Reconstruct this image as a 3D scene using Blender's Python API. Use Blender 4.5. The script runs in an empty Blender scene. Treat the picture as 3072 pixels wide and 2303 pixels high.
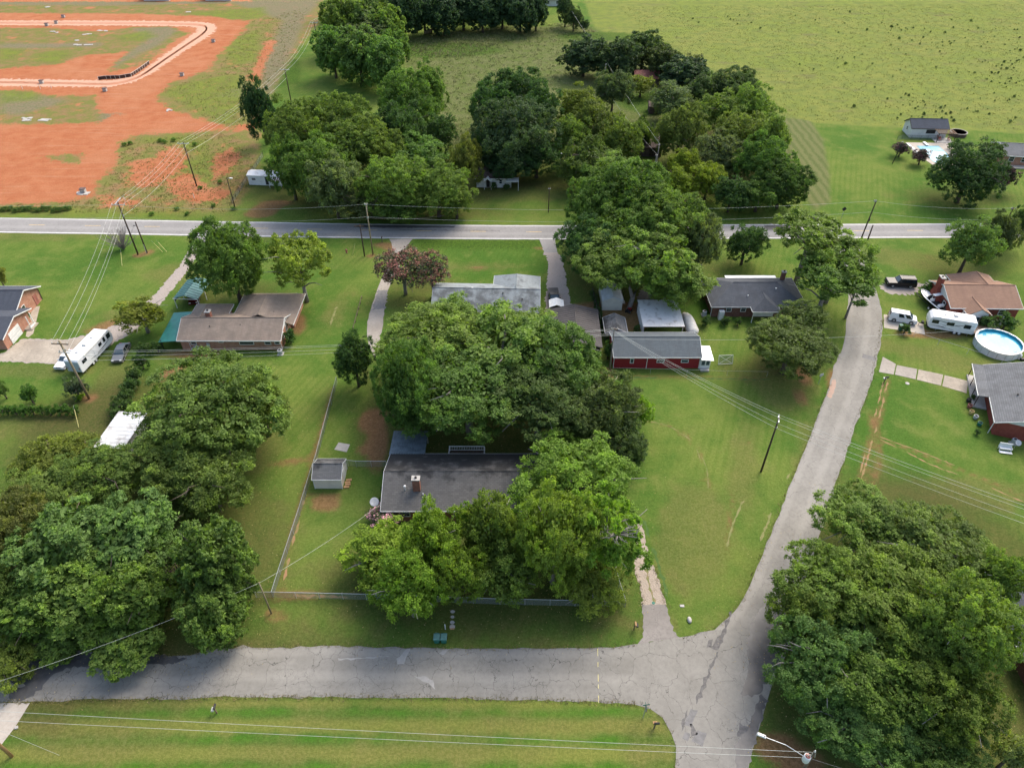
import bpy, bmesh, math, random
import numpy as np
from mathutils import Vector
R_=math.radians
sc=bpy.context.scene
COL=sc.collection
# ---------------------------------------------------------------- camera
CH=75.0; CF=2132.0; CP=R_(40.7)
cd=bpy.data.cameras.new('camera'); cam=bpy.data.objects.new('camera',cd); COL.objects.link(cam)
cam.location=(0,0,CH); cam.rotation_euler=(math.pi/2-CP,0,0)
cd.sensor_fit='HORIZONTAL'; cd.sensor_width=36; cd.lens=36*CF/3072; cd.clip_start=1; cd.clip_end=6000
sc.camera=cam
# ---------------------------------------------------------------- world, sun, exposure
SUN_EL=R_(47); SUN_AZ=R_(38)
w=bpy.data.worlds.new('World'); sc.world=w; w.use_nodes=True
sk=w.node_tree.nodes.new('ShaderNodeTexSky'); sk.sky_type='NISHITA'; sk.sun_disc=False
sk.sun_elevation=SUN_EL; sk.sun_rotation=SUN_AZ; sk.air_density=1.2; sk.dust_density=4.5; sk.ozone_density=1.0
bgn=w.node_tree.nodes['Background']; bgn.inputs['Strength'].default_value=0.15
w.node_tree.links.new(sk.outputs[0],bgn.inputs[0])
sd=bpy.data.lights.new('sun','SUN'); sd.energy=1.25; sd.angle=R_(32); sd.color=(1,0.95,0.86)
so=bpy.data.objects.new('sun',sd); COL.objects.link(so); so.location=(60,80,120)
sv=Vector((math.sin(SUN_AZ)*math.cos(SUN_EL),math.cos(SUN_AZ)*math.cos(SUN_EL),math.sin(SUN_EL)))
so.rotation_euler=sv.to_track_quat('Z','Y').to_euler()
sc.view_settings.view_transform='Standard'; sc.view_settings.look='None'; sc.view_settings.gamma=1
sc.view_settings.exposure=1.12
sc.view_settings.use_curve_mapping=False
# ---------------------------------------------------------------- pixel ray -> world point on a plane of known height
_c,_s=math.cos(CP),math.sin(CP)
def P(x,y,z=0.0):
    u=(x-1536)/CF; v=-(y-1151.5)/CF
    d=(u,_c+v*_s,-_s+v*_c); t=(z-CH)/d[2]
    return Vector((d[0]*t,d[1]*t,z))
def D(x,y,z=0.0): return P(x*1.38879,y*1.38879,z)
def depth(p): return p[1]*_c+(CH-p[2])*_s
# ---------------------------------------------------------------- nodes / materials
class NT:
    def __init__(s,m):
        m.use_nodes=True; s.nt=m.node_tree; s.nt.nodes.clear()
        s.out=s.nt.nodes.new('ShaderNodeOutputMaterial')
    def n(s,t,ins=None,**kw):
        nd=s.nt.nodes.new('ShaderNode'+t)
        for k,v in kw.items(): setattr(nd,k,v)
        for k,v in (ins or {}).items():
            if hasattr(v,'is_output') or isinstance(v,bpy.types.NodeSocket): s.nt.links.new(v,nd.inputs[k])
            else: nd.inputs[k].default_value=v
        return nd
    def noise(s,scale,detail=4,rough=.55,vec=None,dist=0.0):
        i={'Scale':scale,'Detail':detail,'Roughness':rough,'Distortion':dist}
        if vec is not None: i['Vector']=vec
        return s.n('TexNoise',i).outputs['Fac']
    def math(s,op,a,b=0.0,c=None,clamp=False):
        i={0:a,1:b}
        if c is not None: i[2]=c
        return s.n('Math',i,operation=op,use_clamp=clamp).outputs[0]
    def rng(s,v,a,b,c=0.0,d=1.0,smooth=True):
        return s.n('MapRange',{'Value':v,'From Min':a,'From Max':b,'To Min':c,'To Max':d},interpolation_type='SMOOTHSTEP' if smooth else 'LINEAR').outputs[0]
    def mix(s,f,a,b,mode='MIX'):
        def c4(v): return (*v,1) if isinstance(v,tuple) and len(v)==3 else v
        nd=s.nt.nodes.new('ShaderNodeMix'); nd.data_type='RGBA'; nd.blend_type=mode
        for idx,v in ((0,f),(6,c4(a)),(7,c4(b))):
            if isinstance(v,bpy.types.NodeSocket): s.nt.links.new(v,nd.inputs[idx])
            else: nd.inputs[idx].default_value=v
        return nd.outputs[2]
    def attr(s,name): return s.n('Attribute',attribute_name=name).outputs['Fac']
    def xyz(s,v):
        x=s.n('SeparateXYZ',{0:v}); return x.outputs
    def comb(s,x,y,z): return s.n('CombineXYZ',{0:x,1:y,2:z}).outputs[0]
    def obj(s): return s.n('TexCoord').outputs['Object']
    def bump(s,h,st=.3,d=.02): return s.n('Bump',{'Height':h,'Strength':st,'Distance':d}).outputs[0]
    def bsdf(s,col,rough=.8,metal=0.0,spec=.3,normal=None,**ex):
        def c4(v): return (*v,1) if isinstance(v,tuple) and len(v)==3 else v
        i={'Base Color':c4(col),'Roughness':rough,'Metallic':metal,'Specular IOR Level':spec}
        if normal is not None: i['Normal']=normal
        i.update(ex)
        return s.n('BsdfPrincipled',i).outputs[0]
    def end(s,sh): s.nt.links.new(sh,s.out.inputs['Surface'])
M={}
def vm(name,c1,c2=None,scale=3.0,rough=.7,metal=0.0,spec=.3,bump=0.0,detail=5,lo=.35,hi=.65):
    m=bpy.data.materials.new(name); t=NT(m); o=t.obj()
    f=t.rng(t.noise(scale,detail,.6,o),lo,hi)
    c2=c2 or tuple(x*.75 for x in c1)
    nr=t.bump(t.noise(scale*4,3,.6,o),.4,bump) if bump else None
    t.end(t.bsdf(t.mix(f,c1,c2),rough,metal,spec,nr)); M[name]=m; return m
def shingle(name,c1,c2,moss=(0.02,0.02,0.02),mossamt=.0,grad=0.0,row=.3):
    m=bpy.data.materials.new(name); t=NT(m); o=t.obj(); x=t.xyz(o)
    v=t.comb(x[0],t.math('ADD',x[1],t.math('MULTIPLY',x[2],.7)),0.0)
    br=t.n('TexBrick',{'Vector':v,'Color1':(*c1,1),'Color2':(*c2,1),'Mortar':(*[k*.55 for k in c1],1),'Scale':1.0,'Mortar Size':.022,'Mortar Smooth':.3,'Brick Width':.55,'Row Height':row,'Bias':0.0})
    sp=t.noise(9.0,3,.7,o); big=t.noise(.55,5,.6,o)
    st=t.noise(1.0,4,.6,t.n('Mapping',{'Vector':o,'Scale':(1.6,.22,.22)}).outputs[0])
    c=t.mix(t.rng(sp,.3,.7),br.outputs['Color'],t.mix(.5,br.outputs['Color'],c2))
    c=t.mix(t.rng(st,.35,.75,0,.45),c,tuple(k*.6 for k in c1))
    if mossamt>0:
        f=t.math('MULTIPLY',t.rng(t.math('ADD',big,t.math('MULTIPLY',x[1],grad)),.42,.66),mossamt)
        c=t.mix(f,c,moss)
    t.end(t.bsdf(c,.9,0,.15,t.bump(t.math('ADD',br.outputs['Fac'],t.math('MULTIPLY',sp,-.6)),.5,-.02))); M[name]=m; return m
def brick(name,c1,c2,mortar=(.38,.33,.28)):
    m=bpy.data.materials.new(name); t=NT(m); o=t.obj(); x=t.xyz(o)
    v=t.comb(t.math('ADD',x[0],x[1]),x[2],0.0)
    br=t.n('TexBrick',{'Vector':v,'Color1':(*c1,1),'Color2':(*c2,1),'Mortar':(*mortar,1),'Scale':1.0,'Mortar Size':.008,'Brick Width':.24,'Row Height':.085,'Bias':-.1})
    c=t.mix(t.rng(t.noise(1.2,5,.6,o),.3,.75,0,.5),br.outputs['Color'],tuple(k*.55 for k in c1))
    t.end(t.bsdf(c,.9,0,.15,t.bump(br.outputs['Fac'],.4,-.01))); M[name]=m; return m
def siding(name,c1,vert=False,step=.2,dirt=.2):
    m=bpy.data.materials.new(name); t=NT(m); o=t.obj(); x=t.xyz(o)
    k=t.math('ADD',x[0],x[1]) if vert else x[2]
    sw=t.math('FRACT',t.math('DIVIDE',k,step))
    ln=t.rng(sw,0.0,.14,.6,1.0)
    c=t.mix(t.math('SUBTRACT',1.0,ln),c1,tuple(q*.35 for q in c1))
    c=t.mix(t.rng(t.noise(1.3,5,.6,o),.4,.8,0,dirt*2),c,tuple(q*.6 for q in c1))
    t.end(t.bsdf(c,.6,0,.3,t.bump(sw,.35,.015))); M[name]=m; return m
def glass(name,c=(.015,.02,.025)):
    m=bpy.data.materials.new(name); t=NT(m)
    t.end(t.bsdf(c,.06,0,.6)); M[name]=m; return m
# ---------------------------------------------------------------- mesh builder
class MB:
    def __init__(s): s.v=[]; s.f=[]; s.m=[]; s.k=0
    def mat(s,k): s.k=k; return s
    def face(s,pts):
        n=len(s.v); s.v+= [tuple(p) for p in pts]; s.f.append(tuple(range(n,n+len(pts)))); s.m.append(s.k); return s
    def box(s,c,d,rz=0.0,rx=0.0,ry=0.0,taper=1.0):
        n=len(s.v)
        from mathutils import Euler
        E=Euler((rx,ry,rz)).to_matrix()
        for z in(-.5,.5):
            k=taper if z>0 else 1.0
            for x,y in((-.5,-.5),(.5,-.5),(.5,.5),(-.5,.5)):
                p=E@Vector((x*d[0]*k,y*d[1]*k,z*d[2])); s.v.append((p[0]+c[0],p[1]+c[1],p[2]+c[2]))
        for q in((3,2,1,0),(4,5,6,7),(0,1,5,4),(1,2,6,5),(2,3,7,6),(3,0,4,7)):
            s.f.append(tuple(n+i for i in q)); s.m.append(s.k)
        return s
    def tube(s,pts,r,n=6,cap=True):
        pts=[Vector(p) for p in pts]; rr=r if isinstance(r,(list,tuple)) else [r]*len(pts)
        b=len(s.v); prev=None
        for i,p in enumerate(pts):
            d=(pts[min(i+1,len(pts)-1)]-pts[max(i-1,0)]).normalized()
            a=Vector((0,0,1)) if abs(d.z)<.9 else Vector((1,0,0))
            u=d.cross(a).normalized(); q=d.cross(u)
            for k in range(n):
                t=2*math.pi*k/n; o=p+(u*math.cos(t)+q*math.sin(t))*rr[i]; s.v.append(tuple(o))
        for i in range(len(pts)-1):
            for k in range(n):
                s.f.append((b+i*n+k,b+i*n+(k+1)%n,b+(i+1)*n+(k+1)%n,b+(i+1)*n+k)); s.m.append(s.k)
        if cap:
            s.f.append(tuple(b+k for k in range(n))[::-1]); s.m.append(s.k)
            e=b+(len(pts)-1)*n; s.f.append(tuple(e+k for k in range(n))); s.m.append(s.k)
        return s
    def lathe(s,prof,c=(0,0,0),n=16):
        b=len(s.v)
        for r,z in prof:
            for k in range(n):
                t=2*math.pi*k/n; s.v.append((c[0]+r*math.cos(t),c[1]+r*math.sin(t),c[2]+z))
        for i in range(len(prof)-1):
            for k in range(n):
                s.f.append((b+i*n+k,b+i*n+(k+1)%n,b+(i+1)*n+(k+1)%n,b+(i+1)*n+k)); s.m.append(s.k)
        s.f.append(tuple(b+k for k in range(n))[::-1]); s.m.append(s.k)
        e=b+(len(prof)-1)*n; s.f.append(tuple(e+k for k in range(n))); s.m.append(s.k)
        return s
    def prism(s,poly,z0,z1):
        n=len(poly); b=len(s.v)
        s.v+=[(p[0],p[1],z0) for p in poly]+[(p[0],p[1],z1) for p in poly]
        s.f.append(tuple(b+i for i in range(n))[::-1]); s.m.append(s.k)
        s.f.append(tuple(b+n+i for i in range(n))); s.m.append(s.k)
        for i in range(n):
            j=(i+1)%n; s.f.append((b+i,b+j,b+n+j,b+n+i)); s.m.append(s.k)
        return s
    def extr(s,poly,axis,a0,a1):
        # poly in the plane across axis ('x': (y,z), 'y': (x,z))
        n=len(poly); b=len(s.v)
        for a in(a0,a1):
            for p in poly: s.v.append((a,p[0],p[1]) if axis=='x' else (p[0],a,p[1]))
        s.f.append(tuple(b+i for i in range(n))[::-1]); s.m.append(s.k)
        s.f.append(tuple(b+n+i for i in range(n))); s.m.append(s.k)
        for i in range(n):
            j=(i+1)%n; s.f.append((b+i,b+j,b+n+j,b+n+i)); s.m.append(s.k)
        return s
    def loft(s,rings):
        n=len(rings[0]); b=len(s.v)
        for r in rings: s.v+=[tuple(p) for p in r]
        for i in range(len(rings)-1):
            for k in range(n):
                s.f.append((b+i*n+k,b+i*n+(k+1)%n,b+(i+1)*n+(k+1)%n,b+(i+1)*n+k)); s.m.append(s.k)
        s.f.append(tuple(b+k for k in range(n))[::-1]); s.m.append(s.k)
        e=b+(len(rings)-1)*n; s.f.append(tuple(e+k for k in range(n))); s.m.append(s.k)
        return s
    def build(s,name,mats,parent=None,smooth=False,bevel=0.0,fix=True):
        me=bpy.data.meshes.new(name); me.from_pydata(s.v,[],s.f)
        mats=mats if isinstance(mats,(list,tuple)) else [mats]
        for m in mats: me.materials.append(M[m] if isinstance(m,str) else m)
        if len(mats)>1: me.polygons.foreach_set('material_index',s.m)
        if fix or bevel:
            bm=bmesh.new(); bm.from_mesh(me)
            if fix: bmesh.ops.recalc_face_normals(bm,faces=bm.faces)
            if bevel: bmesh.ops.bevel(bm,geom=[e for e in bm.edges if e.is_manifold and e.calc_face_angle(0)>.4],offset=bevel,segments=2,affect='EDGES',profile=.6)
            bm.to_mesh(me); bm.free()
        if smooth: me.polygons.foreach_set('use_smooth',[True]*len(me.polygons))
        ob=bpy.data.objects.new(name,me); COL.objects.link(ob)
        if parent: ob.parent=parent
        return ob
def tag(o,label,cat=None,group=None,kind=None):
    if label: o['label']=label
    if cat: o['category']=cat
    if group: o['group']=group
    if kind: o['kind']=kind
    return o
def thing(name,label,cat,loc=(0,0,0),rz=0.0,group=None):
    o=bpy.data.objects.new(name,None); COL.objects.link(o); o.location=loc; o.rotation_euler=(0,0,rz)
    o.empty_display_size=.3
    return tag(o,label,cat,group)
def copytree(o,parent=None):
    c=o.copy(); COL.objects.link(c); c.parent=parent
    for ch in list(o.children): copytree(ch,c)
    return c
def smoothpoly(pts,closed=False,step=1.5):
    # Catmull-Rom resample of 2-D points
    pts=[Vector((p[0],p[1])) for p in pts]; n=len(pts); out=[]
    segs=n if closed else n-1
    for i in range(segs):
        if closed: a,b,c,d=pts[(i-1)%n],pts[i],pts[(i+1)%n],pts[(i+2)%n]
        else: a,b,c,d=pts[max(i-1,0)],pts[i],pts[i+1],pts[min(i+2,n-1)]
        k=max(1,int((c-b).length/step))
        for j in range(k):
            t=j/k; out.append(.5*((2*b)+(c-a)*t+(2*a-5*b+4*c-d)*t*t+(3*b-a-3*c+d)*t**3))
    if not closed: out.append(pts[-1])
    return out
def sheet(name,poly,z,mat,parent=None,kind='structure',label=None,jag=0.0,seed=0,smooth=False,step=1.2):
    rn=random.Random(seed)
    pts=smoothpoly(poly,True,step) if smooth else [Vector((p[0],p[1])) for p in poly]
    if jag:
        q=[]
        for i,p in enumerate(pts):
            nx=pts[(i+1)%len(pts)]; k=max(1,int((nx-p).length/.35))
            d=nx-p; nn=Vector((-d.y,d.x)); nn=nn.normalized() if nn.length>0 else nn
            for j in range(k): q.append(p+d*(j/k)+nn*(rn.gauss(0,jag)))
        pts=q
    bm=bmesh.new(); vs=[bm.verts.new((p.x,p.y,z)) for p in pts]
    f=bm.faces.new(vs); bm.normal_update()
    if f.normal.z<0: f.normal_flip()
    bmesh.ops.triangulate(bm,faces=bm.faces[:])
    me=bpy.data.meshes.new(name); bm.to_mesh(me); bm.free()
    me.materials.append(M[mat]); o=bpy.data.objects.new(name,me); COL.objects.link(o)
    if parent: o.parent=parent
    elif kind: o['kind']=kind
    if label: o['label']=label
    return o
def strip(name,left,right,z,mat,parent=None,jag=0.0,seed=1):
    # ribbon between two polylines with equal counts; u = across (0..1), v = metres along
    rn=random.Random(seed)
    L=smoothpoly(left,False,1.0); Rr=smoothpoly(right,False,1.0)
    n=max(len(L),len(Rr))
    def rs(a):
        return [a[min(len(a)-1,int(round(i*(len(a)-1)/(n-1))))] for i in range(n)]
    L,Rr=rs(L),rs(Rr); W=6; v=[];f=[];uv=[]; acc=0
    for i in range(n):
        if i: acc+=((L[i]+Rr[i])/2-(L[i-1]+Rr[i-1])/2).length
        for k in range(W+1):
            t=k/W; p=L[i].lerp(Rr[i],t)
            if k in(0,W) and jag:
                d=(Rr[i]-L[i]).normalized(); p=p+d*rn.gauss(0,jag)
            v.append((p.x,p.y,z)); uv.append((t,acc))
    for i in range(n-1):
        for k in range(W):
            a=i*(W+1)+k; f.append((a,a+1,a+W+2,a+W+1))
    me=bpy.data.meshes.new(name); me.from_pydata(v,[],f); me.materials.append(M[mat])
    bm=bmesh.new(); bm.from_mesh(me); bmesh.ops.recalc_face_normals(bm,faces=bm.faces)
    bm.faces.ensure_lookup_table()
    if bm.faces[0].normal.z<0: bmesh.ops.reverse_faces(bm,faces=bm.faces[:])
    bm.to_mesh(me); bm.free()
    a=me.attributes.new('ru','FLOAT','POINT'); a.data.foreach_set('value',[q[0] for q in uv])
    a=me.attributes.new('rv','FLOAT','POINT'); a.data.foreach_set('value',[q[1] for q in uv])
    o=bpy.data.objects.new(name,me); COL.objects.link(o)
    if parent: o.parent=parent
    else: o['kind']='structure'
    return o
def PX(l,z=0.0): return [P(x,y,z) for x,y in l]
# ================================================================ GROUND
def sdf(pts,poly):
    # signed distance (inside > 0) of Nx2 points to a polygon
    q=np.array([(p[0],p[1]) for p in poly]); n=len(q)
    d=np.full(len(pts),1e9); ins=np.zeros(len(pts),bool)
    for i in range(n):
        a=q[i]; b=q[(i+1)%n]; e=b-a; w_=pts-a
        t=np.clip((w_@e)/max(1e-9,e@e),0,1)
        d=np.minimum(d,((w_-t[:,None]*e)**2).sum(1))
        c1=(a[1]<=pts[:,1])&(b[1]>pts[:,1]); c2=(a[1]>pts[:,1])&(b[1]<=pts[:,1])
        cr=e[0]*w_[:,1]-e[1]*w_[:,0]
        ins^= (c1&(cr>0))|(c2&(cr<0))
    d=np.sqrt(d); return np.where(ins,d,-d)
def blob(pts,x,y,rx,ry=None,rot=0.0):
    # px centre, radii in metres
    c=P(x,y); ry=ry or rx; dx=pts[:,0]-c.x; dy=pts[:,1]-c.y
    cs,sn=math.cos(rot),math.sin(rot); u=dx*cs+dy*sn; v=-dx*sn+dy*cs
    r=np.sqrt((u/rx)**2+(v/ry)**2); return (1-r)*min(rx,ry)
def line(pts,pl,wd):
    d=np.full(len(pts),1e9); q=np.array([(p.x,p.y) for p in PX(pl)])
    for a,b in zip(q[:-1],q[1:]):
        e=b-a; w_=pts-a; t=np.clip((w_@e)/(e@e),0,1)
        d=np.minimum(d,((w_-t[:,None]*e)**2).sum(1))
    return wd-np.sqrt(d)
xs=np.concatenate([[-4000,-1500,-700,-420],np.arange(-300,300.1,1.25),[420,700,1500,4000]])
ys=np.concatenate([[-1500,-300,-60],np.arange(10,120,.9),np.arange(120,400.1,1.5),[460,600,900,1500,4000]])
X,Y=np.meshgrid(xs,ys); G=np.stack([X.ravel(),Y.ravel()],1)
mx=lambda l: np.maximum.reduce(l)
W={}
A_=[]
W['weed']=sdf(G,PX([(-300,-20),(985,-20),(960,60),(905,130),(840,230),(790,330),(770,480),(745,560),(690,640),(-300,640)]))
clay=[sdf(G,PX(l)) for l in (
 [(-300,38),(420,42),(640,50),(700,60),(748,63),(722,100),(662,160),(622,208),(560,232),(500,255),(440,282),(300,287),(150,287),(90,272),(-300,268)],
 [(280,285),(500,258),(470,300),(520,330),(430,345),(300,340)],
 [(-300,376),(150,372),(300,368),(340,345),(420,335),(480,315),(560,345),(620,360),(700,390),(560,398),(420,402),(362,425),(342,500),(300,540),(270,590),(190,606),(-300,622)],
 [(385,490),(470,470),(500,440),(545,445),(560,500),(480,555),(380,560)],
 [(700,375),(775,368),(775,390),(700,395)],[(-300,-3),(760,-6),(755,5),(-300,7)],
 [(640,470),(700,440),(725,470),(690,520),(640,540)],[(490,545),(560,520),(640,560),(700,570),(660,610),(540,600)],
 [(745,240),(800,120),(830,122),(770,250)],[(300,590),(420,600),(400,620),(300,618)])]
isl=[sdf(G,PX(l)) for l in (
 [(-300,86),(150,84),(300,96),(400,82),(515,80),(562,100),(500,140),(425,198),(330,216),(345,190),(385,155),(260,165),(170,195),(20,205),(-300,210)],
 [(130,470),(245,458),(250,480),(215,495),(160,482)])]
W['clay']=np.minimum(mx(clay),-mx(isl))
W['brt']=mx([sdf(G,PX(l)) for l in (
 [(0,147),(80,150),(40,180),(0,180)],[(110,160),(200,150),(215,165),(170,190),(100,185)],[(355,110),(440,92),(470,110),(420,125),(350,120)],
 [(480,270),(640,230),(720,225),(740,300),(690,380),(600,340),(520,300)],[(560,40),(790,22),(800,45),(760,60),(620,55)],
 [(340,420),(480,410),(560,400),(640,430),(600,480),(520,430)],[(540,480),(720,440),(700,520),(600,560),(520,550)],[(660,130),(780,90),(770,180),(690,200)],
 [(0,275),(110,275),(120,300),(0,310)],[(0,620),(300,622),(700,640),(700,655),(0,652)])])
W['scrub']=mx([sdf(G,PX(l)) for l in ([(-300,5),(960,0),(900,80),(700,10),(300,18),(-300,12)],[(400,85),(515,80),(530,95),(470,140),(420,160),(340,205),(335,195),(440,120)],[(780,200),(850,60),(930,20),(880,150),(800,300)],[(0,280),(140,290),(200,305),(60,345),(0,340)],[(300,330),(450,310),(430,340),(300,372)],[(650,290),(740,245),(740,290),(680,300)],[(0,130),(120,132),(300,128),(300,140),(100,146),(0,145)])])
W['mead']=sdf(G,PX([(1730,-60),(3700,-60),(3700,415),(3072,402),(2800,386),(2600,380),(2440,370),(2350,352),(2200,240),(2000,150),(1850,120),(1780,80)]))
W['tall']=sdf(G,PX([(1195,130),(1300,100),(1520,78),(1640,80),(1730,60),(1790,90),(2000,160),(2300,330),(2300,420),(1400,520),(1330,420),(1300,330),(1220,220)]))
W['hay']=sdf(G,PX([(2345,352),(2430,362),(2470,420),(2488,520),(2490,610),(2440,630),(2380,540),(2350,430)]))
W['lush']=mx([blob(G,1290,150,26,9),blob(G,1800,110,16,6),sdf(G,PX([(840,170),(900,180),(900,250),(830,260)])),sdf(G,PX([(870,45),(920,30),(900,130),(860,170)])),
   sdf(G,PX([(-200,640),(600,650),(600,640),(-200,618)])),sdf(G,PX([(1240,716),(1625,716),(1630,738),(1590,747),(1260,746)])),blob(G,1990,310,14,10)])
W['dry']=mx([blob(G,100,690,20,5),blob(G,290,1250,4,12,.2),blob(G,330,1150,2.5,8,.2),blob(G,100,1260,16,3.5),blob(G,2680,770,7,3),blob(G,3040,700,14,5),blob(G,2780,1060,12,2.3,-.35),blob(G,2870,1090,9,1.8,-.3),
   blob(G,650,2110,12,1.0),blob(G,150,2160,6,2),blob(G,1000,2150,14,.8),blob(G,1700,2170,13,.8),blob(G,690,1960,9,1.2),blob(G,900,1925,5,1),blob(G,1660,1930,6,.7),blob(G,2350,1150,5,7),blob(G,2450,1360,3,10,-.4),
   blob(G,1600,575,16,5),blob(G,1900,600,14,6),blob(G,1950,530,10,5),blob(G,1440,800,6,1.5),blob(G,530,820,6,4),blob(G,380,950,6,2),blob(G,2900,1480,10,3),blob(G,780,1330,4,6),blob(G,1330,2240,10,2),blob(G,850,2260,9,1.5),blob(G,300,2230,9,2),blob(G,1950,2230,3,4),
   blob(G,2080,1600,5,9,-.3),blob(G,2230,1400,2,9,-.3),blob(G,1010,930,2,6,-.2),blob(G,740,1950,8,1.5),blob(G,1900,1880,3,1),blob(G,120,1110,10,2)])
W['dirt']=mx([sdf(G,PX([(936,1482),(1018,1480),(1018,1528),(990,1534),(933,1530)])),blob(G,1132,1330,1.6,5.5,.1),blob(G,1118,1262,2.2,2.8),blob(G,1105,1348,1.6,1.2),line(G,[(995,1160),(960,1280),(930,1420),(905,1500),(870,1620),(842,1760)],.28),
   blob(G,815,1840,.75),blob(G,840,1852,.8,.5),blob(G,880,1785,3.2,.6),blob(G,900,1782,2,.5),blob(G,540,1090,1.4,5,-.4),blob(G,605,1100,1.5,1.2),blob(G,270,1195,1.1),blob(G,320,980,3.5,1.2,.4),blob(G,345,965,3,1,.4),
   blob(G,415,765,1.2),blob(G,445,758,1.2),blob(G,1113,768,1.0),blob(G,885,965,1.8,2.5),blob(G,895,985,1.2,2),blob(G,2410,1130,1.3,2.2),blob(G,2400,1190,.9,2),blob(G,2500,1140,1.0,2.6,-.35),blob(G,2510,1125,1.2,1.6),
   line(G,[(2665,1140),(2640,1240),(2620,1300),(2600,1370),(2585,1440)],.22),line(G,[(2650,1220),(2630,1290),(2640,1320),(2740,1350),(2830,1390),(2960,1440),(3072,1490)],.22),line(G,[(2610,1310),(2590,1400),(2570,1460)],.25),line(G,[(2637,1330),(2640,1380),(2620,1450)],.3),
   blob(G,2622,1270,.7,2.2,-.3),line(G,[(1860,1130),(2100,1132),(2300,1136)],.25),blob(G,1435,805,1.8,.7),blob(G,1620,745,1.2,.6),blob(G,1830,930,8,3),blob(G,1870,965,5,3),blob(G,2330,2240,2.5,1.5),blob(G,2400,2285,2.5,1.5),blob(G,1820,1118,1.5),
   blob(G,780,640,3.6,2.2),blob(G,800,625,3.4,2.6),blob(G,830,610,4,1.5),blob(G,580,1060,5,1.2),blob(G,985,2290,.1),blob(G,2095,850,1,5),blob(G,1180,740,2.8,1.5),blob(G,1150,735,2.2,1.2),blob(G,2760,1000,4,1.4),blob(G,2830,1005,4,1),blob(G,2250,1330,.1),
   line(G,[(1900,1250),(2050,1290),(2130,1400),(2125,1480)],.07),line(G,[(2000,1270),(2090,1340),(2110,1440)],.07),blob(G,2190,1560,.25,2.5,-.3),blob(G,870,1385,2.2,.6,.2)])
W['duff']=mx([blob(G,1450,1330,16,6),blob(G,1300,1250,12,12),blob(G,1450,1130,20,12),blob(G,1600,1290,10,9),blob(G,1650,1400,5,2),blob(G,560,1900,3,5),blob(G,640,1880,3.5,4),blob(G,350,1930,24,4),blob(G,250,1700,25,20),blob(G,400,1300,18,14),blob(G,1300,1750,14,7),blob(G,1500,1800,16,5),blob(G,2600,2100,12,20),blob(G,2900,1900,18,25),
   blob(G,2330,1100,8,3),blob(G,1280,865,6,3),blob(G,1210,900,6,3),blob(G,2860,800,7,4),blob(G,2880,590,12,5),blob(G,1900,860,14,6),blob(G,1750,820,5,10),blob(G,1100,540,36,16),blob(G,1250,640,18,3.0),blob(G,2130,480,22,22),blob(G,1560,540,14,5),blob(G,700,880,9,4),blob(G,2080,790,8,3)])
W['near']=sdf(G,PX([(-900,2098),(1500,2100),(1920,2112),(2020,2200),(2025,2600),(-900,2700)]))
for k in W: W[k]=np.clip(W[k],-12,12)
nx_,ny_=len(xs),len(ys)
idx=np.arange(nx_*ny_).reshape(ny_,nx_)
F4=np.stack([idx[:-1,:-1],idx[:-1,1:],idx[1:,1:],idx[1:,:-1]],-1).reshape(-1,4)
gm=bpy.data.meshes.new('ground'); nv=len(G); nf=len(F4)
gm.vertices.add(nv); gm.vertices.foreach_set('co',np.concatenate([G,np.zeros((nv,1))],1).ravel())
gm.loops.add(nf*4); gm.loops.foreach_set('vertex_index',F4.ravel())
gm.polygons.add(nf); gm.polygons.foreach_set('loop_start',np.arange(nf)*4)
gm.update(calc_edges=True)
for k,v in W.items():
    a=gm.attributes.new(k,'FLOAT','POINT'); a.data.foreach_set('value',v.astype(np.float32))
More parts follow.
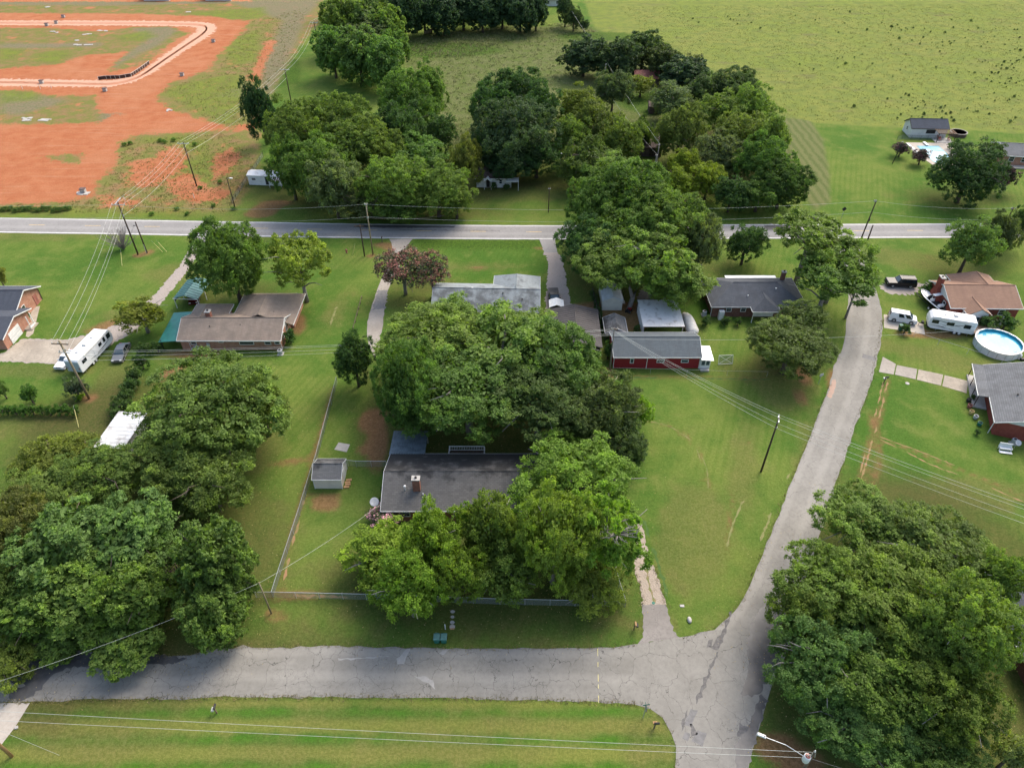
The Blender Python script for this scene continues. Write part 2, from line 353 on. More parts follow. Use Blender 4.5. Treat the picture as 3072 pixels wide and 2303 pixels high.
def ground_mat():
    m=bpy.data.materials.new('ground_cover'); M['ground']=m; t=NT(m); o=t.obj(); x=t.xyz(o)
    nb=t.noise(.045,5,.6,o); nm=t.noise(.28,5,.62,o); ns=t.noise(1.6,4,.65,o); nf_=t.noise(7,3,.7,o)
    ng=t.noise(26,2,.7,o)
    jit=t.math('ADD',t.math('MULTIPLY',t.math('SUBTRACT',nm,.5),5.0),t.math('MULTIPLY',t.math('SUBTRACT',ns,.5),2.6))
    jf=t.math('ADD',t.math('MULTIPLY',t.math('SUBTRACT',ns,.5),1.3),t.math('MULTIPLY',t.math('SUBTRACT',nf_,.5),.9))
    def mk(a,soft,amp=1.0,fine=False):
        return t.rng(t.math('ADD',t.attr(a),t.math('MULTIPLY',jf if fine else jit,amp)),-soft,soft)
    # mown lawn
    lawn=t.mix(t.rng(t.math('ADD',nb,t.math('MULTIPLY',nm,.45)),.52,.92),(.080,.160,.028),(.180,.225,.052))
    lawn=t.mix(t.rng(nm,.5,.72,0,.55),lawn,(.195,.215,.066))
    lawn=t.mix(t.rng(t.noise(.6,4,.6,o),.56,.76,0,.4),lawn,(.055,.115,.022))
    # mowing passes: alternating lay of the blades, along the street
    wv=t.math('ADD',t.math('MULTIPLY',x[0],.93),t.math('ADD',t.math('MULTIPLY',x[1],-.36),t.math('MULTIPLY',nb,1.2)))
    st=t.math('SINE',t.math('MULTIPLY',wv,5.2))
    st2=t.math('SINE',t.math('ADD',t.math('MULTIPLY',x[1],2.3),t.math('ADD',t.math('MULTIPLY',nm,1.4),t.math('MULTIPLY',nb,2.0))))
    stm=t.math('MULTIPLY',t.rng(t.noise(.03,3,.5,o),.42,.58),.26)
    lawn=t.mix(t.math('MULTIPLY',t.rng(st,-.3,.8),stm),lawn,(.068,.15,.018))
    nearm=mk('near',.6,.1)
    lawn=t.mix(t.math('MULTIPLY',nearm,t.rng(t.math('ADD',st2,t.math('MULTIPLY',t.math('SUBTRACT',nm,.5),2.0)),-.9,1.0,0,.8)),lawn,(.235,.24,.06))
    lawn=t.mix(t.math('MULTIPLY',nearm,t.rng(t.math('ADD',st2,t.math('MULTIPLY',nm,1.2)),.2,-.9,0,.75)),lawn,(.060,.195,.014))
    c=lawn
    # tall unmown grass
    tl=t.mix(t.rng(ns,.35,.68),t.mix(t.rng(nm,.35,.65),(.13,.165,.045),(.20,.195,.095)),(.10,.13,.04))
    c=t.mix(mk('tall',2.0),c,tl)
    md=t.mix(t.rng(nm,.35,.7),t.mix(t.rng(nb,.35,.65),(.21,.25,.055),(.245,.255,.07)),(.165,.20,.056))
    md=t.mix(t.rng(t.noise(.12,6,.7,t.n('Mapping',{'Vector':o,'Scale':(.5,1.4,1)}).outputs[0]),.53,.72,0,.75),md,(.165,.145,.075))
    md=t.mix(t.rng(ns,.55,.8,0,.4),md,(.09,.12,.03))
    c=t.mix(mk('mead',1.0,.6),c,md)
    hy=t.mix(t.rng(t.math('SINE',t.math('MULTIPLY',t.math('ADD',x[0],t.math('MULTIPLY',nm,2.5)),3.0)),-.9,1.2),(.20,.205,.09),(.13,.16,.055))
    hy=t.mix(t.rng(nf_,.4,.7,0,.6),hy,(.11,.12,.05))
    c=t.mix(mk('hay',.8,.25),c,hy)
    c=t.mix(t.math('MULTIPLY',mk('lush',1.5),.8),c,t.mix(t.rng(ns,.35,.7),(.085,.15,.02),(.04,.085,.018)))
    # building plot: weeds, clay
    wd=t.mix(t.rng(nm,.38,.66),(.20,.20,.06),(.30,.19,.10))
    wd=t.mix(t.rng(ns,.5,.75,0,.7),wd,(.12,.14,.045))
    wd=t.mix(t.rng(t.noise(.16,5,.65,o),.55,.68,0,.95),wd,(.47,.19,.105))
    c=t.mix(mk('weed',1.5,.5),c,wd)
    c=t.mix(t.math('MULTIPLY',mk('scrub',2.0),.8),c,t.mix(t.rng(ns,.35,.65),(.27,.215,.16),(.17,.165,.10)))
    c=t.mix(t.math('MULTIPLY',mk('brt',2.5,1.1),t.rng(ns,.28,.55)),c,t.mix(t.rng(nm,.35,.65),(.20,.235,.045),(.15,.18,.045)))
    cl=t.mix(t.rng(nm,.3,.7),(.50,.190,.100),(.42,.140,.068))
    tr=t.noise(1.0,5,.65,t.n('Mapping',{'Vector':o,'Scale':(.06,.9,1)}).outputs[0])
    cl=t.mix(t.rng(tr,.52,.72,0,.6),cl,(.52,.28,.185))
    cl=t.mix(t.rng(nb,.45,.62,0,.35),cl,(.52,.24,.14))
    cl=t.mix(t.rng(nf_,.55,.8,0,.45),cl,(.33,.11,.055))
    c=t.mix(t.rng(t.math('ADD',t.attr('clay'),t.math('ADD',t.math('MULTIPLY',jit,1.5),t.math('MULTIPLY',jf,2.2))),-.7,.7),c,cl)
    # bare and worn patches of the yards
    c=t.mix(t.math('MULTIPLY',mk('dry',1.2,.8),.42),c,t.mix(t.rng(ns,.35,.65),(.21,.17,.075),(.16,.15,.05)))
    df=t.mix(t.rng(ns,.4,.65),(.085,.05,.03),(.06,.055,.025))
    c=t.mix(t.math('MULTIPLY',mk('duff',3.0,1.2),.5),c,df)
    dr=t.mix(t.rng(ns,.35,.65),(.34,.165,.10),(.27,.13,.075))
    c=t.mix(t.math('MULTIPLY',mk('dirt',.55,1.0,True),.75),c,dr)
    # blade-scale variation
    n3=t.noise(3.2,4,.75,o)
    c=t.mix(t.rng(n3,.38,.60,0,.55),c,t.mix(1.0,c,(.58,.64,.5),'MULTIPLY'))
    c=t.mix(t.rng(t.noise(1.1,5,.8,o),.5,.72,0,.38),c,t.mix(1.0,c,(1.3,1.18,1.25),'MULTIPLY'))
    c=t.mix(t.rng(nf_,.3,.7,0,.35),c,t.mix(1.0,c,(.55,.58,.5),'MULTIPLY'))
    c=t.mix(t.rng(ng,.35,.7,0,.45),c,t.mix(1.0,c,(.55,.6,.5),'MULTIPLY'))
    h=t.math('ADD',t.math('MULTIPLY',ng,.5),t.math('ADD',nf_,t.math('MULTIPLY',ns,1.2)))
    t.end(t.bsdf(c,.95,0,.04,t.bump(h,.7,.14)))
ground_mat(); gm.materials.append(M['ground'])
go=bpy.data.objects.new('ground',gm); COL.objects.link(go); tag(go,'mown lawns, meadow and red clay building plot',None,None,'structure')
# ================================================================ ROADS
def asphalt(name,c1,c2,crack=1.0,scale=.42,tracks=True):
    m=bpy.data.materials.new(name); M[name]=m; t=NT(m); o=t.obj()
    nb=t.noise(.25,5,.6,o); ns=t.noise(2.2,5,.65,o); nf_=t.noise(22,2,.7,o)
    c=t.mix(t.rng(nb,.3,.7),c1,c2)
    c=t.mix(t.rng(ns,.4,.75,0,.5),c,tuple(k*.72 for k in c1))
    if tracks:
        u=t.attr('ru')
        pk=t.math('SINE',t.math('MULTIPLY',t.math('ADD',u,t.math('MULTIPLY',nb,.06)),4*math.pi))
        c=t.mix(t.rng(pk,-.2,1.0,0,.28),c,tuple(min(1,k*1.35) for k in c2))
    if crack>0:
        wx=t.n('VectorMath',{0:o,1:t.n('VectorMath',{0:t.n('TexNoise',{'Vector':o,'Scale':.9,'Detail':4}).outputs['Color'],'Scale':1.5},operation='SCALE').outputs[0]},operation='ADD').outputs[0]
        sx=t.n('Mapping',{'Vector':wx,'Scale':(1.0,.75,1)}).outputs[0]
        d1=t.n('TexVoronoi',{'Vector':sx,'Scale':scale},feature='DISTANCE_TO_EDGE').outputs['Distance']
        d2=t.n('TexVoronoi',{'Vector':wx,'Scale':scale*3.4},feature='DISTANCE_TO_EDGE').outputs['Distance']
        k1=t.math('MULTIPLY',t.rng(d1,.002,.011,1,0),t.rng(t.noise(.5,3,.5,o),.34,.5,.35,.95))
        k2=t.math('MULTIPLY',t.rng(d2,.004,.018,1,0),t.rng(t.noise(.17,3,.5,o),.52,.62,0,.8))
        kk=t.math('MULTIPLY',t.math('MAXIMUM',k1,k2),crack)
        c=t.mix(kk,c,(.035,.033,.032))
    c=t.mix(t.rng(nf_,.35,.7,0,.25),c,tuple(k*.6 for k in c1))
    t.end(t.bsdf(c,.92,0,.08,t.bump(nf_,.35,.01)))
asphalt('asph_street',(.200,.190,.168),(.252,.240,.214),.75)
asphalt('asph_side',(.220,.208,.184),(.274,.26,.232),.35,.3)
asphalt('asph_hwy',(.235,.226,.215),(.275,.265,.253),.22,.25)
asphalt('asph_drive',(.21,.192,.175),(.27,.248,.226),.6,.7,False)
asphalt('conc_drive',(.28,.25,.215),(.37,.335,.29),.25,.4,False)
asphalt('conc_new',(.42,.37,.31),(.48,.43,.37),.1,.2,False)
asphalt('conc_old',(.30,.26,.21),(.44,.385,.31),.6,.6,False)
def gravel(name,c1,c2,c3):
    m=bpy.data.materials.new(name); M[name]=m; t=NT(m); o=t.obj()
    v=t.n('TexVoronoi',{'Vector':o,'Scale':6.0}); ns=t.noise(1.3,5,.7,o); nf_=t.noise(12,3,.7,o)
    c=t.mix(t.rng(nf_,.3,.7),c1,c2); c=t.mix(t.rng(ns,.5,.72,0,.42),c,c3)
    t.end(t.bsdf(c,.95,0,.1,t.bump(t.math('ADD',nf_,v.outputs['Distance']),.8,.06)))
gravel('gravel',(.40,.34,.28),(.27,.225,.18),(.13,.10,.07))
gravel('gravel_gray',(.40,.35,.31),(.25,.215,.19),(.16,.15,.10))
gravel('dirt_road',(.46,.26,.17),(.50,.33,.24),(.42,.165,.095))
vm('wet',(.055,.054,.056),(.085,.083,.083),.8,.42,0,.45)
vm('patch_dark',(.10,.096,.092),(.15,.142,.135),3,.85,0,.2)
vm('patch_mid',(.19,.185,.18),(.15,.145,.14),2,.85,0,.2)
vm('patch_light',(.31,.30,.28),(.27,.26,.24),2.5,.85,0,.2)
vm('paint_white',(.62,.61,.59),(.5,.49,.47),2.5,.7)
vm('paint_yellow',(.62,.44,.16),(.42,.33,.18),2.5,.75)
vm('string_yellow',(.62,.56,.26),(.55,.47,.15),4,.7)
gravel('rut',(.42,.20,.12),(.38,.165,.095),(.46,.25,.16))
vm('clay_wash',(.40,.27,.21),(.34,.25,.20),1.5,.95)
hwT=[(-1200,640),(0,653),(380,659),(750,665),(1150,672),(1550,675.5),(1900,675),(2300,672.5),(2840,670.5),(3400,669)]
hwB=[(-1200,684),(0,699),(380,704.5),(750,710.5),(1150,716),(1550,719),(1900,718.5),(2300,717),(2840,714),(3400,713)]
hwy=strip('highway',PX(hwT),PX(hwB),.012,'asph_hwy',jag=.05)
def lineoff(pl,d): return [(x,y+d) for x,y in pl]
strip('edge_line',PX(lineoff(hwT,1.2)),PX(lineoff(hwT,3.0)),.018,'paint_white',hwy)
strip('edge_line',PX(lineoff(hwB,-4.0)),PX(lineoff(hwB,-1.9)),.018,'paint_white',hwy)
for x0,y0 in [(-75,672),(88,675),(255,677.2),(433,679.6),(592,682.2),(757,685),(920,688),(1085,690.5),(1248,692.6),(1411,694.4),(1578,695.6),(1742,696),(1906,695.8),(2070,695.3),(2235,694.5),(2397,693.5),(2560,692.5),(2722,691.6),(2885,690.6),(3050,690)]:
    sheet('centre_dash',PX([(x0,y0-.7),(x0+47,y0-.4),(x0+47,y0+.7),(x0,y0+.4)]),.018,'paint_yellow',hwy)
sheet('tar_strip',PX([(1200,688.5),(1500,692),(1500,693.4),(1200,690.5)]),.016,'patch_dark',hwy,jag=.06)
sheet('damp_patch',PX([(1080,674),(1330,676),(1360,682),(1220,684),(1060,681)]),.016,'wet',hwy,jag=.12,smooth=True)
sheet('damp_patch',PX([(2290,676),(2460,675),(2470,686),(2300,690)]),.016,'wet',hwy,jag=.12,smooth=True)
# near street and its junction with the side street
stT=[(-500,1990),(-200,1968),(72,1952),(362,1955),(480,1962),(570,1966),(615,1950),(700,1941),(796,1943),(967,1938),(1237,1942),(1400,1946),(1645,1944),(1800,1942),(1862,1938),(1905,1932)]
stB=[(-500,2128),(-200,2112),(85,2104),(362,2098),(480,2096),(579,2094),(640,2092),(750,2090),(850,2090),(967,2090),(1237,2093),(1400,2096),(1550,2098),(1700,2102),(1789,2105),(1905,2112)]
street=strip('street',PX(stT),PX(stB),.012,'asph_street',jag=.09,seed=3)
sdL=[(2490,718),(2508,735),(2535,800),(2546,860),(2543,912),(2533,1020),(2507,1085),(2489,1154),(2453,1245),(2424,1324),(2366,1462),(2337,1545),(2308,1606),(2272,1700),(2245,1764),(2216,1815),(2185,1850),(2140,1890)]
sdR=[(2585,716),(2575,735),(2600,800),(2622,850),(2637,900),(2647,960),(2640,1040),(2612,1150),(2572,1259),(2548,1330),(2507,1451),(2480,1540),(2452,1625),(2432,1700),(2410,1765),(2393,1815),(2380,1855),(2366,1900)]
side=strip('side_street',PX(sdL),PX(sdR),.016,'asph_side',jag=.08,seed=4)
jct=sheet('street_junction',PX([(1905,1931.5),(1916,1931),(1960,1924),(2039,1911),(2079,1905),(2139,1889.5),(2366,1899.5),(2320,2040),(2278,2181),(2249,2282),(2200,2480),(1995,2480),(2022,2330),(2028,2238),(2014,2199),(1988,2152),(1952,2126),(1905,2112.5)]),.0205,'asph_street',smooth=True)
dk=street
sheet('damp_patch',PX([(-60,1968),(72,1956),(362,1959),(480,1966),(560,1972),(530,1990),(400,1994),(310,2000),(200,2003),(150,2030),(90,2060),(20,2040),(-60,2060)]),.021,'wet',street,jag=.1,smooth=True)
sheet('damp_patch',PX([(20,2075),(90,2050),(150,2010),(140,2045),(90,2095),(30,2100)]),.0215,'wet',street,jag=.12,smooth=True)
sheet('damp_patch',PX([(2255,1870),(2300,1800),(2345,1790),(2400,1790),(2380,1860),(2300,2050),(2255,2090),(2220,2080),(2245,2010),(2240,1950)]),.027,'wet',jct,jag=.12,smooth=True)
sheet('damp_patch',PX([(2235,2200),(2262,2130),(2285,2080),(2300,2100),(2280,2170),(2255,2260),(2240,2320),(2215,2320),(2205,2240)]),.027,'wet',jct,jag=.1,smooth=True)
for poly,mm in (([(2072,2126),(2094,2130),(2072,2180),(2052,2172)],'patch_mid'),([(2070,2172),(2080,2170),(2093,2200),(2090,2206),(2074,2208)],'patch_dark'),([(2093,2190),(2121,2198),(2108,2237),(2074,2222)],'patch_mid'),([(2056,2195),(2073,2201),(2064,2222),(2046,2213)],'patch_mid'),([(2218,2168),(2250,2180),(2236,2216),(2212,2208)],'patch_dark'),
   ([(2188,1838),(2198,1832),(2180,1890),(2160,1940),(2140,1950),(2126,1940),(2150,1920),(2172,1880)],'patch_dark'),([(2150,1958),(2158,1955),(2130,2020),(2112,2068),(2098,2098),(2084,2110),(2100,2066),(2124,2010)],'patch_dark'),([(2058,2140),(2066,2128),(2052,2180),(2042,2195),(2044,2168)],'patch_dark'),([(2126,1922),(2142,1918),(2134,1938),(2118,1940)],'patch_dark')):
    sheet('repair_patch',PX(poly),.0245,mm,jct,jag=.09 if mm!='patch_mid' else .03)
for poly in ([(1190,1975),(1222,1944),(1232,1944),(1212,1990),(1192,1992)],[(1318,1960),(1330,1944),(1345,1946),(1350,1946),(1330,1964)],[(1014,1974),(1120,1970),(1172,1967),(1120,1973),(1015,1980)],[(1280,2030),(1300,2040),(1306,2068),(1285,2050),(1240,2028)]):
    sheet('scuff_mark',PX(poly),.017,'patch_light',street,jag=.05)
sheet('scuff_mark',PX([(1815,1984),(1870,2000),(1960,2040),(1955,2042),(1860,2008)]),.017,'patch_light',street,jag=.03) if False else None
sheet('patch_seam',PX([(2588,1061),(2630,1072),(2625,1083),(2586,1072)]),.021,'patch_mid',side)
sheet('clay_wash',PX([(2497,1140),(2508,1138),(2506,1165),(2492,1195),(2482,1190)]),.021,'clay_wash',side,jag=.06,smooth=True)
for i,(y0,y1) in enumerate([(1944,1967),(1985,2000),(2022,2043),(2052,2064),(2085,2108)]):
    f=lambda y:1793+(y-1944)*.017
    sheet('yellow_dash',PX([(f(y0)-.8,y0),(f(y0)+.8,y0),(f(y1)+.8,y1),(f(y1)-.8,y1)]),.0275,'string_yellow',street)
vm('grass_strip',(.13,.15,.05),(.22,.17,.09),1.5,.95,bump=.03)
# driveways
dv=sheet('main_driveway',PX([(1905,1560),(1926,1572),(1940,1640),(1963,1703),(1985,1770),(2000,1815),(1955,1830),(1927,1815),(1920,1760),(1904,1703),(1900,1640)]),.006,'gravel',jag=.12,seed=7)
sheet('asphalt_apron',PX([(1927,1812),(1998,1812),(2010,1860),(2020,1890),(2040,1912),(1960,1925),(1912,1932),(1928,1910),(1930,1870)]),.009,'asph_drive',dv,jag=.07)
sheet('grass_median',PX([(1931,1660),(1934,1660),(1946,1730),(1960,1790),(1966,1808),(1961,1810),(1951,1775),(1938,1710)]),.010,'grass_strip',dv,jag=.1,seed=5)
sheet('near_left_driveway',PX([(-300,2112),(90,2107),(70,2140),(45,2180),(10,2225),(-120,2400),(-300,2400)]),.006,'conc_new')
dl=sheet('left_driveway',PX([(570,745),(600,745),(596,760),(560,815),(485,908),(430,965),(395,1000),(345,1026),(250,1100),(177,1095),(137,1090),(10,1084),(-60,1090),(15,1056),(65,1016),(195,1019),(307,992),(383,955),(463,885),(540,795)]),.006,'gravel_gray',jag=.12,seed=8)
sheet('concrete_pad',PX([(20,1056),(66,1019),(195,1022),(290,1005),(240,1060),(175,1090),(137,1088),(10,1082),(-60,1088)]),.010,'conc_old',dl,jag=.08)
sheet('asphalt_apron',PX([(575,703),(625,704),(606,748),(566,748),(585,730)]),.0095,'asph_hwy',dl)
dc=strip('centre_driveway',PX([(1167,717),(1177,740),(1160,800),(1133,865),(1108,941),(1101,984),(1104,1020),(1125,1080)]),PX([(1238,717),(1220,742),(1198,800),(1166,865),(1152,941),(1148,984),(1140,1020),(1160,1080)]),.006,'conc_drive',jag=.05)
sheet('dark_band',PX([(1135,870),(1164,870),(1155,925),(1115,930)]),.010,'patch_mid',dc,jag=.15)
dg=sheet('gravel_driveway',PX([(1627,745),(1658,745),(1686,770),(1700,850),(1712,900),(1722,940),(1700,990),(1660,990),(1637,930),(1640,850),(1645,790)]),.006,'gravel_gray',jag=.15,seed=9)
sheet('asphalt_apron',PX([(1617,716),(1664,717),(1672,757),(1634,758)]),.0095,'asph_hwy',dg)
sheet('parking_strip',PX([(1918,870),(1950,865),(1962,930),(1908,935)]),.006,'patch_dark',jag=.15)
ds=tag(bpy.data.objects.new('concrete_driveway',None),None,None,None,'structure'); COL.objects.link(ds)
for a in ([(2636,1116),(2648,1070),(2688,1092),(2681,1124)],[(2684,1124),(2690,1095),(2752,1107),(2747,1138)],[(2750,1139),(2755,1108),(2830,1124),(2823,1157)],[(2826,1158),(2833,1125),(2905,1143),(2900,1180)]):
    mb=MB(); q=PX(a); cx=sum((p for p in q),Vector())/4
    mb.prism([(cx+(p-cx)*.985)[:2] for p in q],0,.035+.004*random.random()); mb.build('concrete_slab','conc_old' if a[0][0]>2700 else 'conc_drive',ds)
sheet('van_pad',PX([(2651,943),(2700,950),(2770,970),(2775,1003),(2702,991),(2652,983)]),.006,'conc_new')
sheet('gravel_patch',PX([(2640,862),(2665,880),(2720,886),(2750,878),(2760,858),(2830,856),(2830,850),(2650,850)]),.006,'gravel_gray',jag=.25)
sheet('walkway',PX([(77,1008),(97,920),(120,918),(100,1000),(85,1012)]),.006,'conc_old')
sheet('clay_track',PX([(0,62),(250,62.5),(450,63),(600,66),(640,72),(652,82),(645,96),(610,120),(560,150),(500,190),(450,225),(400,247),(330,262),(200,261),(0,258),(-300,256),(-300,237),(0,237),(200,240),(330,242),(400,230),(430,212),(500,160),(560,115),(590,95),(592,84),(570,80),(450,78),(250,77),(0,76),(-300,75),(-300,61)]),.006,'dirt_road',jag=.45,seed=11)

ct=[o for o in COL.objects if o.name=='clay_track'][0]
for off,wd_ in((-2.2,.5),(-.8,.35),(.9,.45),(2.4,.6)):
    cl_=[(x,y+off) for x,y in((-200,69),(0,69),(250,69.5),(450,70.5),(585,74),(618,82),(610,100),(555,138),(490,182),(435,220),(395,239),(330,252),(200,250),(0,247),(-200,246))]
    q=smoothpoly(PX(cl_),False,3.0); a_l=[];b_l=[]
    for i_,p_ in enumerate(q):
        d_=(q[min(i_+1,len(q)-1)]-q[max(i_-1,0)]).normalized(); n_=Vector((-d_.y,d_.x)); a_l.append(p_+n_*wd_/2); b_l.append(p_-n_*wd_/2)
    strip('wheel_rut',a_l,b_l,.011,'rut',ct,jag=.12,seed=int(off*10)+40)

vm('track_clay',(.27,.155,.08),(.19,.165,.06),1.2,.95); vm('track_dry',(.20,.185,.075),(.15,.17,.055),1.2,.95); vm('track_dark',(.05,.10,.02),(.07,.12,.03),1.2,.95)
def worn(pl,wd_,mat,frac,seed,seg=1.2):
    rn=random.Random(seed); q=smoothpoly(PX(pl),False,.4); i=0
    while i<len(q)-4:
        n=rn.randint(3,max(4,int(seg*5)))
        if rn.random()<frac:
            part=q[i:i+n+1]
            if len(part)>2:
                A=[];B=[]
                for k,p in enumerate(part):
                    d=(part[min(k+1,len(part)-1)]-part[max(k-1,0)]).normalized(); m=Vector((-d.y,d.x)); w2=wd_*.5*math.sin(math.pi*(k+.35)/(len(part)-.3))*rn.uniform(.6,1.3); o_=rn.gauss(0,wd_*.15); A.append(p+m*(w2+o_)); B.append(p-m*(w2-o_))
                v=[(a.x,a.y,.009) for a in A]+[(b.x,b.y,.009) for b in B]; nA=len(A)
                me=bpy.data.meshes.new('worn_track'); me.from_pydata(v,[],[(k+1,k,nA+k,nA+k+1) for k in range(nA-1)]); me.materials.append(M[mat])
                o=bpy.data.objects.new('worn_track',me); COL.objects.link(o); o.parent=go
        i+=n
for k,(pl,wd_,mt,fr) in enumerate((
 ([(2662,1145),(2645,1220),(2630,1280),(2612,1340),(2595,1400),(2580,1450)],.3,'track_clay',.75),([(2650,1145),(2632,1220),(2615,1285),(2598,1350),(2580,1420)],.28,'track_clay',.6),
 ([(2640,1310),(2700,1332),(2740,1346),(2830,1382),(2960,1436),(3072,1486)],.28,'track_clay',.7),([(2640,1318),(2720,1356),(2800,1396),(2920,1440),(3072,1506)],.25,'track_clay',.55),
 ([(1940,1262),(2010,1280),(2080,1330),(2118,1400),(2125,1470)],.14,'track_dry',.8),([(1980,1268),(2050,1300),(2095,1360),(2108,1440)],.14,'track_dry',.7),
 ([(1840,1130),(1950,1133),(2060,1133),(2200,1137),(2320,1138)],.4,'track_dark',.8),([(1932,1560),(1950,1620),(1975,1690),(1992,1750),(2004,1790)],.5,'track_dark',.9),
 ([(1000,1165),(965,1290),(935,1425)],.35,'track_clay',.7),([(912,1500),(880,1620),(850,1750)],.4,'track_clay',.8),([(2230,1500),(2200,1570),(2180,1640)],.3,'track_dry',.7),([(2380,1400),(2330,1500),(2290,1600),(2250,1700)],.35,'track_dry',.5),
 ([(1010,920),(995,960),(990,985)],.5,'track_dry',.8),([(700,1985),(760,1870),(775,1840)],.4,'track_dry',.3),([(880,1786),(960,1788),(1050,1791)],.5,'track_clay',.6))):
    worn(pl,wd_,mt,fr,60+k)
# ================================================================ BUILDING HELPERS
vm('white',(.72,.72,.70),(.6,.6,.58),1.5,.5,0,.4)
vm('offwhite',(.62,.60,.55),(.5,.48,.43),1.2,.6)
vm('trim_grey',(.45,.46,.47),(.38,.39,.4),2,.5)
vm('dark',(.02,.02,.022),(.03,.03,.03),3,.6)
vm('rubber',(.018,.018,.018),(.03,.03,.03),5,.85)
vm('steel',(.42,.43,.44),(.33,.34,.35),3,.4,.7)
vm('galv',(.50,.52,.53),(.40,.42,.43),2,.45,.5)
vm('wood_pole',(.17,.125,.085),(.10,.075,.05),3,.9,bump=.02)
vm('wood_dark',(.075,.05,.035),(.045,.032,.024),3,.9,bump=.02)
vm('wood_new',(.28,.23,.14),(.20,.16,.10),3,.9,bump=.02)
vm('wood_deck',(.34,.22,.14),(.25,.16,.10),2.5,.85)
vm('lumber',(.42,.26,.13),(.32,.19,.09),3,.85)
vm('wire',(.50,.52,.48),(.44,.46,.42),1,.5,.2)
vm('wire_dark',(.10,.10,.10),(.14,.14,.14),1,.6)
vm('bark',(.12,.095,.075),(.075,.058,.045),4,.95,bump=.03)
vm('bark_grey',(.26,.235,.21),(.18,.16,.14),4,.95,bump=.03)
vm('concrete',(.42,.40,.37),(.34,.32,.29),2,.9)
brick('brick_red',(.27,.085,.05),(.36,.14,.085))
brick('brick_dark',(.15,.055,.04),(.20,.08,.055),(.25,.2,.17))
brick('brick_brown',(.26,.12,.08),(.34,.18,.12))
brick('brick_wine',(.24,.055,.04),(.30,.075,.05),(.26,.12,.09))
brick('brick_pink',(.40,.17,.105),(.48,.24,.155))
shingle('roof_main',(.145,.14,.134),(.105,.102,.098),(.028,.028,.028),.8,.06)
shingle('roof_brown',(.31,.245,.195),(.25,.20,.16),(.1,.09,.08),.3,0,.22)
shingle('roof_grey',(.28,.31,.315),(.23,.255,.26),(.07,.07,.07),.75,-.02,.22)
shingle('roof_slate',(.105,.115,.13),(.085,.092,.105),(.05,.05,.055),.3,0,.22)
shingle('roof_blue',(.135,.155,.165),(.105,.122,.132),(.08,.08,.08),.2,0,.2)
shingle('roof_ash',(.185,.19,.195),(.145,.15,.155),(.08,.08,.08),.4,0,.2)
shingle('roof_tan',(.33,.205,.145),(.27,.165,.115),(.2,.12,.09),.3,0,.2)
shingle('roof_moss',(.19,.185,.18),(.13,.13,.128),(.035,.035,.035),.9,.1,.2)
shingle('roof_black',(.04,.04,.042),(.03,.03,.032),(.02,.02,.02),.4)
shingle('roof_navy',(.085,.095,.115),(.07,.078,.095),(.05,.05,.06),.3,0,.25)
siding('side_white',(.66,.66,.64)); siding('side_cream',(.60,.585,.50)); siding('side_beige',(.72,.66,.58))
siding('side_red',(.26,.022,.028),True,.3,.15); siding('side_grey',(.40,.41,.41),True,.25,.3); siding('side_dark',(.06,.058,.055),True,.4)
vm('metal_green',(.025,.17,.14),(.02,.13,.11),1.2,.35,.2,.5); vm('metal_teal',(.05,.16,.155),(.035,.12,.12),1.2,.4,.2,.5)
vm('metal_brown',(.075,.068,.066),(.06,.054,.052),.8,.7,0,.2); vm('metal_blue',(.20,.25,.29),(.12,.155,.185),1.1,.4,.35,.5)
vm('metal_white',(.70,.70,.68),(.30,.27,.24),.5,.5,.1,.4,0,8,.45,.72); vm('metal_rust',(.36,.14,.115),(.27,.10,.08),1.2,.6,.1)
vm('metal_stain',(.66,.65,.63),(.26,.22,.19),.8,.55,.1,.4,0,9,.50,.78)
vm('metal_shed',(.66,.69,.72),(.55,.58,.6),1.0,.4,.2,.4); vm('rust_dark',(.12,.085,.075),(.08,.055,.05),1.4,.8)
glass('glass_dark'); glass('glass_sky',(.05,.075,.09))
def place(ob,loc,rz=0.0): ob.location=loc; ob.rotation_euler=(0,0,rz)
def gwalls(root,L,W,hw,hr,wall,gable=None,base=0.0,ends='gable'):
    mb=MB()
    if ends=='hip': mb.box((0,0,hw/2),(L,W,hw))
    else:
        mb.extr([(-W/2,0),(W/2,0),(W/2,hw),(-W/2,hw)],'x',-L/2,L/2)
    o=mb.build('wall',wall,root)
    if ends=='gable':
        for s in(-1,1):
            g=MB(); g.extr([(-W/2,hw+.002),(W/2,hw+.002),(0,hr-.05)],'x',s*L/2-.06*(1 if s>0 else -1)-.06,s*L/2-.06*(1 if s>0 else -1)+.06)
            g.build('gable_panel',gable or wall,root)
    return o
def solid(verts,faces,name,mats,parent,th=.16):
    bm=bmesh.new(); vs=[bm.verts.new(v) for v in verts]; bm.verts.ensure_lookup_table()
    for f in faces: bm.faces.new([vs[i] for i in f])
    bmesh.ops.recalc_face_normals(bm,faces=bm.faces)
    if sum(f.normal.z for f in bm.faces)<0: bmesh.ops.reverse_faces(bm,faces=bm.faces[:])
    r=bmesh.ops.extrude_face_region(bm,geom=bm.faces[:])
    # the copy goes down, the original stays on top
    nv_=[e for e in r['geom'] if isinstance(e,bmesh.types.BMVert)]
    for v in nv_: v.co.z-=th
    bmesh.ops.recalc_face_normals(bm,faces=bm.faces)
    me=bpy.data.meshes.new(name); bm.to_mesh(me); bm.free()
    me.materials.append(M[mats]); o=bpy.data.objects.new(name,me); COL.objects.link(o); o.parent=parent; return o
